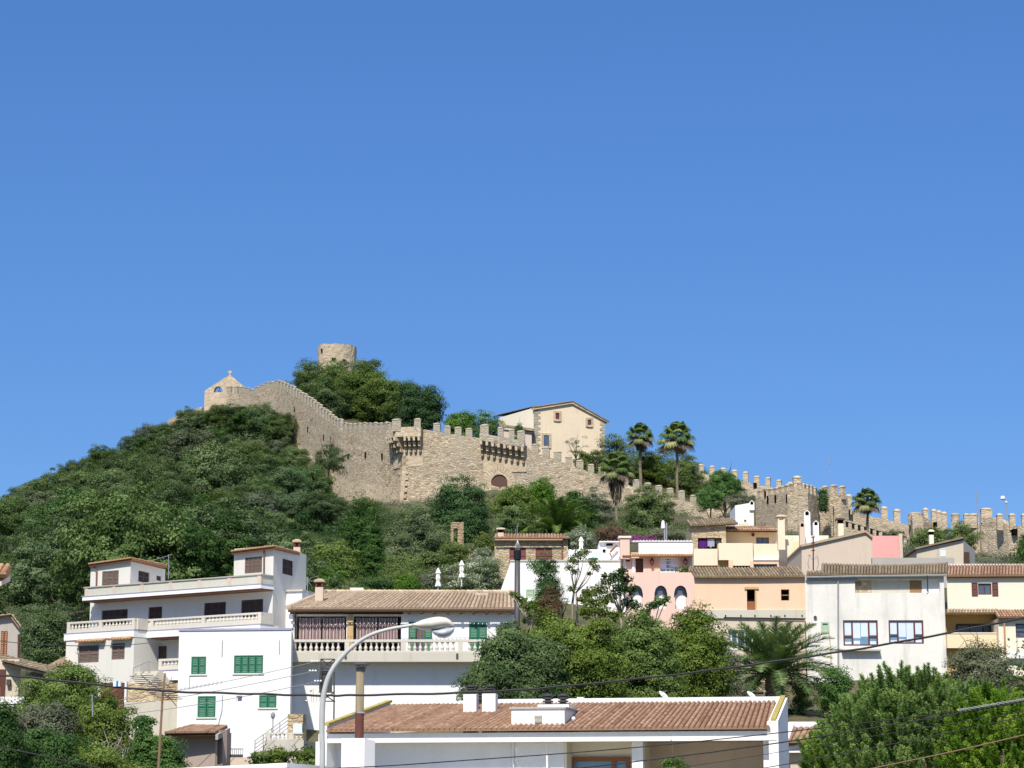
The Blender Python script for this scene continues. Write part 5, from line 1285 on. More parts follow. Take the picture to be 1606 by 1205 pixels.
# TV aerial on the left house
def yagi(px, ytop, ybot, Y, length, n, yaw, label, name='tv_antenna', r=.02, tilt=.0, matm='metal', elem=.35, boomdy=0.0, mats=('metal', 'metal')):
    t = thing(name, P(px, ybot, Y), label, 'antenna'); a, b = P(px, ytop, Y), P(px, ybot, Y)
    MB().tube([b, a], r, 6).build('mast', M[mats[0]], t)
    mb = MB(); u = Vector((math.cos(R(yaw)), math.sin(R(yaw)), tilt)); v = Vector((-math.sin(R(yaw)), math.cos(R(yaw)), 0)); c = a - Vector((0, 0, boomdy)); mb.tube([c - u * length * .15, c + u * length * .85], r * .7, 4)
    for i in range(n):
        p = c + u * length * (-.12 + .95 * i / (n - 1)); e = elem * (1 - .4 * i / n); mb.tube([p - v * e, p + v * e], r * .45, 3)
    mb.build('antenna_array', M[mats[1]], t); return t
yagi(264.5, 870, 908, KY - 2, 1.1, 9, 200, 'small pale television aerial on the flat roof of the large white house', tilt=-.35, boomdy=.05, elem=.25)

# --- O : grey house cut by the left frame edge
fO = Fr(20, 990, 100, 0); O_ = thing('house', fO.w(0, tz(fO.O.x, fO.O.y)), 'grey gabled house with brown shutters and tiled porch at the left edge', 'house')
x0, x1 = fO.sz(-70, 990)[0], fO.sz(31, 990)[0]; zt, zpk = fO.sz(20, 985)[1], fO.sz(20, 966)[1]; sp = fO.sz(20, 970)[0]
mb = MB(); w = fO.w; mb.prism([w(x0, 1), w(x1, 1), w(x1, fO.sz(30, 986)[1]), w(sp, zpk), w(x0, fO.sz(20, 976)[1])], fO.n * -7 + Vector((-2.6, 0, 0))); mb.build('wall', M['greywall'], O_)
tile_roof(O_, w(x0, fO.sz(20, 976)[1] + .02, .3), w(sp, zpk + .05, .3), w(sp - 2.6, zpk + .05, -7), w(x0 - 2.6, fO.sz(20, 976)[1] + .05, -7), 10, 8, M['tile_pale'], .04)
tile_roof(O_, w(sp, zpk + .05, .3), w(x1 + .1, fO.sz(33, 984)[1], .3), w(x1 - 2.5, fO.sz(33, 984)[1] + .05, -7), w(sp - 2.6, zpk + .05, -7), 4, 8, M['tile_pale'], .04)
shutters(O_, fO, fO.rect(1, 990, 11.5, 1031), M['wood'], .01, 2)
MB().tube([fO.pt(29.5, 995, .1), fO.pt(29, 1035, .1)], .05, 6).build('drainpipe', M['rust'], O_)
e0, e1 = P(-30, 1031, 97), P(80, 1055, 93.5)
e0 = P(-40, 1026, 99)
tile_roof(O_, e0, e1, e1 + Vector((0, 2.5, .28)), e0 + Vector((0, 2.5, .28)), 16, 4, M['tile_old'], .06, under=M['beam'])
mb = MB(); fq = Fr(10, 1060, 97, 0); r = fq.rect(-50, 1034, 29, 1110); mb.fbox(fq, r[0], r[1], r[2], r[3], -.4, 0); mb.build('porch_wall', M['beige'], O_)
r = fq.rect(-8, 1050, 8, 1100, .05); MB().fbox(fq, r[0], r[1], r[2], r[3], .003, .06).build('door', M['rust'], O_)
r = fq.rect(11, 1066, 17, 1075, .05); MB().fbox(fq, r[0], r[1], r[2], r[3], .003, .2).build('meter_box', M['dark_metal'], O_)
fz = Fr(10, 1100, 90, 0); gw = thing('garden_wall', fz.w(0, 2), 'low white garden wall with a concrete foot by the left frame edge', 'wall')
r = fz.rect(-60, 1093, 38, 1104); MB().fbox(fz, r[0], r[1], r[2], r[3], -.4, 0).build('white_wall', M['white'], gw); MB().fbox(fz, r[0], r[1], r[2] - 2.2, r[2], -.45, -.05).build('concrete_foot', M['concrete'], gw)
# white outbuilding with ochre tiled roof between O and L
fo2 = Fr(90, 1050, 122, 0); ob = thing('outbuilding', fo2.w(0, 7), 'small white outbuilding with sloping ochre roof beside the large white house', 'outbuilding')
r = fo2.rect(78, 1043, 112, 1085); MB().fbox(fo2, r[0], r[1], r[2] - 2, r[3], -4, 0).build('wall', M['white'], ob)
e0, e1 = P(74, 1045, 121.5), P(112, 1043, 121.5); tile_roof(ob, e0, e1, P(112, 1028, 126), P(100, 1032, 126), 8, 5, M['tile_pale'], .06)
tr_ = thing('tile_eave', P(0, 905, 40), 'orange tiled roof corner poking in at the left frame edge', 'roof'); e1 = P(10, 900, 40); e0 = P(-60, 898, 40)
tile_roof(tr_, e0, e1, e1 + Vector((-.1, .8, .22)), e0 + Vector((-.1, .8, .22)), 7, 2, M['tile_orange'], .05, th=.1)
MB().box8([e0 + Vector((0, .1, -.2)), e1 + Vector((-.1, .1, -.2)), e1 + Vector((-.1, .8, -.05)), e0 + Vector((0, .8, -.05)), e0 + Vector((0, .1, -.12)), e1 + Vector((-.1, .1, -.12)), e1 + Vector((-.1, .8, .06)), e0 + Vector((0, .8, .06))]).build('cornice', M['dustpink'], tr_)

# --- M : white house with green shutters
fM = Fr(366, 1090, 108, -7); M_ = thing('house', fM.w(0, tz(fM.O.x, fM.O.y)), 'plain bright white flat roofed house with five green shuttered windows and thin grey pipes', 'house')
r = fM.rect(278, 987.5, 455, 1230)
hm = [fM.rect(*q) for q in ((300, 1030, 323, 1057.5), (367, 1028, 412.5, 1056), (310, 1092, 338, 1125), (406.5, 1090.5, 433.5, 1110), (371, 1091.5, 380, 1101.5))]
mb = MB(); shell(mb, fM, r[0], r[1], 1, r[3] - .05, 8, hm, reveal=.16, skew=-.2); mb.build('wall', M['white2'], M_)
MB().fbox(fM, r[0] - .04, r[1] + .04, r[3] - .047, r[3] + .05, -.3, .05).build('coping', M['trim_blue'], M_)
for h, n in zip(hm[:4], (2, 4, 2, 2)): shutters(M_, fM, h, M['green'], -.03, n)
window(M_, fM, hm[4], M['pvc'], M['glass_blue'], -.12, (), (), .04)
for h in hm[:4]: MB().fbox(fM, h[0] - .06, h[1] + .06, h[2] - .07, h[2] - .003, -.1, .05).build('sill', M['offwhite'], M_)
mb = MB(); q = fM.sz(349, 1000)[0]; mb.tube([fM.w(q, fM.sz(349, 1004)[1], .03), fM.w(q, fM.sz(349, 1030)[1], .03)], .018, 4)
mb.tube([fM.pt(438, 1004, .03), fM.pt(438, 1026, .03)], .018, 4); mb.tube([fM.pt(349, 1090, .03), fM.pt(348, 1115, .03), fM.pt(342, 1138, .03)], .015, 4); mb.tube([fM.pt(297, 1060, .03), fM.pt(297, 1080, .03)], .012, 4)
mb.build('pipes', M['metal'], M_)['kind'] = 'stuff'
# --- N : shed in front
fN = Fr(300, 1170, 98, -6); N_ = thing('shed', fN.w(0, tz(fN.O.x, fN.O.y)), 'small pinkish cement shed with a red tiled roof and dark doorway below the green shutters', 'shed')
r = fN.rect(266, 1146, 337, 1225); mb = MB(); mb.fbox(fN, r[0], r[1], 1.5, r[3], -3, 0); mb.build('wall', M['shedwall'], N_)
fN2 = fN.right(r[1], 50); r2 = (0, fN2.sz(356, 1170)[0], 1.5, fN2.sz(350, 1145)[1])
hd = fN2.rect(341, 1156, 349, 1199); mb = MB(); wall_holes(mb, fN2, 0, r2[1], 1.5, r2[3], .0, [hd], .5); mb.fbox(fN2, 0, r2[1], 1.5, r2[3], -1.6, -.5); mb.build('side_wall', M['shedwall'], N_)
MB().fbox(fN2, hd[0], hd[1], hd[2], hd[3], -.49, -.45).build('door', M['dark_metal'], N_)
e0, e1 = P(257, 1150, 97.2), P(338, 1149, 97.2); rr_, rl_ = P(357, 1139, 100.5), P(300, 1138, 101)
tile_roof(N_, e0, e1, rr_, rl_, 15, 6, M['tile_red'], .07, under=M['beam'])
mb = MB(); mb.prism([P(338, 1149, 97.2) + Vector((0, 0, -.08)), P(357, 1139, 100.5) + Vector((0, 0, -.08)), P(357, 1139, 100.5) + Vector((0, 0, -.3)), P(338, 1149, 97.2) + Vector((0, 0, -.3))], (.12, -.05, 0)); mb.build('barge_board', M['greywall'], N_)
# terrace with balustrade, railing and little lamp between the houses
fQ = Fr(440, 1180, 99, -4); Q_ = thing('terrace', fQ.w(0, 2), 'pale walled terrace with a low balustrade and steel stair rail beside the street lamp', 'terrace')
r = fQ.rect(414, 1161, 476, 1225); mb = MB(); mb.fbox(fQ, r[0], r[1], 1.5, r[3], -4, 0); mb.build('wall', M['concrete'], Q_)
rb = fQ.rect(416, 1149, 475, 1161); balustrade(Q_, fQ, rb[0], rb[1], rb[2] + .02, rb[3], 0, M['balustrade'], .17, [rb[0] + .1, (rb[0] + rb[1]) / 2 + .3], foot=.04, rail=.07, r=.06)
r = fQ.rect(451, 1120, 475, 1150, -2); MB().fbox(fQ, r[0], r[1], r[2] - .5, r[3], -3, -2).build('stone_pier', M['rubble'], Q_)
r = fQ.rect(460, 1135, 474, 1149, -1.95); MB().fbox(fQ, r[0], r[1], r[2], r[3], -1.997, -1.9).build('window', M['blind'], Q_)
mb = MB(); aa, bb = fQ.pt(400, 1162, -.5), fQ.pt(452, 1124, -.5)
for k in range(4): mb.tube([aa - Vector((0, 0, k * .16)), bb - Vector((0, 0, k * .16))], .018, 4)
for f in (0, .25, .5, .75): q = aa.lerp(bb, f); mb.tube([q + Vector((0, 0, .02)), q - Vector((0, 0, .75))], .02, 4)
mb.build('railing', M['metal'], Q_)
r = fQ.rect(398, 1176, 416, 1230, -.6); MB().fbox(fQ, r[0], r[1], r[2], r[3] - .3, -3, -.6).build('stair_wall', M['concrete'], Q_)
gl = thing('garden_lamp', fQ.pt(428, 1150, -.5), 'small iron garden lamp on a thin post above the low balustrade', 'lamp')
mb = MB(); a, b = fQ.pt(428, 1152, -.5), fQ.pt(428, 1127, -.5); mb.tube([a, b], .018, 5); mb.build('post', M['dark_metal'], gl)
mb = MB(); mb.lathe(b, [(.04, -.02), (.1, .08), (.09, .2), (.02, .28)], 8); mb.build('lantern', M['metal'], gl)
fG = Fr(367, 1185, 99, -4); ac = thing('garden_gate', fG.pt(367, 1190), 'small grey metal gate standing against the foot of the bright white house', 'gate')
r = fG.rect(361, 1174, 381, 1188); mb = MB()
mb.fbox(fG, r[0], r[1], r[3] - .05, r[3], 0, .03); mb.fbox(fG, r[0], r[1], r[2], r[2] + .05, 0, .03)
for i in range(7): x = r[0] + (r[1] - r[0]) * i / 6; mb.fbox(fG, x - .012, x + .012, r[2], r[3], .003, .027)
mb.build('bars', M['metal'], ac); MB().fbox(fG, r[0], r[1], r[2] - .12, r[2] + .12, .04, .06).build('kick_plate', M['dark_metal'], ac)
wl = thing('low_wall', P(385, 1200, 97), 'low pinkish cement wall running right from the tiled shed', 'wall'); fw_ = Fr(385, 1195, 97.5, -5); r = fw_.rect(361, 1188, 402, 1230); MB().fbox(fw_, r[0], r[1], r[2], r[3], -.3, 0).build('wall', M['dustpink'], wl)

# --- J : white house with long tiled roof, curtains and balustrade
fJ = Fr(630, 1000, 112, 0); J_ = thing('house', fJ.w(0, tz(fJ.O.x, fJ.O.y)), 'long white house with ochre tiled roof, pink curtained veranda and a balustrade', 'house')
r = fJ.rect(455, 957, 812.5, 1230); zt = r[3]
cv = [fJ.rect(464, 966, 543, 1024), fJ.rect(554, 966, 629, 1024)]
hj = [fJ.rect(641, 976, 677, 1024), fJ.rect(735.7, 976, 763.7, 1024)]
mb = MB(); shell(mb, fJ, r[0], r[1], 2, zt, 9, [(c[0], c[1], c[2], c[3], .5) for c in cv] + hj, reveal=.2); mb.build('wall', M['white2'], J_)
zb = fJ.rect(455, 963, 632, 965.5)
MB().fbox(fJ, zb[0], zb[1], zb[3] - .02, zb[3] + .16, .004, .08).build('beam', M['beam'], J_)
r_ = fJ.rect(544, 966, 554, 1024); MB().fbox(fJ, r_[0] + .01, r_[1] - .01, r_[2], r_[3], .004, .06).build('pillar', M['ochre'], J_)
for ci, c in enumerate(cv):      # hanging striped curtains
    for hf in range(2):
        mb = MB(); md = MB(); n = 60; a = c[0] + (c[1] - c[0]) * (.06 + .47 * hf); b = c[0] + (c[1] - c[0]) * (.50 + .47 * hf - (.04 if hf and ci else 0)); z0_, z1_ = c[2] + .52, c[3] - .1
        pr_ = None
        for i in range(n + 1):
            x = a + (b - a) * i / n; d = -.05 + .05 * math.sin(i * 1.05) + .02 * math.sin(i * .37)
            q = (fJ.w(x, z0_ + .04 * math.sin(i * .9), d), fJ.w(x, z1_, d * .8 - .06))
            if pr_ is not None: (md if (i // 3) % 3 == 2 else mb).quad(pr_[0], q[0], q[1], pr_[1])
            pr_ = q
        o = mb.build('curtain', M['curtain'], J_, smooth=True); md.build('stripe', M['curtain_dk'], o)
for i, (h, nm) in enumerate(zip(hj, (0, 1))):
    if i == 0:
        w3 = (h[1] - h[0]) / 3; shutters(J_, fJ, (h[0] - .02, h[0] + w3, h[2], h[3]), M['green'], .02, 1); shutters(J_, fJ, (h[0] + 2 * w3, h[1] + .02, h[2], h[3]), M['green'], .02, 1)
        window(J_, fJ, (h[0] + w3, h[0] + 2 * w3, h[2], h[3]), M['wood'], M['glass_blue'], -.12, (.5,), (.6,), .04)
    else: shutters(J_, fJ, h, M['green'], -.04, 2)
eL, eR, rR, rL = P(452, 955.5, 111.5), P(808.5, 955.5, 111.5), P(806.5, 931.5, 118.8), P(511, 931, 118.8)
tile_roof(J_, eL, eR, rR, rL, 54, 17, M['tile_pale'], .095, under=M['soffit'])
mb = MB()   # the hip and the ridge tiles
for a, b, n in ((eL + Vector((0, 0, .08)), rL + Vector((0, 0, .1)), 12), (rL + Vector((0, 0, .08)), rR + Vector((0, 0, .08)), 36)):
    for i in range(n): p, q = a.lerp(b, i / n), a.lerp(b, (i + 1.08) / n); mb.tube([p, q], [.14, .11], 7, random.uniform(.3, .95))
mb.build('ridge_tiles', M['tile_pale'], J_)
mb = MB(); mb.tube([eL + Vector((0, -.06, -.1)), eR + Vector((0, -.06, -.1))], .055, 6); q = fJ.pt(463, 960, .75); mb.tube([P(462, 957.5, 111.3), fJ.pt(463, 966, .1), fJ.pt(463, 1003, .1)], .045, 6); mb.build('gutter', M['beam'], J_)
mb = MB()
for i in range(9): x = P(640 + i * 20.5, 960, 111.3).x; z = P(700, 961, 111.3).z; mb.aabb(x - .06, x + .06, 111.4, 111.99, z - .02, z + .1)
mb.build('rafter_ends', M['beam'], J_)['kind'] = 'stuff'
bz0, bz1 = fJ.sz(600, 1038, 0.92)[1], fJ.sz(600, 1023.5, 0.92)[1]; bs0, bs1 = fJ.sz(447, 1030, 0.92)[0], fJ.sz(818, 1030, 0.92)[0]
MB().fbox(fJ, bs0, bs1, bz0, bz1, .004, .92).build('balcony_slab', M['concrete'], J_)
bt = fJ.sz(600, 1003, 0.92)[1]
ps = [fJ.sz(x, 1010, .92)[0] for x in (452, 544, 632, 722, 812)]
balustrade(J_, fJ, bs0 + .05, bs1, bz1 + .003, bt, .9, M['balustrade'], .262, ps, foot=.07, r=.095, w=.2)
mb = MB(); pts_ = []
for i in range(46):     # festoon lights
    f = i / 45; x = 520 + 288 * f; yy = 978 - 2.5 * abs(math.sin(f * math.pi * 2.2)) ; q = fJ.pt(x, yy, .6); pts_.append(q)
fst = thing('festoon_lights', pts_[20], 'string of tiny white festoon bulbs hung across the veranda of the long white house', 'string lights')
MB().tube(pts_, .006, 3).build('cord', M['cable'], fst)
mb = MB(); [mb.lathe(p - Vector((0, 0, .09)), [(.012, 0), (.024, .025), (.012, .05)], 6) for p in pts_]; mb.build('bulbs', M['pvc'], fst)['kind'] = 'stuff'
MB().fbox(fJ, fJ.sz(452.5, 1000)[0], fJ.sz(459, 1000)[0], 2, zt - .2, .004, .12).build('corner_pier', M['white'], J_)
mb = MB(); [mb.fbox(fJ, fJ.sz(x, 1030, .92)[0] - .05, fJ.sz(x, 1030, .92)[0] + .05, bz1 - .28, bz1 - .05, 0.923, .98) for x in (542, 717)]; mb.build('drain_spouts', M['dark_metal'], J_)['kind'] = 'stuff'
r = fJ.rect(480, 1118, 505, 1200); 
chimney(J_, 494, 908, 507, 941, 114.5, M['dustpink'], M['tile_pale'], M['rust'], .4, capw=.07)
a = P(549, 931, 119.0); b = P(570, 922, 119.0); MB().aabb(a.x, b.x, a.y, a.y + .6, a.z - .6, b.z).build('chimney', M['white'], J_)
a = P(745, 935, 117.6); b = P(766, 930.5, 117.6); MB().aabb(a.x, b.x, a.y, a.y + .6, a.z - .3, b.z).build('chimney', M['dustpink'], J_)
o = thing('tv_antenna', P(482, 938, 118), 'bare branching television aerial beside the chimney of the ochre tiled roof', 'antenna')
mb = MB(); a, b = P(482, 944, 118), P(482, 905, 118); mb.tube([a, b], .02, 5); mb.build('mast', M['metal'], o)
mb = MB(); c = b - Vector((0, 0, .2)); [mb.tube([c, c + Vector((dx, 0, dz))], .012, 4) for dx, dz in ((.28, .2), (-.12, .35), (.22, -.25), (-.1, -.3), (.3, -.02))]; mb.build('antenna_array', M['metal'], o)

# --- tall dark flue pipe with open cage top
fp = P(811, 1000, 108); t = thing('flue_pipe', (fp.x, fp.y, 4), 'tall dark grey steel pipe with a small cage on top beside the long white house', 'pipe')
top = P(811.5, 864, 108); rr = 4.9 / F * 108; MB().tube([(fp.x - .1, fp.y, 4), (fp.x, fp.y, fp.z), top], [rr, rr, rr * .86], 12).build('pipe', M['dark_metal'], t, smooth=True)
mb = MB(); mb.lathe(top, [(rr * .9, -.45), (rr * 1.2, -.42), (rr * 1.25, .0), (rr * .9, .03)], 12); mb.build('collar', M['cable'], t)
mb = MB()
for k in range(7): a = 2 * math.pi * k / 7; mb.tube([top + Vector((math.cos(a) * rr * .6, math.sin(a) * rr * .6, 0)), top + Vector((math.cos(a) * rr * .85, math.sin(a) * rr * .85, .22)), top + Vector((0, 0, .5))], .012, 3)
mb.tube([top, top + Vector((0, 0, .75))], .014, 4); mb.build('cage', M['metal'], t)
# --- I : stone house with oxblood shutters
fI = Fr(832, 870, 190, 0); I_ = thing('house', fI.w(0, tz(fI.O.x, fI.O.y)), 'low rubble stone house with two oxblood shutters and a tiled eave', 'house')
r = fI.rect(775.5, 843, 891, 930); hi = [fI.rect(799, 859, 825, 884), fI.rect(840, 859, 866, 884)]
mb = MB(); shell(mb, fI, r[0], r[1], r[2], r[3], 7, hi); mb.build('wall', M['rubble'], I_)
for h in hi: shutters(I_, fI, h, M['oxblood'], -.05, 1, slats=False)
e0, e1 = P(774.5, 844.5, 189.5), P(893, 844.5, 189.5); tile_roof(I_, e0, e1, P(892, 838.5, 195), P(776, 838.5, 195), 24, 6, M['tile_red'], .1)
MB().tube([fI.pt(776, 847, .55), fI.pt(882, 847, .55)], .06, 6).build('gutter', M['tile_orange'], I_); MB().tube([fI.pt(881.5, 847, .55), fI.pt(881.5, 850, .1), fI.pt(881.5, 885, .1)], .06, 6).build('drainpipe', M['wood'], I_)
chimney(I_, 780.5, 827.6, 790, 842, 191, M['dustpink'], M['dustpink'], M['black'], .6)
mb = MB(); a = fI.pt(811, 845, -1); mb.tube([a, fI.pt(811, 823, -1)], .03, 4); mb.tube([fI.pt(808.5, 845, -1), fI.pt(808.5, 829, -1)], .02, 4); tag(mb.build('roof_aerial', M['metal']), 'bare aerial rods on the roof of the stone house with oxblood shutters', 'antenna')
fw2 = Fr(888, 872, 180, 0); t = thing('ramp_wall', fw2.pt(888, 881), 'pinkish triangular ramp wall between the stone house and the white garden wall', 'wall')
a = [fw2.pt(880, 882), fw2.pt(896, 882), fw2.pt(896, 864)]; MB().prism(a, (0, .4, 0)).build('wall', M['pink'], t)
# --- big white terrace wall / white house
fWh = Fr(890, 930, 165, 0); W_h = thing('house', fWh.w(0, tz(fWh.O.x, fWh.O.y)), 'blank bright white house with a sloping left edge, half hidden behind trees', 'house')
mb = MB(); w = fWh.w; zz = fWh.sz(890, 881)[1]; zd = fWh.sz(890, 1000)[1] - 4
hw2 = [fWh.rect(825, 925, 849, 938), fWh.rect(913, 924, 925, 938)]
s0, s1 = fWh.sz(801, 900)[0], fWh.sz(990, 900)[0]
shell(mb, fWh, s0, s1, zd, zz, 9, hw2)
sl = fWh.sz(787, 929)[0]; mb.prism([w(sl - 3, zd - 1), w(s0, zd - 1), w(s0, zz), ], fWh.n * -1.2); mb.build('wall', M['white2'], W_h)
for h in hw2: shutters(W_h, fWh, h, M['green_pale'] if h is hw2[0] else M['brown_pale'], -.06, 2)
MB().fbox(fWh, s0 - .05, s1, zz + .003, zz + .12, -.4, .06).build('coping', M['concrete'], W_h)
r = fWh.rect(892, 862, 972, 882, -4); mb = MB(); mb.fbox(fWh, r[0], r[1], r[2] - .5, r[3], -7, -4); mb.build('upper_parapet', M['white2'], W_h)
r = fWh.rect(940, 849, 973, 882, -4.6)
mb = MB(); mb.fbox(fWh, r[0], r[1] + .2, r[2], r[3], -8.4, -4.6); mb.build('stair_house', M['white2'], W_h)
r = fWh.rect(938, 847.5, 1087, 850, -4.3)
e0, e1 = fWh.pt(940, 850.5, -4.3), fWh.pt(988, 850.5, -4.3)
tile_roof(W_h, e0, e1, e1 + Vector((0, 1, .1)), e0 + Vector((0, 1, .1)), 9, 2, M['tile_white'], .09)
mb = MB(); q = fWh.pt(947.5, 864, -3.95); mb.prism([q + Vector((.12 * math.cos(a), 0, .12 * math.sin(a))) for a in np.linspace(0, 2 * math.pi, 14, endpoint=False)], (0, -.03, 0)); mb.build('round_window', M['black'], W_h)
r = fWh.rect(923, 875, 938, 881, -3.9); MB().fbox(fWh, r[0], r[1], r[2], r[3], -3.997, -3.9).build('window', M['green'], W_h)
mb = MB(); a, b = fWh.pt(957, 866, -3.6), fWh.pt(967.5, 855, -3.6); mb.tube([a, b], .08, 7); mb.tube([a + Vector((-.05, 0, -.05)), a + Vector((.1, 0, -.35))], .05, 6); mb.build('clay_pipe', M['wood'], W_h)
r = fWh.rect(951, 853, 961, 856, -4.5); MB().fbox(fWh, r[0], r[1], r[2], r[3], -4.597, -4.4).build('vent', M['black'], W_h)
# --- H : pink house with horseshoe arched windows
fH = Fr(1035, 920, 162, 0); H_ = thing('house', fH.w(0, tz(fH.O.x, fH.O.y)), 'salmon pink house with horseshoe arched windows and a veranda under a white scalloped parapet', 'house')
r = fH.rect(984, 898, 1089, 1010)
mb = MB(); zg = r[2] - 3
arcs = [(1036.5, 932, 10.2, 13.5), (1067.5, 932, 10.4, 13.5), (998, 932, 10.4, 14)]
# arches cut as strips
edges = sorted({r[0], r[1]} | {fH.sz(cx + rx * t, 930)[0] for cx, cy, rx, ry in arcs for t in np.linspace(-1, 1, 13)})
for a, b in zip(edges, edges[1:]):
    m_ = (a + b) / 2; hit = None
    for cx, cy, rx, ry in arcs:
        c, z = fH.sz(cx, cy); rxs, rzs = rx / F * 162, ry / F * 162
        if abs(m_ - c) < rxs: hit = (c, z, rxs, rzs)
    if hit is None: mb.fbox(fH, a, b, zg, r[3], -.35, 0)
    else:
        c, z, rx, rz = hit; f = lambda x: rz * math.sqrt(max(0, 1 - ((x - c) / rx) ** 2)); w = fH.w
        h0, h1 = z + f(a), z + f(b); mb.box8([w(a, h0, 0), w(b, h1, 0), w(b, h1, -.35), w(a, h0, -.35), w(a, r[3], 0), w(b, r[3], 0), w(b, r[3], -.35), w(a, r[3], -.35)])
        narrow = abs(m_ - c) > rx * .83
        mb.fbox(fH, a, b, zg, z - rz * (.4 if narrow else 1.7), -.35, 0)
mb.fbox(fH, r[0] + .3, r[1], zg, r[3], -9, -2.2); mb.fbox(fH, r[0], r[1], r[3] - .3, r[3] - .004, -2.3, -.36); mb.fbox(fH, r[0], r[0] + .3, zg, r[3] - .31, -2.2, -.36); mb.fbox(fH, r[1] - .3, r[1], zg, r[3] - .31, -2.2, -.36)
mb.build('wall', M['pink'], H_)
for cx, cy, rx, ry in arcs:
    c, z = fH.sz(cx, cy); rxs, rzs = rx / F * 162, ry / F * 162
    o = MB().fbox(fH, c - rxs, c + rxs, z - rzs * 1.8, z + rzs, -.7, -.6).build('window', M['glass_blue'], H_)
    mb = MB()
    for s in (-1, 1): mb.prism([fH.w(c, z - rzs * 1.7, -.58), fH.w(c + s * rxs, z - rzs * 1.7, -.58), fH.w(c + s * rxs, z - rzs * .3, -.58), fH.w(c + s * rxs * .4, z + rzs * .1, -.58), fH.w(c + s * rxs * .35, z + rzs * .45, -.58), fH.w(c, z + rzs * .5, -.58)], fH.n * (.02 + .003 * s))
    mb.build('lace_curtain', M['pvc'], o)
up = fH.rect(988, 871, 1086, 899, -1.6); hh = [fH.rect(997, 875.5, 1009, 898, -1.6), fH.rect(1035, 875, 1064, 897.5, -1.6), fH.rect(977, 874, 988, 881, -1.6)]
mb = MB(); shell(mb, fH, fH.sz(974, 880, -1.6)[0], up[1], up[2] - .3, up[3] + .2, 5, hh, d=-1.6, reveal=.2); mb.build('veranda_wall', M['pink'], H_)
MB().fbox(fH, hh[0][0], hh[0][1], hh[0][2], hh[0][3], -1.85, -1.8).build('door', M['beam'], H_)
window(H_, fH, hh[1], M['pvc'], M['glass_sky'], -1.75, (.33, .55, .77), (.25, .55, .8), .05, [(.02, .3, .3, .95), (.6, .95, .35, .95)])
mb = MB()
mb.fbox(fH, hh[0][0] - .25, hh[0][0] - .08, up[2], hh[0][3], -1.59, -1.5); mb.fbox(fH, hh[0][0] - .9, hh[0][0] - .7, up[2], hh[0][3], -1.59, -1.5); mb.build('post', M['pvc'], H_)
for lo_, hi_ in ((1010, hh[1][0] - .1), (hh[1][1] + .1, 1085)):
    mb = MB(); a = lo_ if lo_ < 900 else fH.sz(1011, 885, -1.6)[0]; b = hi_ if hi_ < 900 else fH.sz(1084, 885, -1.6)[0]
    mb.fbox(fH, a, b, up[2], up[2] + .08, -1.597, -1.57); x = a
    while x < b: mb.fbox(fH, x, x + .05, up[2] + .081, up[3] - .1, -1.597, -1.55); x += .14
    mb.build('cane_cladding', M['peach'], H_)['kind'] = 'stuff'
pz = fH.rect(973, 850, 1086.5, 871, -1.2); MB().fbox(fH, pz[0] + 1.3, pz[1], pz[2] + .1, pz[3], -1.7, -1.2).build('parapet', M['white2'], H_)
e0, e1 = fH.pt(988, 850.2, -1.15), fH.pt(1086.5, 850.2, -1.15); tile_roof(H_, e0, e1, e1 + Vector((0, .6, .1)), e0 + Vector((0, .6, .1)), 20, 2, M['tile_white'], .11, name='parapet_tiles')
e0, e1 = fH.pt(976, 872.5, -.9), fH.pt(1086.5, 872.5, -.9); tile_roof(H_, e0, e1, e1 + Vector((0, .45, .2)), e0 + Vector((0, .45, .2)), 26, 2, M['tile_orange'], .07, name='canopy')
cp = fH.rect(972.5, 844, 987.5, 872, -1.0); MB().fbox(fH, cp[0], cp[1], cp[2] - .2, cp[3], -1.9, -1.0).build('chimney', M['pink'], H_)
MB().fbox(fH, cp[0] - .12, cp[1] + .12, cp[3], cp[3] + .14, -2.0, -.9).build('chimney_cap', M['cream2'], H_)
for px in (1022.5, 1075):
    mb = MB(); q = fH.pt(px, 880, -1.3); mb.lathe(q - Vector((0, 0, .1)), [(.05, -.25), (.14, -.05), (.16, .1), (.05, .3)], 8); tag(mb.build('hanging_pot', M['rust']), 'rust coloured pot hanging %s the white gridded window of the pink veranda' % ('left of' if px < 1050 else 'right of'), 'pot')
mb = MB(); g_ = np.random.default_rng(2); q = fH.pt(1074, 895, -.6); C_ = np.array(q) + g_.normal(size=(260, 3)) * np.array([.28, .15, .16]); me = leafmesh('potted_plant', C_ - np.array(q), g_.normal(size=(260, 3)), np.full(260, .09), L_BRIGHT, g_.random(260)); o = bpy.data.objects.new('potted_plant', me); COL.objects.link(o); o.location = q; tag(o, 'small leafy plant at the right end of the pink veranda', 'plant', None, 'stuff')
t = thing('tank_and_poles', fWh.pt(1042, 840, -4), 'white cylindrical tank and steel poles behind the white scalloped parapet', 'tank')  # root of the white tank and its poles; there is no lamp
mb = MB(); q = P(1040, 826, 172); mb.lathe(q, [(.16, -.15), (.17, -.1), (.12, .38), (.04, .45)], 12); mb.build('tank', M['pvc'], t); mb = MB(); mb.tube([P(1042.5, 850, 172), P(1042.5, 822, 172)], .07, 6); mb.tube([P(1045.5, 850, 172), P(1045.5, 820, 172)], .05, 6); mb.build('poles', M['metal'], t)

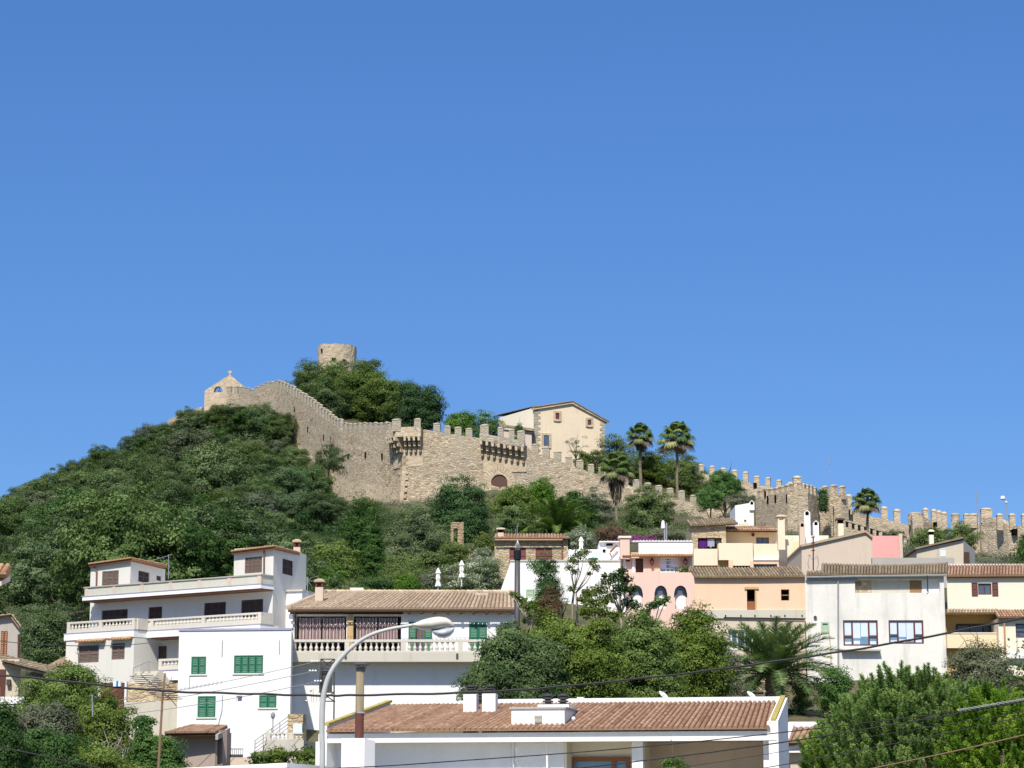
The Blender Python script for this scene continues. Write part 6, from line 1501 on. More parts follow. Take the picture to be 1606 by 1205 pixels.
# --- A : stone house with laundry, B : yellow house
fB = Fr(1150, 870, 176, 0); A_h = thing('house', fB.w(-2, tz(fB.O.x, fB.O.y)), 'small rubble stone house with a tiled eave and laundry hanging in its window opening', 'house')
r = fB.rect(1085, 824, 1139, 910, -1); ha = fB.rect(1094.5, 843.5, 1132, 861, -1)
mb = MB(); shell(mb, fB, r[0], r[1], r[2] - 3, r[3], 6, [ha], d=-1, reveal=.5); mb.build('wall', M['rubble'], A_h)
e0, e1 = fB.pt(1083, 825.5, -.6), fB.pt(1158, 821.5, -.6); tile_roof(A_h, e0, e1, e1 + Vector((0, 4, .9)), e0 + Vector((0, 4, .9)), 17, 4, M['tile_old'], .12)
for x0, x1, y0, y1, mt, lb in ((1095.5, 1108.5, 846.5, 860, 'purplecloth', 'dark purple cloth hung in the opening of the stone house'), (1109.5, 1120.5, 845.5, 858, 'greycloth', 'pale grey blue cloth hung beside the purple one'), (1122, 1131, 843.5, 855, 'dark_metal', 'dark grey cloth hung at the right end of the washing line')):
    a, b = fB.pt(x0, y0, -1.2), fB.pt(x1, y1, -1.2); mb = MB(); n = 10
    for i in range(n):
        xa, xb = a.x + (b.x - a.x) * i / n, a.x + (b.x - a.x) * (i + 1) / n; d = lambda k: .05 * math.sin(k * 1.7)
        mb.quad((xa, a.y + d(i), b.z + .06 * math.sin(i)), (xb, a.y + d(i + 1), b.z + .06 * math.sin(i + 1)), (xb, a.y + d(i + 1) * .3, a.z), (xa, a.y + d(i) * .3, a.z))
    tag(mb.build('laundry', M[mt]), lb, 'laundry', 'washing hung in the stone house opening')
B_h = thing('house', fB.w(2, tz(fB.O.x, fB.O.y)), 'warm yellow house with boxy terrace parapets, a tall chimney and a shaded tiled eave', 'house')
r = fB.rect(1139, 829, 1221, 910, -2.5); hb = fB.rect(1186, 843, 1206, 853.5, -2.5)
mb = MB(); shell(mb, fB, r[0], r[1], r[2], r[3], 6, [hb], d=-2.5); mb.build('upper_wall', M['yellow'], B_h)
window(B_h, fB, hb, M['redbrown'], M['glass_blue'], -2.66, (.5,), (), .06)
e0, e1 = fB.pt(1137, 832, -1.5), fB.pt(1220, 832.5, -1.5); tile_roof(B_h, e0, e1, e1 + Vector((0, 4.5, .85)), e0 + Vector((0, 4.5, .85)), 19, 6, M['tile_red'], .11, under=M['soffit'])
mb = MB(); q = fB.pt(1181, 839, -2.4); mb.prism([q + Vector((.13 * math.cos(a), 0, .13 * math.sin(a))) for a in np.linspace(0, 2 * math.pi, 12, endpoint=False)], (0, -.06, 0)); mb.build('round_plaque', M['rust'], B_h)
def vol(name, x0, y0, x1, y1, d0, d1, mat, fr=fB, root=None, ext=0):
    r = fr.rect(x0, y0, x1, y1, d1); return MB().fbox(fr, r[0], r[1], r[2] - ext, r[3], d0, d1).build(name, M[mat], root or B_h)
vol('terrace_parapet', 1127, 852, 1143, 878.5, -2.4, .0, 'cream'); vol('terrace_parapet', 1143.1, 852, 1181, 887.3, -2.4, -.003, 'cream')
vol('terrace_parapet', 1182, 853, 1221, 876, -2.4, -.3, 'cream')
vol('awning', 1182, 875.5, 1222, 879, -.29, .1, 'white')
vol('lower_wall', 1088, 861, 1125.5, 887, -2.4, .003, 'cream')
vol('ochre_recess', 1088, 877, 1143, 910, -2.3, -.5, 'ochre', ext=2)
vol('pier', 1143, 878, 1149.5, 910, -.6, .06, 'peach', ext=2)
vol('opening_shade', 1149.5, 887.5, 1177, 910, -.65, -.3, 'beam', ext=2)  # solid dark panel paints the shade inside the opening
vol('pier', 1176.5, 880, 1182, 910, -.5, .06, 'peach', ext=2)
vol('lintel', 1182, 879.5, 1221, 884.8, -.6, .02, 'peach')
vol('room_wall', 1221, 846, 1245, 910, -4, -.2, 'cream', ext=2)
vol('lower_room', 1219, 881, 1245, 910, -.19, .01, 'peach', ext=2)
r = fB.rect(1182, 884.8, 1219, 905, -.4); window(B_h, fB, r, M['pvc'], M['glass_blue'], -.5, (.5,), (), .05)
mb = MB(); mb.fbox(fB, *[fB.rect(1236.5, 879, 1243.5, 882.5, .02)[i] for i in range(4)], .011, .06); mb.build('vent', M['dark_metal'], B_h)
chimney(B_h, 1220.5, 807.5, 1230.5, 850, 174.6, M['cream'], M['dustpink'], M['yellow'], .55, foot=.6)
vol('side_wing', 1245, 843, 1258, 912, -3, -.5, 'cream2', ext=3); vol('side_wing_low', 1244.5, 849, 1256, 912, -.49, -.25, 'yellow', ext=2)
vol('back_wing', 1231, 840, 1300, 880, -9, -6, 'cream2')
e0, e1 = fB.pt(1206, 841, -1.9), fB.pt(1222, 840, -1.9)

# white box house above with little arched chimney
fX = Fr(1167, 800, 205, 0); X_ = thing('house', fX.w(0, tz(fX.O.x, fX.O.y)), 'blank white box shaped house standing against the left face of the square castle tower', 'house')
r = fX.rect(1153.5, 792, 1182.5, 860); w = fX.w
mb = MB(); mb.prism([w(r[0], r[2]), w(r[1], r[2]), w(r[1], fX.sz(1170, 788)[1]), w(r[0], fX.sz(1170, 793)[1])], fX.n * -5); mb.build('wall', M['white2'], X_)
def arched_chimney(root, px0, ytop, px1, ybot, Y, mat, dep=.5, foot=1.0):
    a, b = P(px0, ybot, Y), P(px1, ytop, Y); wd = b.x - a.x; fr = Fr(px0, ybot, Y, 0); c = (a.x + b.x) / 2
    mb = MB(); zc = b.z - wd * .95; mb.aabb(a.x, b.x, a.y, a.y + dep, a.z - foot, zc)
    t_ = wd * .2; mb.aabb(a.x, a.x + t_, a.y, a.y + dep, zc, b.z - wd * .45); mb.aabb(b.x - t_, b.x, a.y, a.y + dep, zc, b.z - wd * .45)
    mb.prism([(a.x, a.y, b.z - wd * .45), (a.x + t_, a.y, b.z - wd * .45), (c, a.y, b.z - wd * .18), (c, a.y, b.z)], (0, dep, 0)); mb.prism([(b.x - t_, a.y, b.z - wd * .45), (b.x, a.y, b.z - wd * .45), (c, a.y, b.z), (c, a.y, b.z - wd * .18)], (0, dep, 0))
    o = mb.build('chimney', mat, root); MB().aabb(a.x + t_, b.x - t_, a.y + dep * .35, a.y + dep * .4, zc, b.z - wd * .3).build('flue_opening', M['black'], o); return o
arched_chimney(X_, 1175.5, 784.5, 1183, 795, 204.8, M['white2'], .5, .3)
r = fX.rect(1160, 820.5, 1174, 826, .4); MB().fbox(fX, r[0], r[1], r[2], r[3], .003, .5).build('canopy', M['yellow'], X_); mb = MB(); r = fX.rect(1167, 815.5, 1170.5, 818.5); MB().fbox(fX, r[0], r[1], r[2], r[3], .003, .06).build('vent', M['dark_metal'], X_)

# --- D : beige gabled wall with the rose wall beside it
fD = Fr(1310, 870, 166, 0); D_ = thing('house', fD.w(0, tz(fD.O.x, fD.O.y)), 'beige gable ended house with long sloping roof line and several tall chimneys behind it', 'house')
w = fD.w; pD = [(1257, 930), (1368, 930), (1368, 842), (1357, 833.5), (1257.5, 856)]
mb = MB(); mb.prism([fD.pt(*q) for q in pD], (0, 9, 0)); mb.build('wall', M['dustpink'], D_)
a, b, c = fD.pt(1256.5, 855.5, .2), fD.pt(1357.5, 832.6, .2), fD.pt(1369, 842, .2); mb = MB()
for p, q in ((a, b), (b, c)): mb.box8([p + Vector((0, 0, -.12)), q + Vector((0, 0, -.12)), q + Vector((0, 9.2, -.12)), p + Vector((0, 9.2, -.12)), p + Vector((0, 0, .05)), q + Vector((0, 0, .05)), q + Vector((0, 9.2, .05)), p + Vector((0, 9.2, .05))])
mb.build('roof', M['tile_pale'], D_)
arched_chimney(D_, 1262, 799.5, 1270.5, 845, 172, M['white2'], .55, 2)
arched_chimney(D_, 1276, 816, 1284, 842, 174, M['white2'], .55, 2)
arched_chimney(D_, 1254.5, 818.5, 1262.3, 846, 171, M['dustpink'], .55, 1)
chimney(D_, 1315, 812.5, 1322.5, 842, 171, M['cream'], M['beam'], M['black'], .4, foot=1, capw=.1)
t = thing('roof_ornament', fD.pt(1275, 855, 1), 'red and grey wrought iron finial standing before the beige gable', 'ornament')
mb = MB(); a, b = P(1275.5, 895, 150), P(1275.5, 842, 150); mb.tube([a, b], .045, 6); [mb.tube([P(1275.5, y, 150) - Vector((.12, 0, 0)), P(1275.5, y, 150) + Vector((.12, 0, .03))], .04, 5) for y in (843, 852, 858, 864)]; mb.build('rod', M['rust'], t)
mb = MB()
for s in (-1, 1): mb.tube([P(1275.5 + s * 1, 878, 150), P(1275.5 + s * 6, 872, 150), P(1275.5 + s * 8.5, 884, 150), P(1275.5 + s * 6, 893, 150)], .03, 5)
mb.tube([P(1267, 871, 150), P(1272, 871, 150)], .03, 4); mb.build('scrolls', M['metal'], t)
t = thing('rose_wall', P(1390, 870, 170), 'bright rose pink rendered wall with a shaded left edge, right of the beige gable', 'wall')
fR_ = Fr(1390, 860, 172, 0); r = fR_.rect(1366, 840.5, 1412, 930); MB().fbox(fR_, r[0], r[1], r[2] + 1, r[3], -.5, 0).build('wall', M['rose'], t)
r = fR_.rect(1411.5, 837, 1416.5, 930, .1); MB().fbox(fR_, r[0], r[1], r[2] + 1, r[3], -.6, .1).build('pier', M['dustpink'], t)
t = thing('garden_wall', P(1450, 880, 160), 'long low stained grey parapet behind the old brown tiled roof', 'wall')
fV = Fr(1430, 880, 160, 0); r = fV.rect(1368, 875, 1497, 900); MB().fbox(fV, r[0], r[1], r[2] - 1, r[3], -.4, 0).build('wall', M['greywall'], t)
# --- G : small beige gabled house
fG2 = Fr(1475, 865, 185, 0); G_ = thing('house', fG2.w(0, tz(fG2.O.x, fG2.O.y)), 'small beige house with lopsided gable, one pale window and a slim white chimney', 'house')
mb = MB(); mb.prism([fG2.pt(*q) for q in ((1437, 905), (1511, 905), (1511, 847), (1438, 862.5))], (0, 7, 0)); mb.build('wall', M['beige'], G_)
a, b, c = fG2.pt(1435, 862, .3), fG2.pt(1510.5, 844.6, .3), fG2.pt(1531, 860, .3) + Vector((0, 3, 0.3)); mb = MB()
mb.box8([a, b, b + Vector((0, 7, 0)), a + Vector((0, 7, 0)), a + Vector((0, 0, .14)), b + Vector((0, 0, .14)), b + Vector((0, 7, .14)), a + Vector((0, 7, .14))]); mb.box8([b, c, c + Vector((0, 5, 0)), b + Vector((0, 7, 0)), b + Vector((0, 0, .14)), c + Vector((0, 0, .14)), c + Vector((0, 5, .14)), b + Vector((0, 7, .14))]); mb.build('roof', M['tile_old'], G_)
mb = MB(); mb.prism([fG2.pt(1511, 905), fG2.pt(1529, 905, -2), fG2.pt(1529, 863, -2), fG2.pt(1511, 848)], (0, 4, 0)); mb.build('side_wall', M['greywall'], G_)  # greyer than the front: shade on this side is put into its colour
r = fG2.rect(1474.5, 861, 1483, 873); window(G_, fG2, r, M['pvc'], M['blind'], -.02, (.5,), (), .05)
r = Fr(1511, 865, 185, 0); mb = MB(); rr = r.rect(1513, 866, 1521, 900, .05); MB().fbox(r, rr[0], rr[1], rr[2], rr[3], -.3, .02).build('door', M['beam'], G_)
chimney(G_, 1458, 831, 1464, 856, 186, M['cream2'], M['cream2'], M['black'], .35, foot=.5, capw=.06)
t = thing('garden_wall', P(1500, 890, 176), 'grey rendered stub wall between the small beige house and the tiled roofs', 'wall'); fz2 = Fr(1490, 890, 172, 0); r = fz2.rect(1476, 877, 1497, 905); MB().fbox(fz2, r[0], r[1], r[2], r[3], -1, 0).build('wall', M['greywall'], t)

# --- C : peach house
fC = Fr(1180, 950, 141, 0); C_h = thing('house', fC.w(0, tz(fC.O.x, fC.O.y)), 'peach coloured house with an old grey tiled eave, half open door and glazed veranda', 'house')
r = fC.rect(1089, 906, 1264.5, 957); hc = [fC.rect(1171.5, 924.5, 1186.5, 956.8), fC.rect(1225, 924.5, 1238, 942)]
mb = MB(); shell(mb, fC, r[0], r[1], r[2], r[3], 8, hc, reveal=.4, roof=False, skew=.12); mb.build('wall', M['peach'], C_h)
e0, e1 = fC.pt(1088.5, 906, .3), fC.pt(1264.5, 905, .3); tile_roof(C_h, e0, e1, e1 + Vector((0, 4, 1.0)), e0 + Vector((0, 4, 1.0)), 36, 7, M['tile_old'], .12, sag=.05)
MB().fbox(fC, r[0], r[1], r[3] - .003, r[3] + .10, -.3, .15).build('cornice', M['tile_orange'], C_h)
dh = hc[0]; MB().fbox(fC, dh[0], dh[1], dh[2], dh[2] + .55, -.3, -.24).build('half_door', M['wood'], C_h)
MB().fbox(fC, dh[0] - .14, dh[1] + .14, dh[3] + .003, dh[3] + .16, .003, .09).build('lintel', M['ochre'], C_h)
mb = MB(); mb.fbox(fC, dh[1] - .09, dh[1], dh[2], dh[3], -.3, .02); mb.build('door_frame', M['ochre'], C_h)
mb = MB(); h = hc[1]; mb.fbox(fC, h[0], h[1], (h[2] + h[3]) / 2 - .03, (h[2] + h[3]) / 2 + .03, -.25, -.2); mb.build('window', M['door_ochre'], C_h)
for h in hc: MB().fbox(fC, h[0], h[1], h[2], h[3], -.44, -.41).build('dark_interior', M['black'], C_h)  # black sheets behind the openings stand in for the indoor shade
r = fC.rect(1089, 957, 1264, 970, .05); MB().fbox(fC, r[0], r[1], r[2], r[3], -3, .12).build('terrace_band', M['concrete'], C_h)
r2 = fC.rect(1089, 971, 1264, 1120); hv = [fC.rect(1142, 988, 1201, 1019), fC.rect(1173.5, 1062, 1188, 1079)]
mb = MB(); shell(mb, fC, r2[0], r2[1], r2[2] - 3, r[2] - .003, 8, hv, reveal=.3, skew=.12); mb.build('lower_wall', M['beige'], C_h)
window(C_h, fC, hv[0], M['pvc'], M['glass_blue'], -.25, (.09, .25, .45, .65, .85), (), .09); window(C_h, fC, hv[1], M['cream2'], M['glass_blue'], -.2, (), (), .06)
mb = MB()
for x in (1138, 1162, 1184, 1209, 1231, 1258): q = fC.pt(x, 966, .14); mb.lathe(q, [(.03, -.05), (.05, 0), (.03, .06)], 6)
mb.tube([fC.pt(1135, 968.5, .15), fC.pt(1264, 970.5, .15)], .025, 4); mb.build('cable_run', M['cable'], C_h)
e0, e1 = P(1148, 1089, 137), P(1198, 1085, 137); tile_roof(C_h, e0, e1, P(1190, 1078, 140.5), P(1155, 1080, 140.5), 9, 4, M['tile_old'], .12, name='lean_to_roof')
r = fC.rect(1150, 1088, 1195, 1120); MB().fbox(fC, r[0], r[1], r[2], r[3], .01, 3.5).build('lean_to', M['greywall'], C_h)

# --- E : big weathered white house
fE = Fr(1374, 990, 140, 0); E_ = thing('house', fE.w(0, tz(fE.O.x, fE.O.y)), 'tall weathered grey white house with two wide brown framed windows and old tiled roof', 'house')
r = fE.rect(1265, 903, 1484, 1130)
ho = fE.rect(1341, 909.5, 1474, 930); hw_ = [fE.rect(1322.5, 973, 1377, 1013), fE.rect(1394, 973, 1448.5, 1010)]; hg = fE.rect(1287.6, 975.5, 1300.7, 993)
mb = MB(); shell(mb, fE, r[0], r[1], r[2], r[3], 9, [(ho[0], ho[1], ho[2], ho[3], .32)] + hw_ + [hg], reveal=.2, skew=.17); mb.build('wall', M['oldwhite'], E_)
xs_ = [fE.sz(x, 920)[0] for x in (1341, 1368, 1428, 1447, 1474)]
for i, mt in enumerate(('rubble', 'concrete', 'door_ochre', 'white2')): MB().fbox(fE, xs_[i], xs_[i + 1], ho[2], ho[3], -.5, -.32 + .004 * i).build(('stone_infill', 'plaster_infill', 'board_door', 'white_infill')[i], M[mt], E_)
cols_ = [(.27, .73), (.27, .73)]
for i, h in enumerate(hw_):
    window(E_, fE, h, M['redbrown'], M['glass_sky'], -.13, (.27, .5, .73) if 0 else (.26, .74), (), .09, [(.04, .24, .42, .96), (.29, .50, .30, .96), (.515, .72, .36 if i == 0 else .12, .96), (.77, .96, .42, .96), (.05, .24, .05, .16), (.30, .48, .05, .2), (.77, .95, .05, .18)])
    mb = MB(); zz = h[2] + (h[3] - h[2]) * .36; L3 = (h[1] - h[0]); mb.fbox(fE, h[0], h[0] + L3 * .26, zz - .045, zz + .045, -.13, -.045); mb.fbox(fE, h[0] + L3 * .74, h[1], zz - .045, zz + .045, -.13, -.045); mb.build('transom', M['redbrown'], E_)
window(E_, fE, hg, M['green_pale'], M['green_pale'], -.08, (), (), .1)
MB().fbox(fE, hg[0] - .12, hg[1] + .12, hg[2] - .12, hg[3] + .12, -.05, .006).build('window_surround', M['green_pale'], E_) if 0 else None
e0, e1 = fE.pt(1264.5, 903, .4), fE.pt(1485, 900, .4)
tile_roof(E_, P(1288, 901.8, 139.7), P(1486, 900.5, 139.7), P(1487, 884.5, 146.5), P(1288.5, 885.5, 146.5), 42, 10, M['tile_old'], .13, sag=.12)
tile_roof(E_, P(1265, 903.5, 139.7), P(1287.6, 902, 139.7), P(1288, 897, 141.5), P(1265, 898, 141.5), 5, 3, M['tile_old'], .13, name='lower_roof')
MB().tube([fE.pt(1265, 905.5, .28), fE.pt(1345, 904, .28), fE.pt(1484, 902.5, .28)], .06, 6).build('gutter', M['metal'], E_)
MB().fbox(fE, r[0] + .02, fE.sz(1345, 910)[0], fE.sz(1300, 911)[1], r[3] + .02, .003, .14).build('cornice', M['greywall'], E_)
mb = MB(); mb.tube([fE.pt(1314.3, 905, .1), fE.pt(1314.6, 1045, .1)], .05, 6); mb.tube([fE.pt(1313, 905, .1), fE.pt(1345, 904.6, .1)], .05, 6); mb.build('drainpipe', M['metal'], E_)
mb = MB(); mb.tube([fE.pt(1300.5, 995, .05), fE.pt(1303, 1020, .05), fE.pt(1303, 1040, .05)], .04, 5); mb.build('waste_pipe', M['dustpink'], E_)
mb = MB(); mb.tube([fE.pt(1454.5, 903, .4), fE.pt(1454.8, 922, .1), fE.pt(1454, 928, .1)], .04, 5); mb.build('small_pipe', M['dark_metal'], E_)
rr = fE.rect(1320, 1019, 1381, 1021.5, .2); MB().fbox(fE, rr[0], rr[1], rr[2], rr[3], .003, .4).build('ledge', M['greywall'], E_)
mb = MB(); q = fE.pt(1278.5, 968.5, .06); mb.prism([q + Vector((.1 * math.cos(a), 0, .1 * math.sin(a))) for a in np.linspace(0, 2 * math.pi, 12, endpoint=False)], (0, -.05, 0)); mb.build('vent', M['dark_metal'], E_)
rr = fE.rect(1335, 1030, 1420, 1100); 
# --- F : cream house at the right edge
fF = Fr(1545, 980, 140, 0); F_ = thing('house', fF.w(0, tz(fF.O.x, fF.O.y)), 'pale cream house at the right edge with a dark shuttered window and a shaded loggia', 'house')
r = fF.rect(1485.5, 903, 1640, 960); hf = fF.rect(1534, 915, 1555, 933)
mb = MB(); shell(mb, fF, r[0], r[1], r[2] - .1, r[3], 8, [hf], skew=.25); mb.build('upper_wall', M['cream2'], F_)
window(F_, fF, hf, M['redbrown'], M['glass_blue'], -.14, (.5,), (), .06)
wd = (hf[1] - hf[0]) / 2; shutters(F_, fF, (hf[0] - wd, hf[0] - .02, hf[2] - .06, hf[3] + .04), M['redbrown'], .01, 1); shutters(F_, fF, (hf[1] + .02, hf[1] + wd, hf[2] - .06, hf[3] + .04), M['redbrown'], .01, 1)
tile_roof(F_, fF.pt(1485, 904.5, .3), fF.pt(1640, 903.5, .3), P(1640, 886.8, 146), P(1487, 888.3, 146), 32, 9, M['tile_red'], .13)
MB().fbox(fF, r[0], r[1], r[3] - .15, r[3] - .004, .004, .16).build('cornice', M['tile_orange'], F_)
a, b = P(1486, 888, 146.2), P(1640, 886.5, 146.2); MB().aabb(a.x, b.x, a.y, a.y + .3, a.z - .5, a.z + .14).build('ridge_band', M['white2'], F_)
zl = fF.rect(1486, 962, 1568, 1016); zr_ = fF.rect(1486, 958, 1568, 996)
MB().fbox(fF, zr_[0], zr_[1], zr_[2] - .5, zr_[3] + .05, -2.2, -1.2).build('loggia_wall', M['ochre'], F_)
MB().fbox(fF, zr_[0], zr_[1] , zl[3] - .02, r[2] + .05, -1.2, -.003).build('loggia_ceiling', M['ochre'], F_)
wr = fF.rect(1500, 979, 1564, 999, -1.1); window(F_, fF, wr, M['beam'], M['glass_blue'], -1.19, (.33, .66), (), .09, grille=16)
pr2 = fF.rect(1485.5, 994, 1570, 1016.5, .3); MB().fbox(fF, pr2[0], pr2[1], pr2[2], pr2[3], -.1, .3).build('parapet', M['yellow'], F_)
MB().fbox(fF, pr2[0] - .02, pr2[1] + .02, pr2[3] + .003, pr2[3] + .07, -.13, .34).build('coping', M['cream2'], F_)
MB().fbox(fF, pr2[0], pr2[1], pr2[2] - 6, pr2[2] - .004, -3, -.4).build('lower_wall', M['ochre'], F_)  # ochre here paints the shade below the cream parapet
for x0, x1, y0, sd, mt in ((1486, 1566, 963, .35, 'tile_pale'), (1566, 1640, 969.5, 1.4, 'tile_red')):
    e0, e1 = fF.pt(x0, y0, sd), fF.pt(x1, y0, sd); tile_roof(F_, e0, e1, e1 + Vector((0, sd, .17 + .28 * sd)), e0 + Vector((0, sd, .17 + .28 * sd)), int((x1 - x0) / 4.6), 2 if sd < 1 else 4, M[mt], .12, name='lower_roof')
wx = fF.rect(1568, 970, 1640, 1110, 1.0); hx = fF.rect(1593, 978, 1625, 1000.5, 1.0)
mb = MB(); shell(mb, fF, wx[0], wx[1], wx[2] - 2, wx[3], 4, [hx], d=1.0); mb.build('bay_wall', M['cream2'], F_); window(F_, fF, hx, M['beam'], M['glass_blue'], .86, (.5,), (.45,), .07)
lg = fF.rect(1579, 1027, 1640, 1033, 1.2); MB().fbox(fF, lg[0], lg[1], lg[2], lg[3], 1.003, 1.35).build('ledge', M['white2'], F_)
mb = MB(); mb.tube([fF.pt(1566, 972, 1.2), fF.pt(1575, 976, 1.15), fF.pt(1576.5, 1022, 1.1)], .06, 6); mb.build('drainpipe', M['tile_orange'], F_)
mb = MB(); mb.tube([fF.pt(1595, 1000, 1.05), fF.pt(1595, 1022, 1.05), fF.pt(1588, 1030, 1.05)], .02, 4); mb.build('wall_cable', M['metal'], F_)
# ruined little wall and terrace near the olive garden
fz3 = Fr(717, 830, 206, 8); t = thing('ruined_wall', fz3.w(0, tz(fz3.O.x, fz3.O.y)), 'broken pinkish stone doorway and terrace wall among the trees left of the stone house', 'ruin')
r = fz3.rect(707, 821, 727, 860); h = fz3.rect(711, 829, 718, 858); mb = MB(); wall_holes(mb, fz3, r[0], r[1], r[2] - 2, r[3], 0, [h], .5); mb.quad(fz3.w(r[1], r[2] - 2, 0), fz3.w(r[1], r[2] - 2, -.5), fz3.w(r[1], r[3], -.5), fz3.w(r[1], r[3], 0)); mb.fbox(fz3, r[0], r[1], r[3], r[3] + .1, -.5, .02); mb.build('doorway', M['terracewall'], t)
r = fz3.rect(706, 846, 758, 880, .6); mb = MB(); w = fz3.w; mb.box8([w(r[0], r[2] - 3, .6), w(r[1], r[2] - 3, .6), w(r[1], r[2] - 3, -.2), w(r[0], r[2] - 3, -.2), w(r[0], r[2], .6), w(r[1], r[3], .6), w(r[1], r[3], -.2), w(r[0], r[2], -.2)]); mb.build('terrace_wall', M['terracewall'], t)
# closed parasols
def parasol(px, yt, yb, Y, label):
    a, b = P(px, yb, Y), P(px, yt, Y); h = b.z - a.z; t = thing('parasol', a, label, 'parasol', 'closed parasols in the gardens')
    mb = MB(); mb.tube([a - Vector((0, 0, .6)), b], .035, 6); mb.build('pole', M['pvc'], t)
    mb = MB(); seg = 16; prof = [(.03, h), (.06, h * .95), (.17, h * .72), (.11, h * .68), (.14, h * .45), (.10, h * .3), (.18, h * .08), (.16, h * .03)]; vs = []
    for r_, z in prof:
        for k in range(seg): q = 2 * math.pi * k / seg; rr = r_ * (1 + .22 * math.cos(k * math.pi)); vs.append(a + Vector((rr * math.cos(q), rr * math.sin(q), z)))
    mb.add(vs, [(i * seg + k, i * seg + (k + 1) % seg, (i + 1) * seg + (k + 1) % seg, (i + 1) * seg + k) for i in range(len(prof) - 1) for k in range(seg)]); mb.build('canopy', M['canvas'], t)
parasol(687, 891, 921, 166, 'closed white parasol standing lower in the garden, left of its neighbour')
parasol(724, 879, 907, 167, 'closed white parasol standing higher in the garden behind the white oleander')
parasol(911.5, 842, 865, 172, 'closed white parasol on the white roof terrace right of the stone house')
t = thing('terrace_edge', P(690, 925, 176), 'pale stone garden terrace edge below the closed parasols', 'wall'); fz4 = Fr(700, 925, 176, 0); r = fz4.rect(682, 919, 745, 950); MB().fbox(fz4, r[0], r[1], r[2], r[3], -.5, 0).build('wall', M['concrete'], t)
# garden terrace wall right, with pots
fy = Fr(1260, 1120, 122, 0); t = thing('retaining_wall', fy.w(0, 5), 'low grey retaining wall below the palm, behind the small tiled roof at the right', 'wall')
r = fy.rect(1225, 1114, 1330, 1170); MB().fbox(fy, r[0], r[1], r[2] - 2, r[3], -.6, 0).build('wall', M['greywall'], t)
t = thing('flower_pot', P(1293.5, 1112, 121), 'bright orange terracotta pot on the retaining wall beside the pine tree', 'pot'); q = P(1293.5, 1112, 121.8); MB().lathe(q, [(.13, 0), (.2, .32), (.24, .34), (.24, .44), (.18, .44)], 12).build('pot', M['terracotta'], t)
g_ = np.random.default_rng(4); C_ = g_.normal(size=(200, 3)) * np.array([.17, .17, .12]) + np.array([0, 0, .52]); me = leafmesh('plant', C_, g_.normal(size=(200, 3)), np.full(200, .07), L_FLOWER, .4 + g_.random(200) * .6); o = bpy.data.objects.new('plant', me); COL.objects.link(o); o.parent = t; o.location = q - ORG[t.name]
r = fy.rect(1288, 1096, 1306, 1104, -.2); MB().fbox(fy, r[0], r[1], r[2] - .2, r[3], -.4, -.2).build('planter', M['dark_metal'], None); bpy.context.scene.objects['planter']['label'] = 'dark square planter behind the orange terracotta pot'; bpy.context.scene.objects['planter']['category'] = 'planter'
# ------------------------------------------------------------------ K : long low building in front
fK = Fr(860, 1150, 64, -11); K_ = thing('house', fK.w(0, 0), 'long low white building with a red tiled roof, white chimneys and a box dormer', 'house')
OVK = .75
e0, e1 = fK.pt(511, 1149.5, OVK), fK.pt(1208, 1141.5, OVK)
# one flat eave line
ez = (e0.z + e1.z) / 2; e0.z = ez; e1.z = ez
back = -fK.n * 4.6; rz_ = P(900, 1106, 68).z - ez
rL, rR = fK.pt(616, 1109, OVK - 4.6), fK.pt(1217, 1102, OVK - 4.6); rL.z = rR.z = (rL.z + rR.z) / 2
ncol = 84
tile_roof(K_, e0, e1, rR, rL, ncol, 15, M['tile_red'], .085, under=None, th=.03)
# walls : left blank wall, porch recess, right pier
sL, sR_ = fK.sz(511, 1180)[0], fK.sz(1212, 1170)[0]
s885 = fK.sz(885, 1185)[0]; fz0, fz1 = fK.sz(860, 1163.5, .5)[1], ez - .19
mb = MB(); mb.fbox(fK, sL - .05, sR_ + .02, fz0, ez - .05, .2, .60); mb.build('fascia_beam', M['white'], K_)
mb = MB(); mb.fbox(fK, sL - .05, sR_, fz0 + .06, ez - .12, -2.2, .197); mb.build('ceiling', M['cream2'], K_)
s_l = fK.sz(511, 1180, -.0)[0]
mb = MB(); mb.fbox(fK, s_l - .3, s885, -.3, fz0 + .058, -5.0, 0); mb.fbox(fK, s885 + .003, sR_, -.3, fz0 + .058, -5, -2.3); mb.build('wall', M['white2'], K_)
mb = MB(); mb.fbox(fK, s885 + .004, s885 + .06, -.3, fz0 + .05, -2.2, -.02); mb.build('return_wall', M['cream2'], K_)
# porch window
rw = fK.rect(894, 1187, 990, 1300, -.9); mb = MB(); mb.fbox(fK, rw[0] - .1, fK.sz(1011, 1190, -1)[0], -.3, fz0 + .05, -2.25, -1.0); mb.build('porch_wall', M['cream2'], K_)
rw = fK.rect(894, 1187.5, 989, 1300, -.95)
window(K_, fK, rw, M['wood'], M['glass_sky'], -.99, (.73,), (), .12)
mb = MB(); mb.fbox(fK, fK.sz(1011, 1190, -2)[0], sR_, -.3, fz0 + .05, -2.29, -2.22); mb.build('porch_back_wall', M['dustpink'], K_)
a, b = fK.sz(990.7, 1190, .2)[0], fK.sz(1001, 1190, .2)[0]; mb = MB(); mb.fbox(fK, a, b + .12, -.1, fz0 + .055, -.25, .15); mb.build('column', M['white2'], K_)
a, b = fK.sz(1197, 1180, .2)[0], fK.sz(1211, 1180, .2)[0]; mb = MB(); mb.fbox(fK, a, b, -.1, fz0 + .055, -.25, .15); mb.build('column', M['white2'], K_)
for px in (882.5, 928): 
    r = fK.rect(px, 1163, px + 9, 1165, -.3)
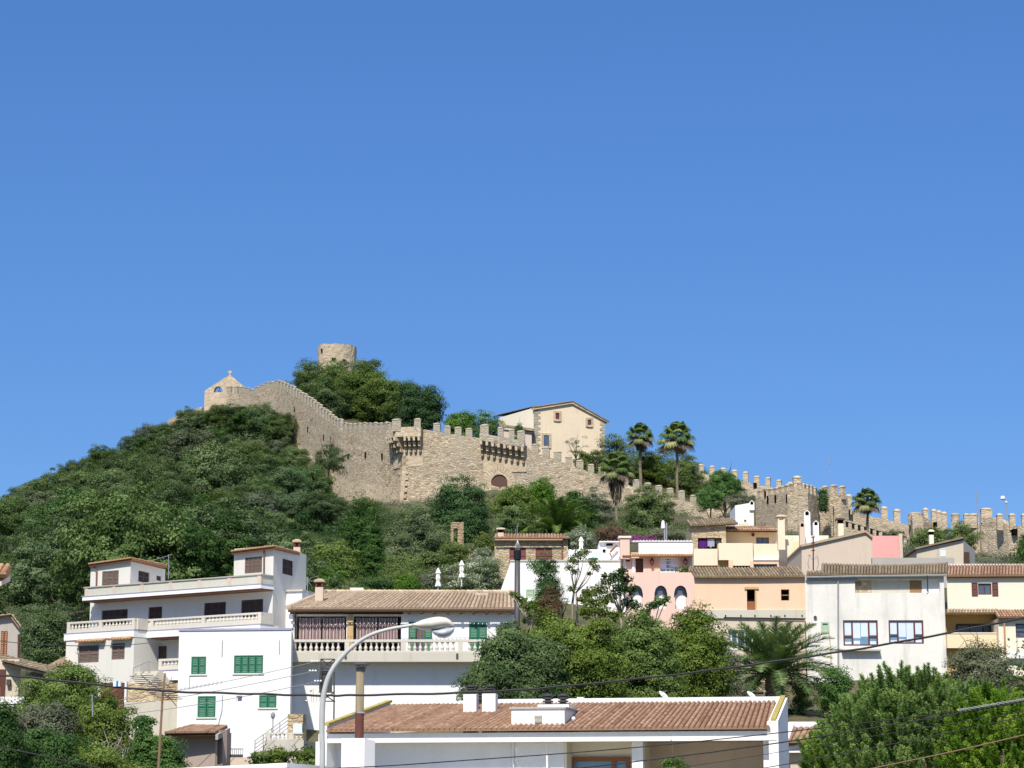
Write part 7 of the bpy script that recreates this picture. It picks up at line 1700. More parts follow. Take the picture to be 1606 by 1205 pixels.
mb = MB(); [mb.fbox(fK, fK.sz(x, 1165, -.2)[0], fK.sz(x + 10, 1165, -.2)[0], fz0 + .03, fz0 + .056, -.35, -.15) for x in (917, 965, 1054, 1150)]; mb.build('ceiling_lamps', M['dark_metal'], K_)['kind'] = 'stuff'
# gable parapets with yellow lichened copings
def sloped(name, a, b, w, h0, mat, cop=None):
    a, b = Vector(a), Vector(b); u = fK.u * w
    mb = MB(); lo = Vector((0, 0, -h0)); mb.box8([a + lo, a + u + lo, b + u + lo, b + lo, a, a + u, b + u, b]); mb.build(name, mat, K_)
    if cop:
        m2 = MB(); e = fK.u * (.05 if w < .1 else -.06); z0, z1 = Vector((0, 0, .003)), Vector((0, 0, .07)); m2.box8([a - e + z0, a + u + e + z0, b + u + e + z0, b - e + z0, a - e + z1, a + u + e + z1, b + u + e + z1, b - e + z1]); m2.build('coping', cop, K_)
a, b = fK.pt(509, 1138.5, OVK - .1), fK.pt(616, 1101.5, OVK - 4.6)
b = a + back * 1.0 + Vector((0, 0, b.z - a.z)); b = fK.pt(609, 1102, OVK - 4.7)
sloped('gable_parapet', a, b, .07, 1.2, M['white2'], M['lichenyellow'])
a, b = fK.pt(1205, 1131, OVK - .1), fK.pt(1221, 1094.5, OVK - 5.0)
sloped('gable_parapet', a, b, .26, 3.5, M['white2'], M['lichenyellow'])
a0 = fK.pt(1207, 1131, OVK - .1); mb = MB(); s_ = fK.sz(1205, 1150, OVK - .1)[0]; mb.fbox(fK, s_ - .03, s_ + .22, fz0, a0.z - .01, .4, OVK - .08); mb.build('parapet_end', M['white2'], K_)
# rear parapet wall
r0, r1 = fK.sz(782, 1105, OVK - 4.9)[0], fK.sz(1226, 1094, OVK - 4.9)[0]; zpr = (fK.sz(785, 1097.5, OVK - 4.9)[1] + fK.sz(1220, 1092.5, OVK - 4.9)[1]) / 2
MB().fbox(fK, r0, r1, 0, zpr, OVK - 5.2, OVK - 4.75).build('rear_parapet', M['white2'], K_)
r = fK.rect(905, 1093.5, 914, 1098, OVK - 4.8); MB().fbox(fK, r[0], r[1], zpr + .002, r[3], OVK - 5.1, OVK - 4.8).build('parapet_stub', M['white2'], K_)
# chimneys with ringed black caps
def vent_cap(root, c, r, n=4, h=.09, mat='dark_metal'):
    mb = MB(); z = 0
    for i in range(n):
        k = r * (1.12 if i == n - 1 else 1.0); mb.lathe(Vector(c) + Vector((0, 0, z)), [(k * .8, 0), (k, h * .18), (k, h * .5), (k * .8, h * .62)], 14); z += h
    mb.lathe(Vector(c), [(r * .55, -.02), (r * .55, z)], 10); return mb.build('vent_cap', M[mat], root)
def kchim(x0, x1, y0, y1, off, capx, capy):
    a, b = fK.rect(x0, y0, x1, y1, off), None; r = a; mb = MB(); mb.fbox(fK, r[0], r[1], r[2] - .6, r[3], off - (r[1] - r[0]) * .9, off); o = mb.build('chimney', M['white2'], K_)
    c = fK.w((r[0] + r[1]) / 2, r[3], off - (r[1] - r[0]) * .45); rad = (capx[1] - capx[0]) / 2 / F * 66; hh = (r[3] and (capy[1] - capy[0]) / F * 66); vent_cap(o, c, rad, 4, hh / 4)
kchim(726.6, 747, 1089, 1120, -2.2, (732, 749), (1075, 1090)); kchim(756, 777, 1088, 1120, -2.2, (760.5, 777), (1074, 1088))
vent_cap(K_, fK.pt(753.5, 1098, -3.6), .1, 4, .09)
# box dormer
r = fK.rect(802, 1112, 885.5, 1144, .12); mb = MB(); dz = r[3]
mb.fbox(fK, r[0], r[1], r[2] - .15, dz, -2.6, .12); mb.build('dormer', M['white2'], K_)
MB().fbox(fK, r[0] - .05, r[1] + .05, dz + .003, dz + .05, -2.65, .17).build('dormer_cover', M['greywall'], K_)
q = fK.rect(838.5, 1121, 850, 1133, .13); mb = MB()
n = 6
for i in range(n): z = q[2] + (q[3] - q[2]) * i / n; mb.box8([fK.w(q[0], z, .18), fK.w(q[1], z, .18), fK.w(q[1], z, .125), fK.w(q[0], z, .125), fK.w(q[0], z + .02, .16), fK.w(q[1], z + .02, .16), fK.w(q[1], z + .035, .125), fK.w(q[0], z + .035, .125)])
mb.build('vent_grille', M['concrete'], K_)
r2 = fK.rect(843, 1105, 892, 1113, -1.6); mb = MB(); mb.fbox(fK, r2[0], r2[1], r2[2] - .3, r2[3], -2.9, -1.6); o = mb.build('chimney', M['white2'], K_)
for x0, x1 in ((851, 868), (874.5, 892)): c = fK.pt((x0 + x1) / 2, 1105, -2.2); c.z = r2[3]; vent_cap(o, c, .155, 4, .085)
mb = MB(); mb.lathe(fK.pt(899.5, 1130.5, .2), [(.03, 0), (.055, .04), (.05, .09), (.02, .11)], 8); mb.build('vent_pipe', M['pvc'], K_)
mb = MB(); mb.tube([fK.pt(804.5, 1163, .06), fK.pt(804.5, 1230, .06)], .035, 6); mb.tube([fK.pt(858, 1170, .3), fK.pt(858, 1230, .3)], .03, 6); mb.build('drainpipe', M['pvc'], K_)
# yagi antenna in front of the wall
t = thing('tv_antenna', fK.pt(804, 1230, 1.5), 'thin television aerial with a row of short rods before the long low white building', 'antenna')
mb = MB(); mb.tube([fK.pt(803.5, 1260, 1.5), fK.pt(803.5, 1190, 1.5)], .02, 5); mb.tube([fK.pt(808, 1190, 1.5), fK.pt(817, 1204, 1.5)], .015, 4); mb.build('mast', M['metal'], t)
mb = MB(); a, b = fK.pt(803, 1195, 1.5), fK.pt(866, 1181, 1.2); mb.tube([a, b], .012, 4)
for i in range(13): p = a.lerp(b, .25 + .75 * i / 12); v = Vector((.02, .6, .14)); mb.tube([p - v * .3, p + v * .3], .009, 3)
mb.tube([fK.pt(809, 1172, 1.5), fK.pt(812, 1190, 1.5)], .01, 3); mb.build('antenna_array', M['metal'], t)
# --- small tiled building right of it
fK2 = Fr(1255, 1150, 70, -8); K2 = thing('house', fK2.w(0, 0), 'little white annex with a small tiled roof between the long building and the pine', 'house')
e0, e1 = fK2.pt(1231, 1165, .5), fK2.pt(1330, 1164, .5); tile_roof(K2, e0, e1, fK2.pt(1341, 1141, -3), fK2.pt(1243, 1142, -3), 11, 8, M['tile_red'], .055)
r = fK2.rect(1226, 1171, 1330, 1180.5, .3); MB().fbox(fK2, r[0], r[1], r[2], r[3] + .02, .05, .3).build('fascia_beam', M['white'], K2)
r = fK2.rect(1222, 1180, 1330, 1300, 0); MB().fbox(fK2, r[0], r[1], -.2, r[3], -3, 0).build('wall', M['dustpink'], K2)
r = fK2.rect(1238, 1132, 1340, 1142, -3.1); MB().fbox(fK2, r[0], r[1], 0, r[3], -3.4, -3.1).build('rear_parapet', M['white2'], K2)
a, b = fK2.pt(1226, 1162, .45), fK2.pt(1236, 1133, -3.2); u = fK2.u * .2; lo = Vector((0, 0, -.6)); MB().box8([a + lo, a + u + lo, b + u + lo, b + lo, a, a + u, b + u, b]).build('gable_parapet', M['white2'], K2)

# --- rusty flue on its white block
fl = Fr(556, 1160, 61, -6); t = thing('flue', fl.pt(556, 1205), 'rust stained round metal flue with a flat conical cowl on a white masonry block', 'flue')
r = fl.rect(535, 1158, 571, 1260); fx = fl.right(r[1], 60); ra = fx.sz(588, 1180)[0]
mb = MB(); A, B = fl.w(r[0], -.2), fl.w(r[1], -.2); C = B + fx.u * ra; D = A + fx.u * ra; zt = Vector((0, 0, r[3] + .2)); mb.box8([A, B, C, D, A + zt, B + zt, C + zt - Vector((0, 0, .06)), D + zt]); mb.build('masonry_block', M['white2'], t)
c = fl.pt(563.5, 1156, -.35); rad = 6.6 / F * 61; zz = lambda y: fl.sz(566, y, -.35)[1]
mb = MB(); mb.lathe((c.x, c.y, 0), [(rad * 1.04, r[3]), (rad * 1.04, zz(1118))], 18); mb.build('lower_pipe', M['rust'], t, smooth=False)
mb = MB(); q = fl.pt(565.5, 1100, -.35); mb.lathe((q.x - .02, q.y, 0), [(rad, zz(1119)), (rad, zz(1046))], 18); mb.build('upper_pipe', M['stain_rust'], t)
mb = MB(); mb.lathe((q.x - .01, q.y, 0), [(rad * 1.06, zz(1054)), (rad * 1.08, zz(1053.5)), (rad * 1.08, zz(1047.5)), (rad, zz(1046))], 18)
mb.lathe((q.x - .01, q.y, 0), [(rad * 2.25, zz(1043.6)), (rad * 2.3, zz(1042.6)), (rad * 1.1, zz(1040)), (.02, zz(1038.5))], 20)
for k in range(4): a = k * math.pi / 2 + .5; mb.tube([(q.x + rad * math.cos(a), q.y + rad * math.sin(a), zz(1050)), (q.x + rad * 1.5 * math.cos(a), q.y + rad * 1.5 * math.sin(a), zz(1042.5))], .012, 4)
mb.build('cowl', M['dark_metal'], t)
mb = MB(); mb.lathe((q.x, q.y, 0), [(rad * 1.03, zz(1119.5)), (rad * 1.15, zz(1119)), (rad * 1.15, zz(1117.5)), (rad * 1.02, zz(1117))], 18); mb.tube([(q.x - rad, q.y, zz(1118)), (q.x - rad - .14, q.y - .02, zz(1119.5))], .012, 4); mb.build('clamp', M['metal'], t)

# --- street lamp
YL = 30.0; SL = thing('street_lamp', P(504, 1200, YL) * 1.0, 'tall pale grey curved street lamp with a yellowed oval head reaching to the right', 'street lamp')
base = P(505, 1205, YL); px_path = [(505.5, 1290), (505.5, 1205), (505, 1160), (505, 1130), (506, 1104), (509, 1083), (515, 1063), (524, 1046), (537, 1030), (553, 1014.5), (572, 1001), (592, 992), (615, 986), (636, 982.5), (648, 980.5)]
pth = [Vector((base.x, YL, 0.0))] + [P(a, b, YL) for a, b in px_path[1:]]
pp = []
for i in range(len(pth) - 1):
    for k in range(5):
        t_ = k / 5; p0 = pth[max(0, i - 1)]; p1 = pth[i]; p2 = pth[i + 1]; p3 = pth[min(len(pth) - 1, i + 2)]
        if i == 0: pp.append(p1.lerp(p2, t_)); continue
        pp.append(0.5 * ((2 * p1) + (p2 - p0) * t_ + (2 * p0 - 5 * p1 + 4 * p2 - p3) * t_ ** 2 + (3 * p1 - p0 - 3 * p2 + p3) * t_ ** 3))
pp.append(pth[-1]); n = len(pp); mb = MB(); mb.tube(pp, [.036 if i < n * .28 else .036 - .016 * (i / n - .28) / .72 for i in range(n)], 14); mb.build('pole', M['lamp_grey'], SL, smooth=True)
mb = MB(); mb.lathe((base.x, YL, 0.0), [(.14, 0), (.14, .06), (.07, .1), (.06, .6), (.045, .62)], 14); mb.build('base_sleeve', M['lamp_grey'], SL)
def headshape(name, mat, top, bot, x0, x1, half, zoff=0, sq=1.0):
    """a smooth shell between an upper and a lower outline given along the head"""
    n, m = 26, 18; mb = MB(); vs = []
    ctr = lambda f: None
    for i in range(n + 1):
        f = i / n; px = x0 + (x1 - x0) * f; yt = np.interp(px, [a for a, b in top], [b for a, b in top]); yb = np.interp(px, [a for a, b in bot], [b for a, b in bot]); wv = half(f)
        A_, B_ = P(px, yt, YL), P(px, yb, YL); cz, hz_ = (A_.z + B_.z) / 2, (A_.z - B_.z) / 2
        for k in range(m): q = 2 * math.pi * k / m; vs.append(Vector((A_.x, YL + wv * math.cos(q), cz + hz_ * math.sin(q))))
    mb.add(vs, [(i * m + k, (i + 1) * m + k, (i + 1) * m + (k + 1) % m, i * m + (k + 1) % m) for i in range(n) for k in range(m)] + [tuple(range(m)), tuple(n * m + k for k in reversed(range(m)))])
    return mb.build(name, mat, SL, smooth=True)
shp = headshape('lamp_housing', M['lamp_shell'], [(646, 979), (650, 977.5), (662, 972.5), (675, 969), (688, 967.3), (700, 969), (707, 973), (711, 979), (712.5, 983)], [(646, 982.5), (650, 984), (656, 987), (666, 989), (678, 989.2), (690, 987), (702, 984), (712.5, 984)], 646, 712.5, lambda f: .035 + .10 * math.sin(math.pi * min(1, f * .9 + .08)) ** .7)
shp2 = headshape('lamp_bowl', M['lamp_glass'], [(676, 989.0), (690, 987.2), (702, 984.6), (713, 983.6)], [(676, 989.4), (681, 995.5), (688, 1000), (697, 1001.5), (706, 998), (712, 991), (713, 984.2)], 676, 713, lambda f: .03 + .085 * math.sin(math.pi * min(1, f * .95 + .03)) ** .6)

# --- lattice pylon head behind the lamp
YP = 98; t = thing('lattice_pylon', P(516, 1205, YP), 'dark lattice steel power pylon head with three white insulators behind the street lamp', 'pylon')
m_ = YP / F; L0, L1 = 503.5, 524.0; yt, yb = 1034, 1101; dpt = .5; mb = MB()
def bar(ax, ay, bx, by, dy=0.0, r=.025): mb.tube([P(ax, ay, YP + dy), P(bx, by, YP + dy)], r, 4)
for dy in (0, dpt):
    for x in (L0, L1): bar(x, yt, x, yb, dy, .035)
    for y in (1034, 1049, 1053, 1086, 1100): bar(L0, y, L1, y, dy)
    for y0, y1 in ((1034, 1049), (1086, 1100)): bar(L0, y0, L1, y1, dy); bar(L1, y0, L0, y1, dy)
for y in (1034, 1049, 1100):
    for x in (L0, L1): a = P(x, y, YP); mb.tube([a, a + Vector((0, dpt, 0))], .025, 4)
a = P(L0, yb, YP); 
for x in (L0, L1):
    for dy in (0, dpt): q = P(x, yb, YP + dy); mb.tube([q, Vector((q.x, q.y, tz(q.x, q.y) - .5))], .035, 4)
mb.build('lattice', M['dark_metal'], t)
r = fK; A, B = P(500, 1086, YP), P(520, 1053, YP); MB().aabb(A.x, B.x, YP + .1, YP + .4, A.z, B.z).build('switch_box', M['dark_metal'], t)
mb = MB()
for px, py in ((498, 1037), (495, 1052), (503, 1068)):
    q = P(px, py, YP - .1)
    for k in range(3): mb.lathe(q + Vector((-.12 * k, 0, -.05)), [(.02, 0), (.055, .03), (.02, .09)], 8)
mb.build('insulators', M['pvc'], t)
mb = MB()
for px, py, h in ((488, 1088, 14), (491, 1081, 21), (496, 1088, 13), (500, 1085, 16)): mb.tube([P(px, py, YP), P(px + 1, py + h, YP)], .012, 4)
for px, py in ((487.5, 1083.5), (480.5, 1099.5)): q = P(px, py, YP); mb.lathe(q, [(.03, -.04), (.05, 0), (.03, .04)], 6)
mb.build('arrester_rods', M['metal'], t)

# --- brown mast with a grid aerial, left
YA = 52; t = thing('tv_antenna', P(248, 1205, YA), 'tall leaning brown mast with a large comb shaped television aerial before the stone stairs', 'antenna')
mb = MB(); b_ = P(246, 1240, YA); b_.z = .1; mb.tube([b_, P(248.5, 1205, YA), P(255, 1092, YA), P(259, 1056, YA)], [.033, .03, .026, .02], 8); mb.build('mast', M['mast'], t)
mb = MB(); c = P(256, 1091, YA); l0, l1 = P(222, 1060, YA + 1.4), P(268, 1097, YA - .7); mb.tube([l0, l1], .012, 4)
for i in range(14):
    p = l0.lerp(l1, i / 13); v = Vector((.36, -.12, .01)) * (.95 - .35 * abs(i / 13 - .4)); mb.tube([p - v, p + v], .011, 3)
mb.tube([c, P(264, 1092, YA), P(277, 1108, YA)], .01, 4); mb.tube([P(262, 1080, YA), P(270, 1062, YA)], .008, 3)
mb.build('antenna_array', M['dark_metal'], t)
t2 = thing('tv_antenna', P(300, 1085, YA), 'row of tiny dark aerial rods slanting up across the bright white house', 'antenna')
mb = MB(); a, b = P(257, 1086, YA), P(347, 1070.5, YA - 1.2); mb.tube([a, b], .004, 4)
for i in range(11): p = a.lerp(b, .3 + .7 * i / 10); v = Vector((.008, .02, .03)); mb.tube([p - v, p + v], .011, 4)
mb.build('antenna_array', M['metal'], t2)

# --- cables
def cable(pts, r, mat, label, name='overhead_cable', seg=7, wob=0.0, cat='cable', group=None):
    q = [P(*p) for p in pts]; out = []
    for i in range(len(q) - 1):
        p0, p1, p2, p3 = q[max(0, i - 1)], q[i], q[i + 1], q[min(len(q) - 1, i + 2)]
        for k in range(10):
            t_ = k / 10; out.append(0.5 * ((2 * p1) + (p2 - p0) * t_ + (2 * p0 - 5 * p1 + 4 * p2 - p3) * t_ ** 2 + (3 * p1 - p0 - 3 * p2 + p3) * t_ ** 3))
    out.append(q[-1])
    if wob: out = [p + Vector((0, wob * math.cos(i * 1.1), wob * math.sin(i * 1.1))) for i, p in enumerate(out)]
    mb = MB(); mb.tube(out, r, seg); return tag(mb.build(name, M[mat], None, smooth=True), label, cat, group)
Yc = 34
cable([(-120, 1046, Yc), (0, 1059, Yc), (60, 1064, Yc), (245, 1083, Yc), (400, 1088.5, Yc), (500, 1091, Yc), (560, 1090.5, Yc), (730, 1086.5, Yc), (860, 1078.5, Yc), (1060, 1058, Yc), (1240, 1034, Yc), (1400, 1009, Yc), (1606, 969, Yc), (1750, 938, Yc)], .0165, 'cable', 'thick black twisted cable sagging across the whole width of the photo', wob=.005)
cb = thing('cable_box', P(184.5, 1073, Yc), 'small pale blue clamp box clipped on the thick black cable', 'junction box'); mb = MB(); q = P(178, 1077, Yc); q2 = P(190, 1069, Yc); mb.aabb(q.x, q2.x, Yc - .04, Yc + .04, q.z, q2.z); mb.build('box', M['blind'], cb)
mb = MB(); a = P(183, 1077, Yc); b = P(186, 1068.5, Yc); mb.aabb(a.x, b.x, Yc - .045, Yc + .045, a.z, b.z); mb.build('strap', M['signblue'], cb)
Yd = 30
cable([(150, 1215, 26), (540, 1204.5, Yd), (740, 1192, Yd), (980, 1174, Yd), (1226, 1149, Yd), (1496, 1116.5, Yd), (1606, 1098, Yd), (1700, 1082, Yd)], .007, 'cable', 'upper thin dark wire rising right across the long low building to the twisted grey clamp')
cable([(700, 1226, Yd), (960, 1199, Yd), (1226, 1164.6, Yd), (1500, 1119.8, Yd), (1606, 1100, Yd), (1700, 1084, Yd)], .0085, 'cable', 'second dark wire below the upper one, joining it at the twisted grey clamp')
cable([(940, 1222, Yd + 6), (1070, 1204, Yd + 6), (1226, 1179, Yd + 6), (1440, 1143, Yd + 6), (1606, 1116, Yd + 6)], .0045, 'cable', 'faintest thin wire crossing the porch and the middle of the pine')
cable([(1100, 1220, Yd + 2), (1226, 1200, Yd + 2), (1320, 1182, Yd + 2), (1460, 1155, Yd + 2), (1606, 1124, Yd + 2)], .006, 'cable', 'thin dark wire running up through the lower left part of the pine')
cable([(1300, 1221, 26), (1366, 1206, 26), (1490, 1180, 26), (1606, 1153, 26), (1700, 1130, 26)], .008, 'mast', 'thicker grey cable crossing the bottom right corner before the pine')
a, b = (1502, 1114.5, Yd - .05), (1620, 1094.5, Yd - .05); mb = MB(); A, B = P(*a), P(*b)
for ph in (0, math.pi):
    pp = [A.lerp(B, i / 90) + Vector((0, .011 * math.cos(i * .55 + ph), .011 * math.sin(i * .55 + ph))) for i in range(91)]; mb.tube(pp, .0055, 5)
tag(mb.build('cable_clamp', M['wire']), 'twisted pale grey spiral clamp on the wires at the right edge', 'cable clamp')
for (a, b, lb) in (((-60, 1124, 100), (498, 1037.5, YP), 'top bare white wire running left from the lattice pylon'), ((-60, 1126.5, 92), (495, 1052.5, YP), 'middle bare white wire running left from the lattice pylon'), ((-60, 1140, 90), (503, 1068.5, YP), 'lowest bare white wire running left from the lattice pylon')):
    A, B = P(*a), P(*b); n = 24; mb = MB(); mb.tube([A.lerp(B, i / n) - Vector((0, 0, .35 * math.sin(math.pi * i / n))) for i in range(n + 1)], .013, 4); tag(mb.build('overhead_wire', M['wire']), lb, 'wire')
cable([(-40, 1165, 30), (40, 1180, 30), (150, 1204, 30), (220, 1222, 30)], .009, 'cable', 'dark cable slanting down through the bushes in the bottom left corner')
cable([(-20, 1003, 80), (60, 1011, 80), (175, 1013, 84), (262, 1006, 100)], .014, 'dark_metal', 'thin dark service wire strung to the front of the large white house')
# --- canopy of the stall roof at the very bottom
YS = 60
tcv = thing('canopy_roof', P(400, 1205, YS), 'white edged flat canopy roof with a lilac shaded rim at the bottom edge', 'canopy')
a, b, c, d = P(262, 1206, YS), P(450, 1196.5, YS), P(530, 1203.5, YS + 4), P(300, 1213, YS + 4)
mb = MB(); lo = Vector((0, 0, -.12)); mb.box8([a + lo, b + lo, c + lo, d + lo, a, b, c, d]); mb.build('roof_edge', M['white'], tcv)
mb = MB(); lo2 = Vector((0, 0, -.6)); s_ = Vector((0, .15, 0)); mb.box8([a + lo2 + s_, b + lo2 + s_, c + lo2, d + lo2, a + lo * 1.02 + s_, b + lo * 1.02 + s_, c + lo * 1.02, d + lo * 1.02]); mb.build('rim', M['metal'], tcv)
for x in (300, 430): q = P(x, 1206, YS + 1.5); MB().tube([(q.x, q.y, 0), (q.x, q.y, q.z - .2)], .05, 8).build('post', M['metal'], tcv)

# satellite dishes peeping over the rear parapet
for px, lb in ((1040, 'small white satellite dish edge above the rear parapet, in front of the big green trees'), (1178, 'small white satellite dish edge above the rear parapet, left of the date palm trunk')):
    q = P(px, 1091, 71.5); t = thing('satellite_dish', q - Vector((0, 0, .6)), lb, 'satellite dish', 'satellite dishes behind the low building')
    mb = MB(); nn = Vector((.55, -.45, .7)).normalized(); u = nn.cross(Vector((0, 0, 1))).normalized(); v = nn.cross(u); rows = []
    for j in range(4):
        r = .17 * j / 3
        rows += [q + (u * math.cos(2 * math.pi * k / 14) + v * math.sin(2 * math.pi * k / 14)) * (r + .004) + nn * (r * r * .9) for k in range(14)]
    mb.add(rows, [(j * 14 + k, j * 14 + (k + 1) % 14, (j + 1) * 14 + (k + 1) % 14, (j + 1) * 14 + k) for j in range(3) for k in range(14)]); mb.build('dish', M['pvc'], t)
    mb = MB(); mb.tube([q - Vector((0, 0, .8)), q - Vector((0, 0, .05)), q + nn * .02], .018, 5); mb.tube([q - v * .12, q + nn * .2], .01, 4); mb.build('bracket', M['metal'], t)
# ------------------------------------------------------------------ trees one by one
# pines under the round tower
for (x0, y0, x1, y1, Y, mt, lb, s) in (
 (446, 562, 565, 655, 408, L_PINE, 'olive green pine at the left of the clump under the round tower', 1),
 (515, 572, 635, 672, 400, L_PINE, 'broad olive green pine in the middle of the clump under the round tower', 2),
 (492, 568, 566, 640, 402, L_PINE, 'olive green pine standing right in front of the round tower', 6),
 (536, 568, 606, 640, 404, L_PINE, 'olive green pine close to the right side of the round tower', 8),
 (470, 600, 545, 664, 396, L_PINE, 'low dark pine directly above the descending castle wall', 3),
 (575, 598, 660, 672, 397, L_PINE, 'smaller pine at the right of the clump under the round tower', 5),
 (618, 602, 698, 676, 388, L_DARK, 'dark bluish green round tree right of the hilltop pines', 4)):
    tree_at(x0, y0, x1, y1, Y, mt, 'pine_tree' if mt is L_PINE else 'round_tree', lb, 'tree', leaf=.14, cr=1.15, n=330, per=160, seed=s, base=-.95, lumps=.34, fill=.3, limbs=6, group=None, ext=.12)
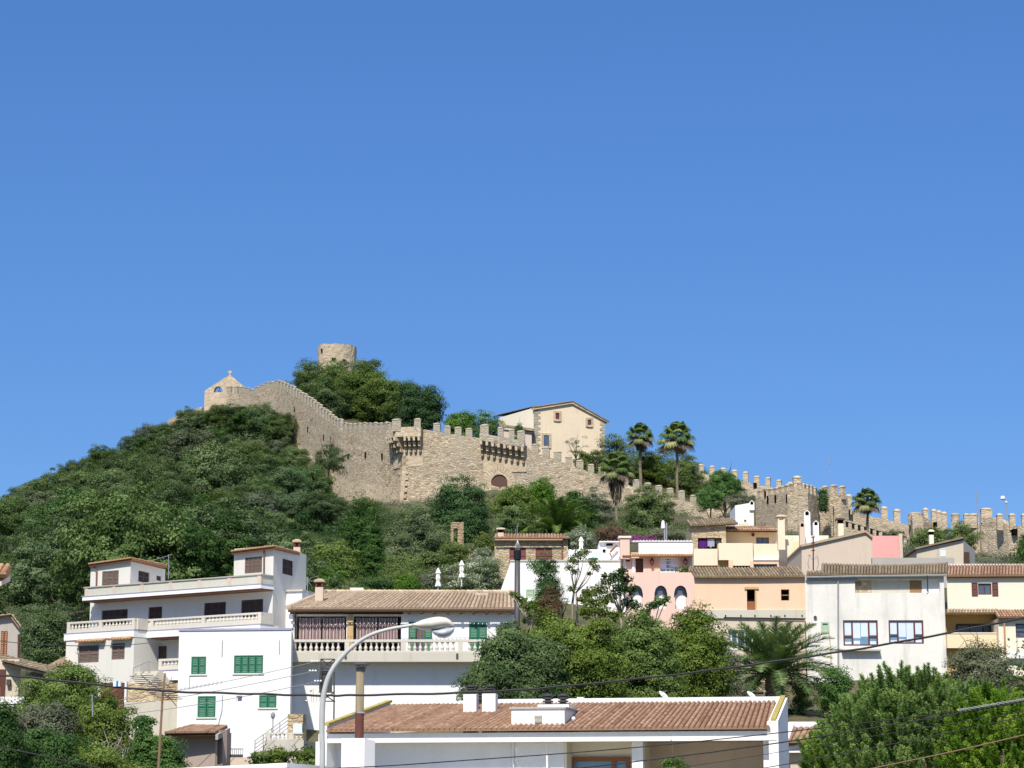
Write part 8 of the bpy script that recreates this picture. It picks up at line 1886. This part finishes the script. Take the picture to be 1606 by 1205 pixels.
# spiky leaders on the pines
T = [
 (695, 638, 750, 690, 352, L_BRIGHT, 'leafy_tree', 'bright green tree top showing over the battlements left of the church', .12, .8, 90, 110, {}),
 (735, 643, 790, 695, 350, L_BRIGHT, 'leafy_tree', 'bright green bushy tree touching the left end of the church', .12, .8, 80, 110, {}),
 (806, 666, 822, 690, 336, L_DARK, 'shrub', 'small dark shrub growing before the church annex', .09, .4, 40, 60, {}),
 (486, 694, 546, 768, 325, L_OAK, 'oak_tree', 'lone spreading oak with a visible dark trunk in front of the pale castle wall', .09, .7, 110, 120, dict(gap=.15, lumps=.4, limbs=7, tr=.2, ext=-.12, base=-.5)),
 (663, 752, 772, 842, 268, L_DARK, 'leafy_tree', 'large dark green glossy tree below the corner turret', .11, .85, 230, 130, {}),
 (700, 790, 765, 850, 262, L_DARK, 'leafy_tree', 'dark green tree low beside the ruined doorway', .11, .8, 120, 120, {}),
 (592, 795, 718, 900, 214, L_SAGE, 'carob_tree', 'large olive green rounded tree in the middle of the slope', .085, .7, 300, 150, dict(mat2=1)),
 (530, 790, 604, 870, 236, L_DARK, 'leafy_tree', 'dark green tree left of the narrow conifer', .1, .8, 130, 120, {}),
 (640, 865, 712, 925, 198, L_CAROB, 'leafy_tree', 'mid green low tree under the large olive green one', .08, .6, 130, 120, {}),
 (30, 955, 112, 1040, 127, L_OAK, 'oak_tree', 'dark oak filling the gap between the left edge house and the large white house', .055, .5, 240, 150, {}),
 (605, 868, 668, 922, 192, L_CAROB, 'leafy_tree', 'mid green rounded tree at the foot of the narrow conifer', .07, .55, 150, 120, {}),
 (600, 885, 668, 930, 186, L_CAROB, 'leafy_tree', 'green tree directly behind the ridge of the ochre tiled roof', .065, .5, 140, 120, {}),
 (655, 895, 700, 932, 176, L_OLIVE, 'shrub', 'greyish shrub left of the lower closed parasol', .06, .4, 80, 100, {}),
 (470, 880, 530, 930, 184, L_YEL, 'leafy_tree', 'yellow green tree between the house tower and the chimney of the ochre roof', .065, .5, 130, 120, {}),
 (484, 852, 566, 922, 192, L_YEL, 'leafy_tree', 'pale yellow green tree behind the chimney of the ochre tiled roof', .08, .6, 190, 120, {}),
 (478, 890, 540, 932, 182, L_BRIGHT, 'leafy_tree', 'bright green bush right behind the large white house tower', .07, .5, 110, 110, {}),
 (618, 902, 660, 930, 175, L_BRIGHT, 'shrub', 'small bright green shrub above the ochre tiled roof', .06, .4, 70, 90, {}),
 (560, 905, 625, 930, 178, L_DARK, 'shrub', 'dark green shrub between the conifer and the ochre tiled roof', .07, .5, 90, 90, {}),
 (430, 870, 495, 925, 200, L_CAROB, 'leafy_tree', 'mid green tree behind the tower of the large white house', .09, .7, 120, 120, {}),
 (768, 758, 848, 812, 285, L_YEL, 'leafy_tree', 'pale yellow green tree in front of the arched castle gate', .10, .7, 150, 120, {}),
 (775, 790, 842, 838, 250, L_YEL, 'leafy_tree', 'yellow green tree with thin stems above the stone house roof', .09, .6, 120, 110, dict(gap=.2)),
 (820, 750, 878, 796, 290, L_BRIGHT, 'leafy_tree', 'green tree right of the castle gate', .10, .7, 110, 110, {}),
 (868, 772, 940, 842, 250, L_DARK, 'leafy_tree', 'dark green tree between the date palm and the fan palm with a skirt', .1, .8, 170, 120, {}),
 (915, 762, 962, 835, 262, L_OLIVE, 'olive_tree', 'grey green hazy tree left of the skirted fan palm', .08, .6, 120, 110, dict(gap=.1)),
 (970, 762, 1062, 846, 228, L_OAK, 'oak_tree', 'dark olive oak right of the skirted fan palm, before the castle wall', .085, .6, 230, 140, {}),
 (930, 820, 990, 853, 200, L_RED, 'shrub', 'reddish brown bush at the foot of the skirted fan palm', .06, .45, 110, 100, {}),
 (880, 828, 935, 862, 192, L_FLOWER, 'oleander', 'white flowering oleander beside the parasol on the roof terrace', .06, .45, 90, 110, {}),
 (1010, 826, 1085, 852, 205, L_OLIVE, 'shrub', 'dry greyish bush behind the white scalloped parapet', .06, .45, 90, 90, {}),
 (898, 698, 945, 770, 332, L_CAROB, 'leafy_tree', 'bright green tree just right of the church behind the battlements', .11, .8, 110, 120, {}),
 (950, 712, 1110, 790, 352, L_CAROB, 'leafy_tree', 'wide dark green thicket behind the trunks of the two tall fan palms', .12, 1.1, 260, 140, {}),
 (925, 684, 1000, 770, 330, L_CAROB, 'leafy_tree', 'tall green tree between the church and the tall fan palms', .11, .9, 200, 130, {}),
 (880, 680, 928, 725, 336, L_OLIVE, 'bare_tree', 'thin sparse tree with forked branches against the church wall', .08, .5, 26, 60, dict(gap=.4, limbs=8, bark='bark_pale', ext=0)),
 (985, 705, 1050, 775, 344, L_CAROB, 'leafy_tree', 'green tree behind the tall slim fan palm', .11, .8, 150, 130, {}),
 (1045, 708, 1106, 780, 344, L_YEL, 'leafy_tree', 'light green tree right of the tall slim fan palm', .11, .8, 140, 120, dict(gap=.1)),
 (1103, 738, 1170, 778, 318, L_BRIGHT, 'umbrella_tree', 'flat topped bright green tree before the rear castle wall', .10, .7, 140, 130, {}),
 (1090, 766, 1138, 795, 312, L_BRIGHT, 'shrub', 'bright green shrub behind the battlements, lower than the flat topped tree', .09, .6, 90, 110, {}),
 (1138, 772, 1184, 800, 305, L_OLIVE, 'olive_tree', 'grey green olive left of the square tower', .08, .6, 90, 110, {}),
 (1283, 769, 1298, 800, 295, L_DARK, 'climbing_plant', 'dark creeper clinging to the castle wall right of the square tower', .09, .45, 60, 90, dict(trunk=False)),
 (1425, 826, 1490, 870, 250, L_CAROB, 'shrub', 'green bush right of the slim white chimney, under the castle wall', .08, .6, 130, 120, {}),
 (1475, 822, 1535, 862, 262, L_CAROB, 'shrub', 'green bush at the foot of the castle stub wall', .08, .6, 120, 120, {}),
 (1530, 870, 1556, 886, 240, L_BRIGHT, 'shrub', 'small green shrub beside the small beige house', .07, .4, 50, 80, {}),
 (1598, 838, 1625, 884, 225, L_DARK, 'cypress', 'dark evergreen cut by the right frame edge below the castle tower', .07, .45, 100, 100, {}),
 (1385, 832, 1420, 846, 268, L_OLIVE, 'shrub', 'low scrub tuft behind the rose wall', .07, .4, 50, 80, {}),
 (695, 880, 792, 936, 170, L_FLOWER, 'oleander', 'large oleander covered in white flowers behind the ochre tiled roof', .055, .42, 330, 120, {}),
 (686, 845, 738, 885, 200, L_CAROB, 'shrub', 'green bush at the foot of the ruined pinkish doorway', .07, .45, 90, 90, {}),
 (545, 782, 600, 838, 302, L_CAROB, 'leafy_tree', 'green tree against the foot of the castle wall, left of the corner turret', .11, .8, 110, 120, {}),
 (735, 858, 780, 895, 192, L_FLOWER, 'oleander', 'smaller white speckled oleander left of the stone house', .055, .42, 110, 100, {}),
 (740, 835, 776, 872, 205, L_CAROB, 'shrub', 'green bush left of the small stone house chimney', .07, .45, 80, 90, {}),
 (728, 992, 890, 1112, 84, L_PINE, 'carob_tree', 'huge dark green carob tree behind the white chimneys of the low building', .05, .42, 620, 220, dict(depthf=.8)),
 (800, 962, 985, 1112, 89, L_CAROB, 'carob_tree', 'huge dense green carob tree in the centre, right of its darker neighbour', .05, .42, 560, 220, dict(depthf=.8)),
 (940, 965, 1075, 1110, 92, L_LIME, 'leafy_tree', 'large yellowish green tree before the pink house with arches', .05, .42, 430, 190, dict(depthf=.8, gap=.06, lumps=.2)),
 (1035, 962, 1144, 1106, 97, L_CAROB, 'leafy_tree', 'large mid green tree hiding the left end of the peach house', .05, .42, 430, 190, dict(depthf=.8)),
 (836, 876, 884, 985, 128, L_DARK, 'ivy_column', 'tall dark ivy covered trunk standing before the white house wall', .045, .34, 190, 150, dict(base=-1, fill=.2)),
 (838, 920, 885, 985, 126, L_DRYTWIG, 'climbing_plant', 'dry brown creeper hanging on the ivy covered trunk', .045, .3, 90, 110, dict(base=-1, trunk=False)),
 (1095, 1010, 1165, 1095, 108, L_OLIVE, 'shrub', 'greyish green tangle of branches left of the date palm', .045, .38, 130, 110, dict(gap=.15)),
 (1240, 1072, 1278, 1120, 122, L_CAROB, 'shrub', 'small leafy bush right of the date palm trunk', .05, .3, 60, 70, dict(gap=.1)),
 (1276, 1046, 1340, 1108, 116, L_BRIGHT, 'lemon_tree', 'small leafy lemon tree with bare stems above the orange pot', .05, .34, 110, 90, dict(gap=.15, limbs=8)),
 (1490, 1010, 1590, 1090, 96, L_OLIVE, 'olive_tree', 'grey green olive tree below the loggia at the right', .045, .4, 240, 140, dict(gap=.1)),
 (1232, 1112, 1262, 1132, 118, L_DARK, 'shrub', 'low dark green plant along the retaining wall', .05, .25, 40, 70, {}),
 (30, 1046, 160, 1150, 90, L_YEL, 'leafy_tree', 'tall yellowish green feathery tree before the large white house', .05, .42, 330, 130, dict(gap=.12, lumps=.4)),
 (100, 1040, 150, 1110, 92, L_CAROB, 'leafy_tree', 'upright green shoot rising before the white house wall', .05, .34, 110, 100, dict(gap=.15)),
 (15, 1100, 120, 1180, 86, L_OLIVE, 'leafy_tree', 'greyish twiggy bush in the lower left garden', .05, .4, 200, 120, dict(gap=.1)),
 (110, 1085, 212, 1215, 88, L_CAROB, 'leafy_tree', 'dark green bush with a bare patch of dead branches', .045, .38, 330, 150, {}),
 (-30, 1110, 30, 1215, 62, L_DARK, 'leafy_tree', 'dark blue green bush at the bottom left corner', .04, .32, 200, 130, {}),
 (0, 1150, 130, 1240, 64, L_DARK, 'leafy_tree', 'shaded dark bush along the bottom edge, left', .04, .32, 330, 130, {}),
 (60, 1170, 215, 1245, 66, L_YEL, 'leafy_tree', 'low light green bush along the bottom edge, left', .04, .3, 330, 120, {}),
 (198, 1150, 288, 1235, 84, L_BRIGHT, 'leafy_tree', 'bright green leafy bush left of the tiled shed', .055, .35, 240, 110, {}),
 (216, 1118, 232, 1160, 85, L_BRIGHT, 'leafy_tree', 'thin upright green shoot beside the retaining wall', .055, .2, 30, 60, dict(gap=.1)),
 (448, 1172, 522, 1200, 72, L_CAROB, 'shrub', 'low leafy hedge twigs peeping up behind the street lamp pole', .05, .22, 40, 60, dict(gap=.3)),
 (402, 1182, 420, 1200, 72, L_CAROB, 'shrub', 'small leafy shrub at the foot of the steel stair rail', .05, .18, 20, 50, {}),
 (426, 1174, 450, 1200, 72, L_CAROB, 'shrub', 'pointed leafy shrub before the pale terrace wall', .05, .18, 34, 55, {}),
 (1042, 1190, 1080, 1240, 60, L_BRIGHT, 'shrub', 'small green plant top in the shaded porch', .04, .2, 40, 60, {}),
]
for i, (x0, y0, x1, y1, Y, mt, nm, lb, lf, cr, n, per, kw) in enumerate(T):
    kw = dict(kw); kw.pop('mat2', None)
    cat = 'shrub' if nm in ('shrub', 'oleander', 'climbing_plant') else 'tree'
    if nm == 'climbing_plant': cat = 'climber'
    tree_at(x0, y0, x1, y1, Y, mt, nm, lb, cat, leaf=lf, cr=cr, n=n, per=per, seed=40 + i, **kw)
# narrow dark conifer
c = P(582, 862, 200); g_ = tz(c.x, c.y); t = thing('conifer', (c.x, c.y, min(g_, c.z - 3.2)), 'narrow dark conical conifer standing among the rounded trees of the slope', 'tree')
inst('trunk', trunkmesh(M['bark'], 5.5, .16, 4, .8, 3), t, t.location.copy())
me = crown('crown', L_DARK, 1.75, 1.75, 3.6, 300, 130, .07, .42, 77, -.98, .12, .25, cone=.95); inst('crown', me, t, c)
# bougainvillea streak behind the parapet
g_ = np.random.default_rng(21); q = P(1003, 846, 190); C_ = g_.normal(size=(700, 3)) * np.array([.8, .3, .18]); me = leafmesh('bougainvillea', C_, g_.normal(size=(700, 3)), np.full(700, .07), M['bougain'], g_.random(700)); o = bpy.data.objects.new('bougainvillea', me); COL.objects.link(o); o.location = q; tag(o, 'strip of magenta bougainvillea behind the white scalloped parapet', 'plant', None, 'stuff')
# white blossom flecks in front of the pink house trees: the sparse trees before the white wall
def sparse(px, ybase, Y, branches, label, seed, mat=L_CAROB, tuft=.55, leaf=.06, bark='bark_pale', n=1):
    """a bare forking trunk that ends in separate leafy tufts; branches: photo points of the tuft centres and their radii in px"""
    b = P(px, ybase, Y); gz = min(tz(b.x, b.y), b.z - .2); t = thing('tree_of_heaven', (b.x, b.y, gz), label, 'tree', 'bare stemmed trees before the white wall')
    mb = MB(); rg = random.Random(seed); C_, N_, S_, V_ = [], [], [], []; g = np.random.default_rng(seed)
    fork = P(px + rg.uniform(-3, 3), ybase - 20, Y)
    mb.tube([Vector((b.x, b.y, gz - .3)), b, fork], [.09, .075, .06], 6)
    for (tx, ty, rp) in branches:
        e = P(tx, ty, Y + rg.uniform(-.8, .8)); m = fork.lerp(e, .5) + Vector((rg.uniform(-.1, .1), 0, -.15)); mb.tube([fork, m, e], [.045, .03, .014], 5)
        r = rp / F * Y; k = int(420 * (rp / 12) ** 1.6); q = g.normal(size=(k, 3)); q /= np.linalg.norm(q, axis=1, keepdims=True)
        rad = r * g.random((k, 1)) ** .45; lob = 1 + .35 * np.sin(q[:, :1] * 5 + seed) * np.cos(q[:, 2:] * 4)
        p = np.array(e) + q * rad * lob * np.array([1.1, .9, .8]); C_.append(p); N_.append(q * .5 + g.normal(size=(k, 3)) * .5 + np.array([0, 0, .5])); S_.append(leaf * g.uniform(.6, 1.3, k)); V_.append(np.clip(.5 + .22 * g.normal(size=k) + .15 * q[:, 2], 0, 1))
        for _ in range(3): v = Vector(g.normal(size=3)) * r * .5; mb.tube([e, e + v], .01, 3)
    mb.build('trunk', M[bark], t, smooth=True)
    o_ = np.array(ORG[t.name]); me = leafmesh('crown', np.concatenate(C_) - o_, np.concatenate(N_), np.concatenate(S_), mat, np.concatenate(V_)); o = bpy.data.objects.new('crown', me); COL.objects.link(o); o.parent = t
sparse(853, 945, 132, [(838, 885, 12), (846, 893, 10), (858, 888, 11), (868, 893, 9)], 'slender tree whose round leaf tufts stand left against the white wall', 1, L_BRIGHT)
sparse(898, 945, 134, [(899, 878, 10), (908, 870, 12), (918, 866, 8), (893, 890, 8), (902, 897, 7), (896, 923, 8)], 'slender pale stemmed tree with tufts in front of the middle of the white wall', 2)
sparse(905, 950, 136, [(929, 881, 9), (934, 890, 8), (924, 900, 4)], 'thin curved bare tree reaching up right before the white wall', 3)
sparse(975, 985, 112, [(975, 895, 8), (965, 904, 12), (980, 908, 12), (952, 912, 11), (948, 903, 6), (990, 925, 12), (972, 922, 14), (960, 935, 12), (985, 945, 13), (996, 950, 10)], 'dark sparse tree with layered tufts before the pink house', 4, L_DARK)
sparse(935, 1000, 108, [(925, 930, 12), (940, 925, 14), (950, 940, 12), (930, 945, 14), (915, 940, 10), (945, 958, 14), (920, 960, 14), (965, 965, 12)], 'green sparse tree with layered tufts before the white house window', 5)
sparse(830, 1000, 104, [(818, 942, 9), (828, 950, 11), (838, 946, 8), (810, 935, 7), (832, 965, 8), (824, 973, 6), (803, 931, 4)], 'leafy branch spreading beside the tall dark flue pipe', 6, L_CAROB)
sparse(1020, 1010, 104, [(1035, 945, 10), (1045, 940, 7), (1022, 950, 9), (1012, 960, 9)], 'light leafy sprays before the arched windows of the pink house', 7, L_BRIGHT)
# dead branches in the left bush
mb = MB(); rg = random.Random(4); q0 = P(175, 1205, 85.5)
for i in range(16):
    a = q0 + Vector((rg.uniform(-.5, .6), rg.uniform(-.3, .1), rg.uniform(0, .4))); b = P(168 + rg.uniform(-12, 30), 1150 + rg.uniform(-8, 40), 85.2 + rg.uniform(-.3, .2)); m = a.lerp(b, .5) + Vector((rg.uniform(-.2, .2), 0, .1)); mb.tube([a, m, b], [.03, .02, .008], 4)
    for _ in range(3): c = m.lerp(b, rg.random()); mb.tube([c, c + Vector((rg.uniform(-.3, .3), rg.uniform(-.1, .1), rg.uniform(-.25, .25)))], .008, 3)
tag(mb.build('dead_branches', M['deadwood']), 'bleached bare dead branches in the bush left of the tiled shed', 'branches')
# thin post in the garden
q = P(145, 1130, 84); tag(MB().tube([P(145.5, 1124, 84), P(144.5, 1089, 84)], .022, 5).build('garden_stake', M['metal']), 'thin pale metal stake standing in the lower left bushes', 'stake')
# --- palms
fan_palm(1061, 656, 770, 329, 66, 'tall slim fan palm with a round crown against the sky, right of its neighbour', 14, seed=3, tw=4.5)
fan_palm(1003.5, 660, 740, 340, 52, 'fan palm behind the trees right of the church, its crown against the sky', 22, seed=5, tw=5)
fan_palm(966, 704, 828, 248, 66, 'fan palm with a thick skirt of dead fronds before the castle wall', 46, seed=8, tw=4.6)
fan_palm(1359, 761, 834, 232, 54, 'lone fan palm above the rose wall at the right', 18, seed=12, tw=4.5)
date_palm(1213, 1060, 118, 180, 1095, 'big date palm with arching fronds before the beige lower wall of the peach house', 74, 4, 21)
date_palm(874, 833, 212, 112, 842, 'date palm with upright arching fronds behind the stone house roof', 50, 9, 9)
# --- the bright pine at the lower right
def tuft_pine(px, py, Y, rx, rz, label, num, seed, ground=0.0, ll=.36):
    g = np.random.default_rng(seed); c = P(px, py, Y); m = Y / F; RX, RZ = rx * m, rz * m
    t = thing('pine_tree', (c.x, c.y, ground), label, 'tree')
    mb = MB(); mb.tube([(c.x, c.y, ground - .2), (c.x + .1, c.y, c.z * .5), (c.x, c.y, c.z)], [.24, .2, .12], 9); rg = random.Random(seed)
    d = g.normal(size=(num * 3, 3)); d /= np.linalg.norm(d, axis=1, keepdims=True); d = d[d[:, 2] > -.55][:num]; k = len(d)
    lump = np.array([noise.noise(Vector(x * 2.0 + seed)) for x in d]) * .22
    rad = (.35 + .65 * g.random(k) ** .5) * (1 + lump); pos = d * rad[:, None] * np.array([RX, RX * .85, RZ]) + np.array(c)
    for i in range(26): j = rg.randrange(k); a = Vector(c) + Vector((0, 0, -RZ * .5)); b = Vector(pos[j]); mb.tube([a, a.lerp(b, .5) - Vector((0, 0, .2)), b], [.06, .035, .012], 4)
    mb.build('trunk', M['bark'], t, smooth=True)
    per = 170; ax = d * .65 + np.array([0, 0, .85]) + g.normal(size=(k, 3)) * .16; ax /= np.linalg.norm(ax, axis=1, keepdims=True)
    L_ = ll * g.uniform(.7, 1.3, k); u = g.random((k, per)); base = pos[:, None] + ax[:, None] * (u * L_[:, None])[..., None]
    rr = g.normal(size=(k, per, 3)); dirs = rr / np.linalg.norm(rr, axis=2, keepdims=True) * .85 + ax[:, None] * .75; dirs /= np.linalg.norm(dirs, axis=2, keepdims=True)
    nl = .12 * g.uniform(.7, 1.2, (k, per, 1)) * (1.1 - .5 * u[..., None]); tip = base + dirs * nl; wv = np.cross(dirs, g.normal(size=dirs.shape)); wv /= np.linalg.norm(wv, axis=2, keepdims=True); wv *= .011
    V = np.stack([base - wv, base + wv, tip + wv * .4, tip - wv * .4], 2).reshape(-1, 3) - np.array(ORG[t.name]); n = k * per
    me = bpy.data.meshes.new('crown'); me.vertices.add(4 * n); me.vertices.foreach_set('co', V.ravel().astype(np.float32)); me.loops.add(4 * n); me.loops.foreach_set('vertex_index', np.arange(4 * n, dtype=np.int32)); me.polygons.add(n); me.polygons.foreach_set('loop_start', np.arange(0, 4 * n, 4, dtype=np.int32)); me.update(calc_edges=True)
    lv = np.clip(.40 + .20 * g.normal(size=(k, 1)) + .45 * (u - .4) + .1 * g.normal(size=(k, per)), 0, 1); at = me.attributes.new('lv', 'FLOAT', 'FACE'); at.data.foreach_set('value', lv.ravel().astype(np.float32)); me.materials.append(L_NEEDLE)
    o = bpy.data.objects.new('crown', me); COL.objects.link(o); o.parent = t; return t
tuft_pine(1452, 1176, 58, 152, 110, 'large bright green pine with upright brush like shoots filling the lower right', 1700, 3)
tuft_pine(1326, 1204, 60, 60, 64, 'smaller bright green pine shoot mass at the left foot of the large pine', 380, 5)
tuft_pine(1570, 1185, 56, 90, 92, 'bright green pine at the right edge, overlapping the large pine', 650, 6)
# dark palm piece at the right edge
date_palm(1640, 1092, 70, 110, 1100, 'dark curved palm fronds coming in at the right frame edge above the pine', 22, 15, 20)
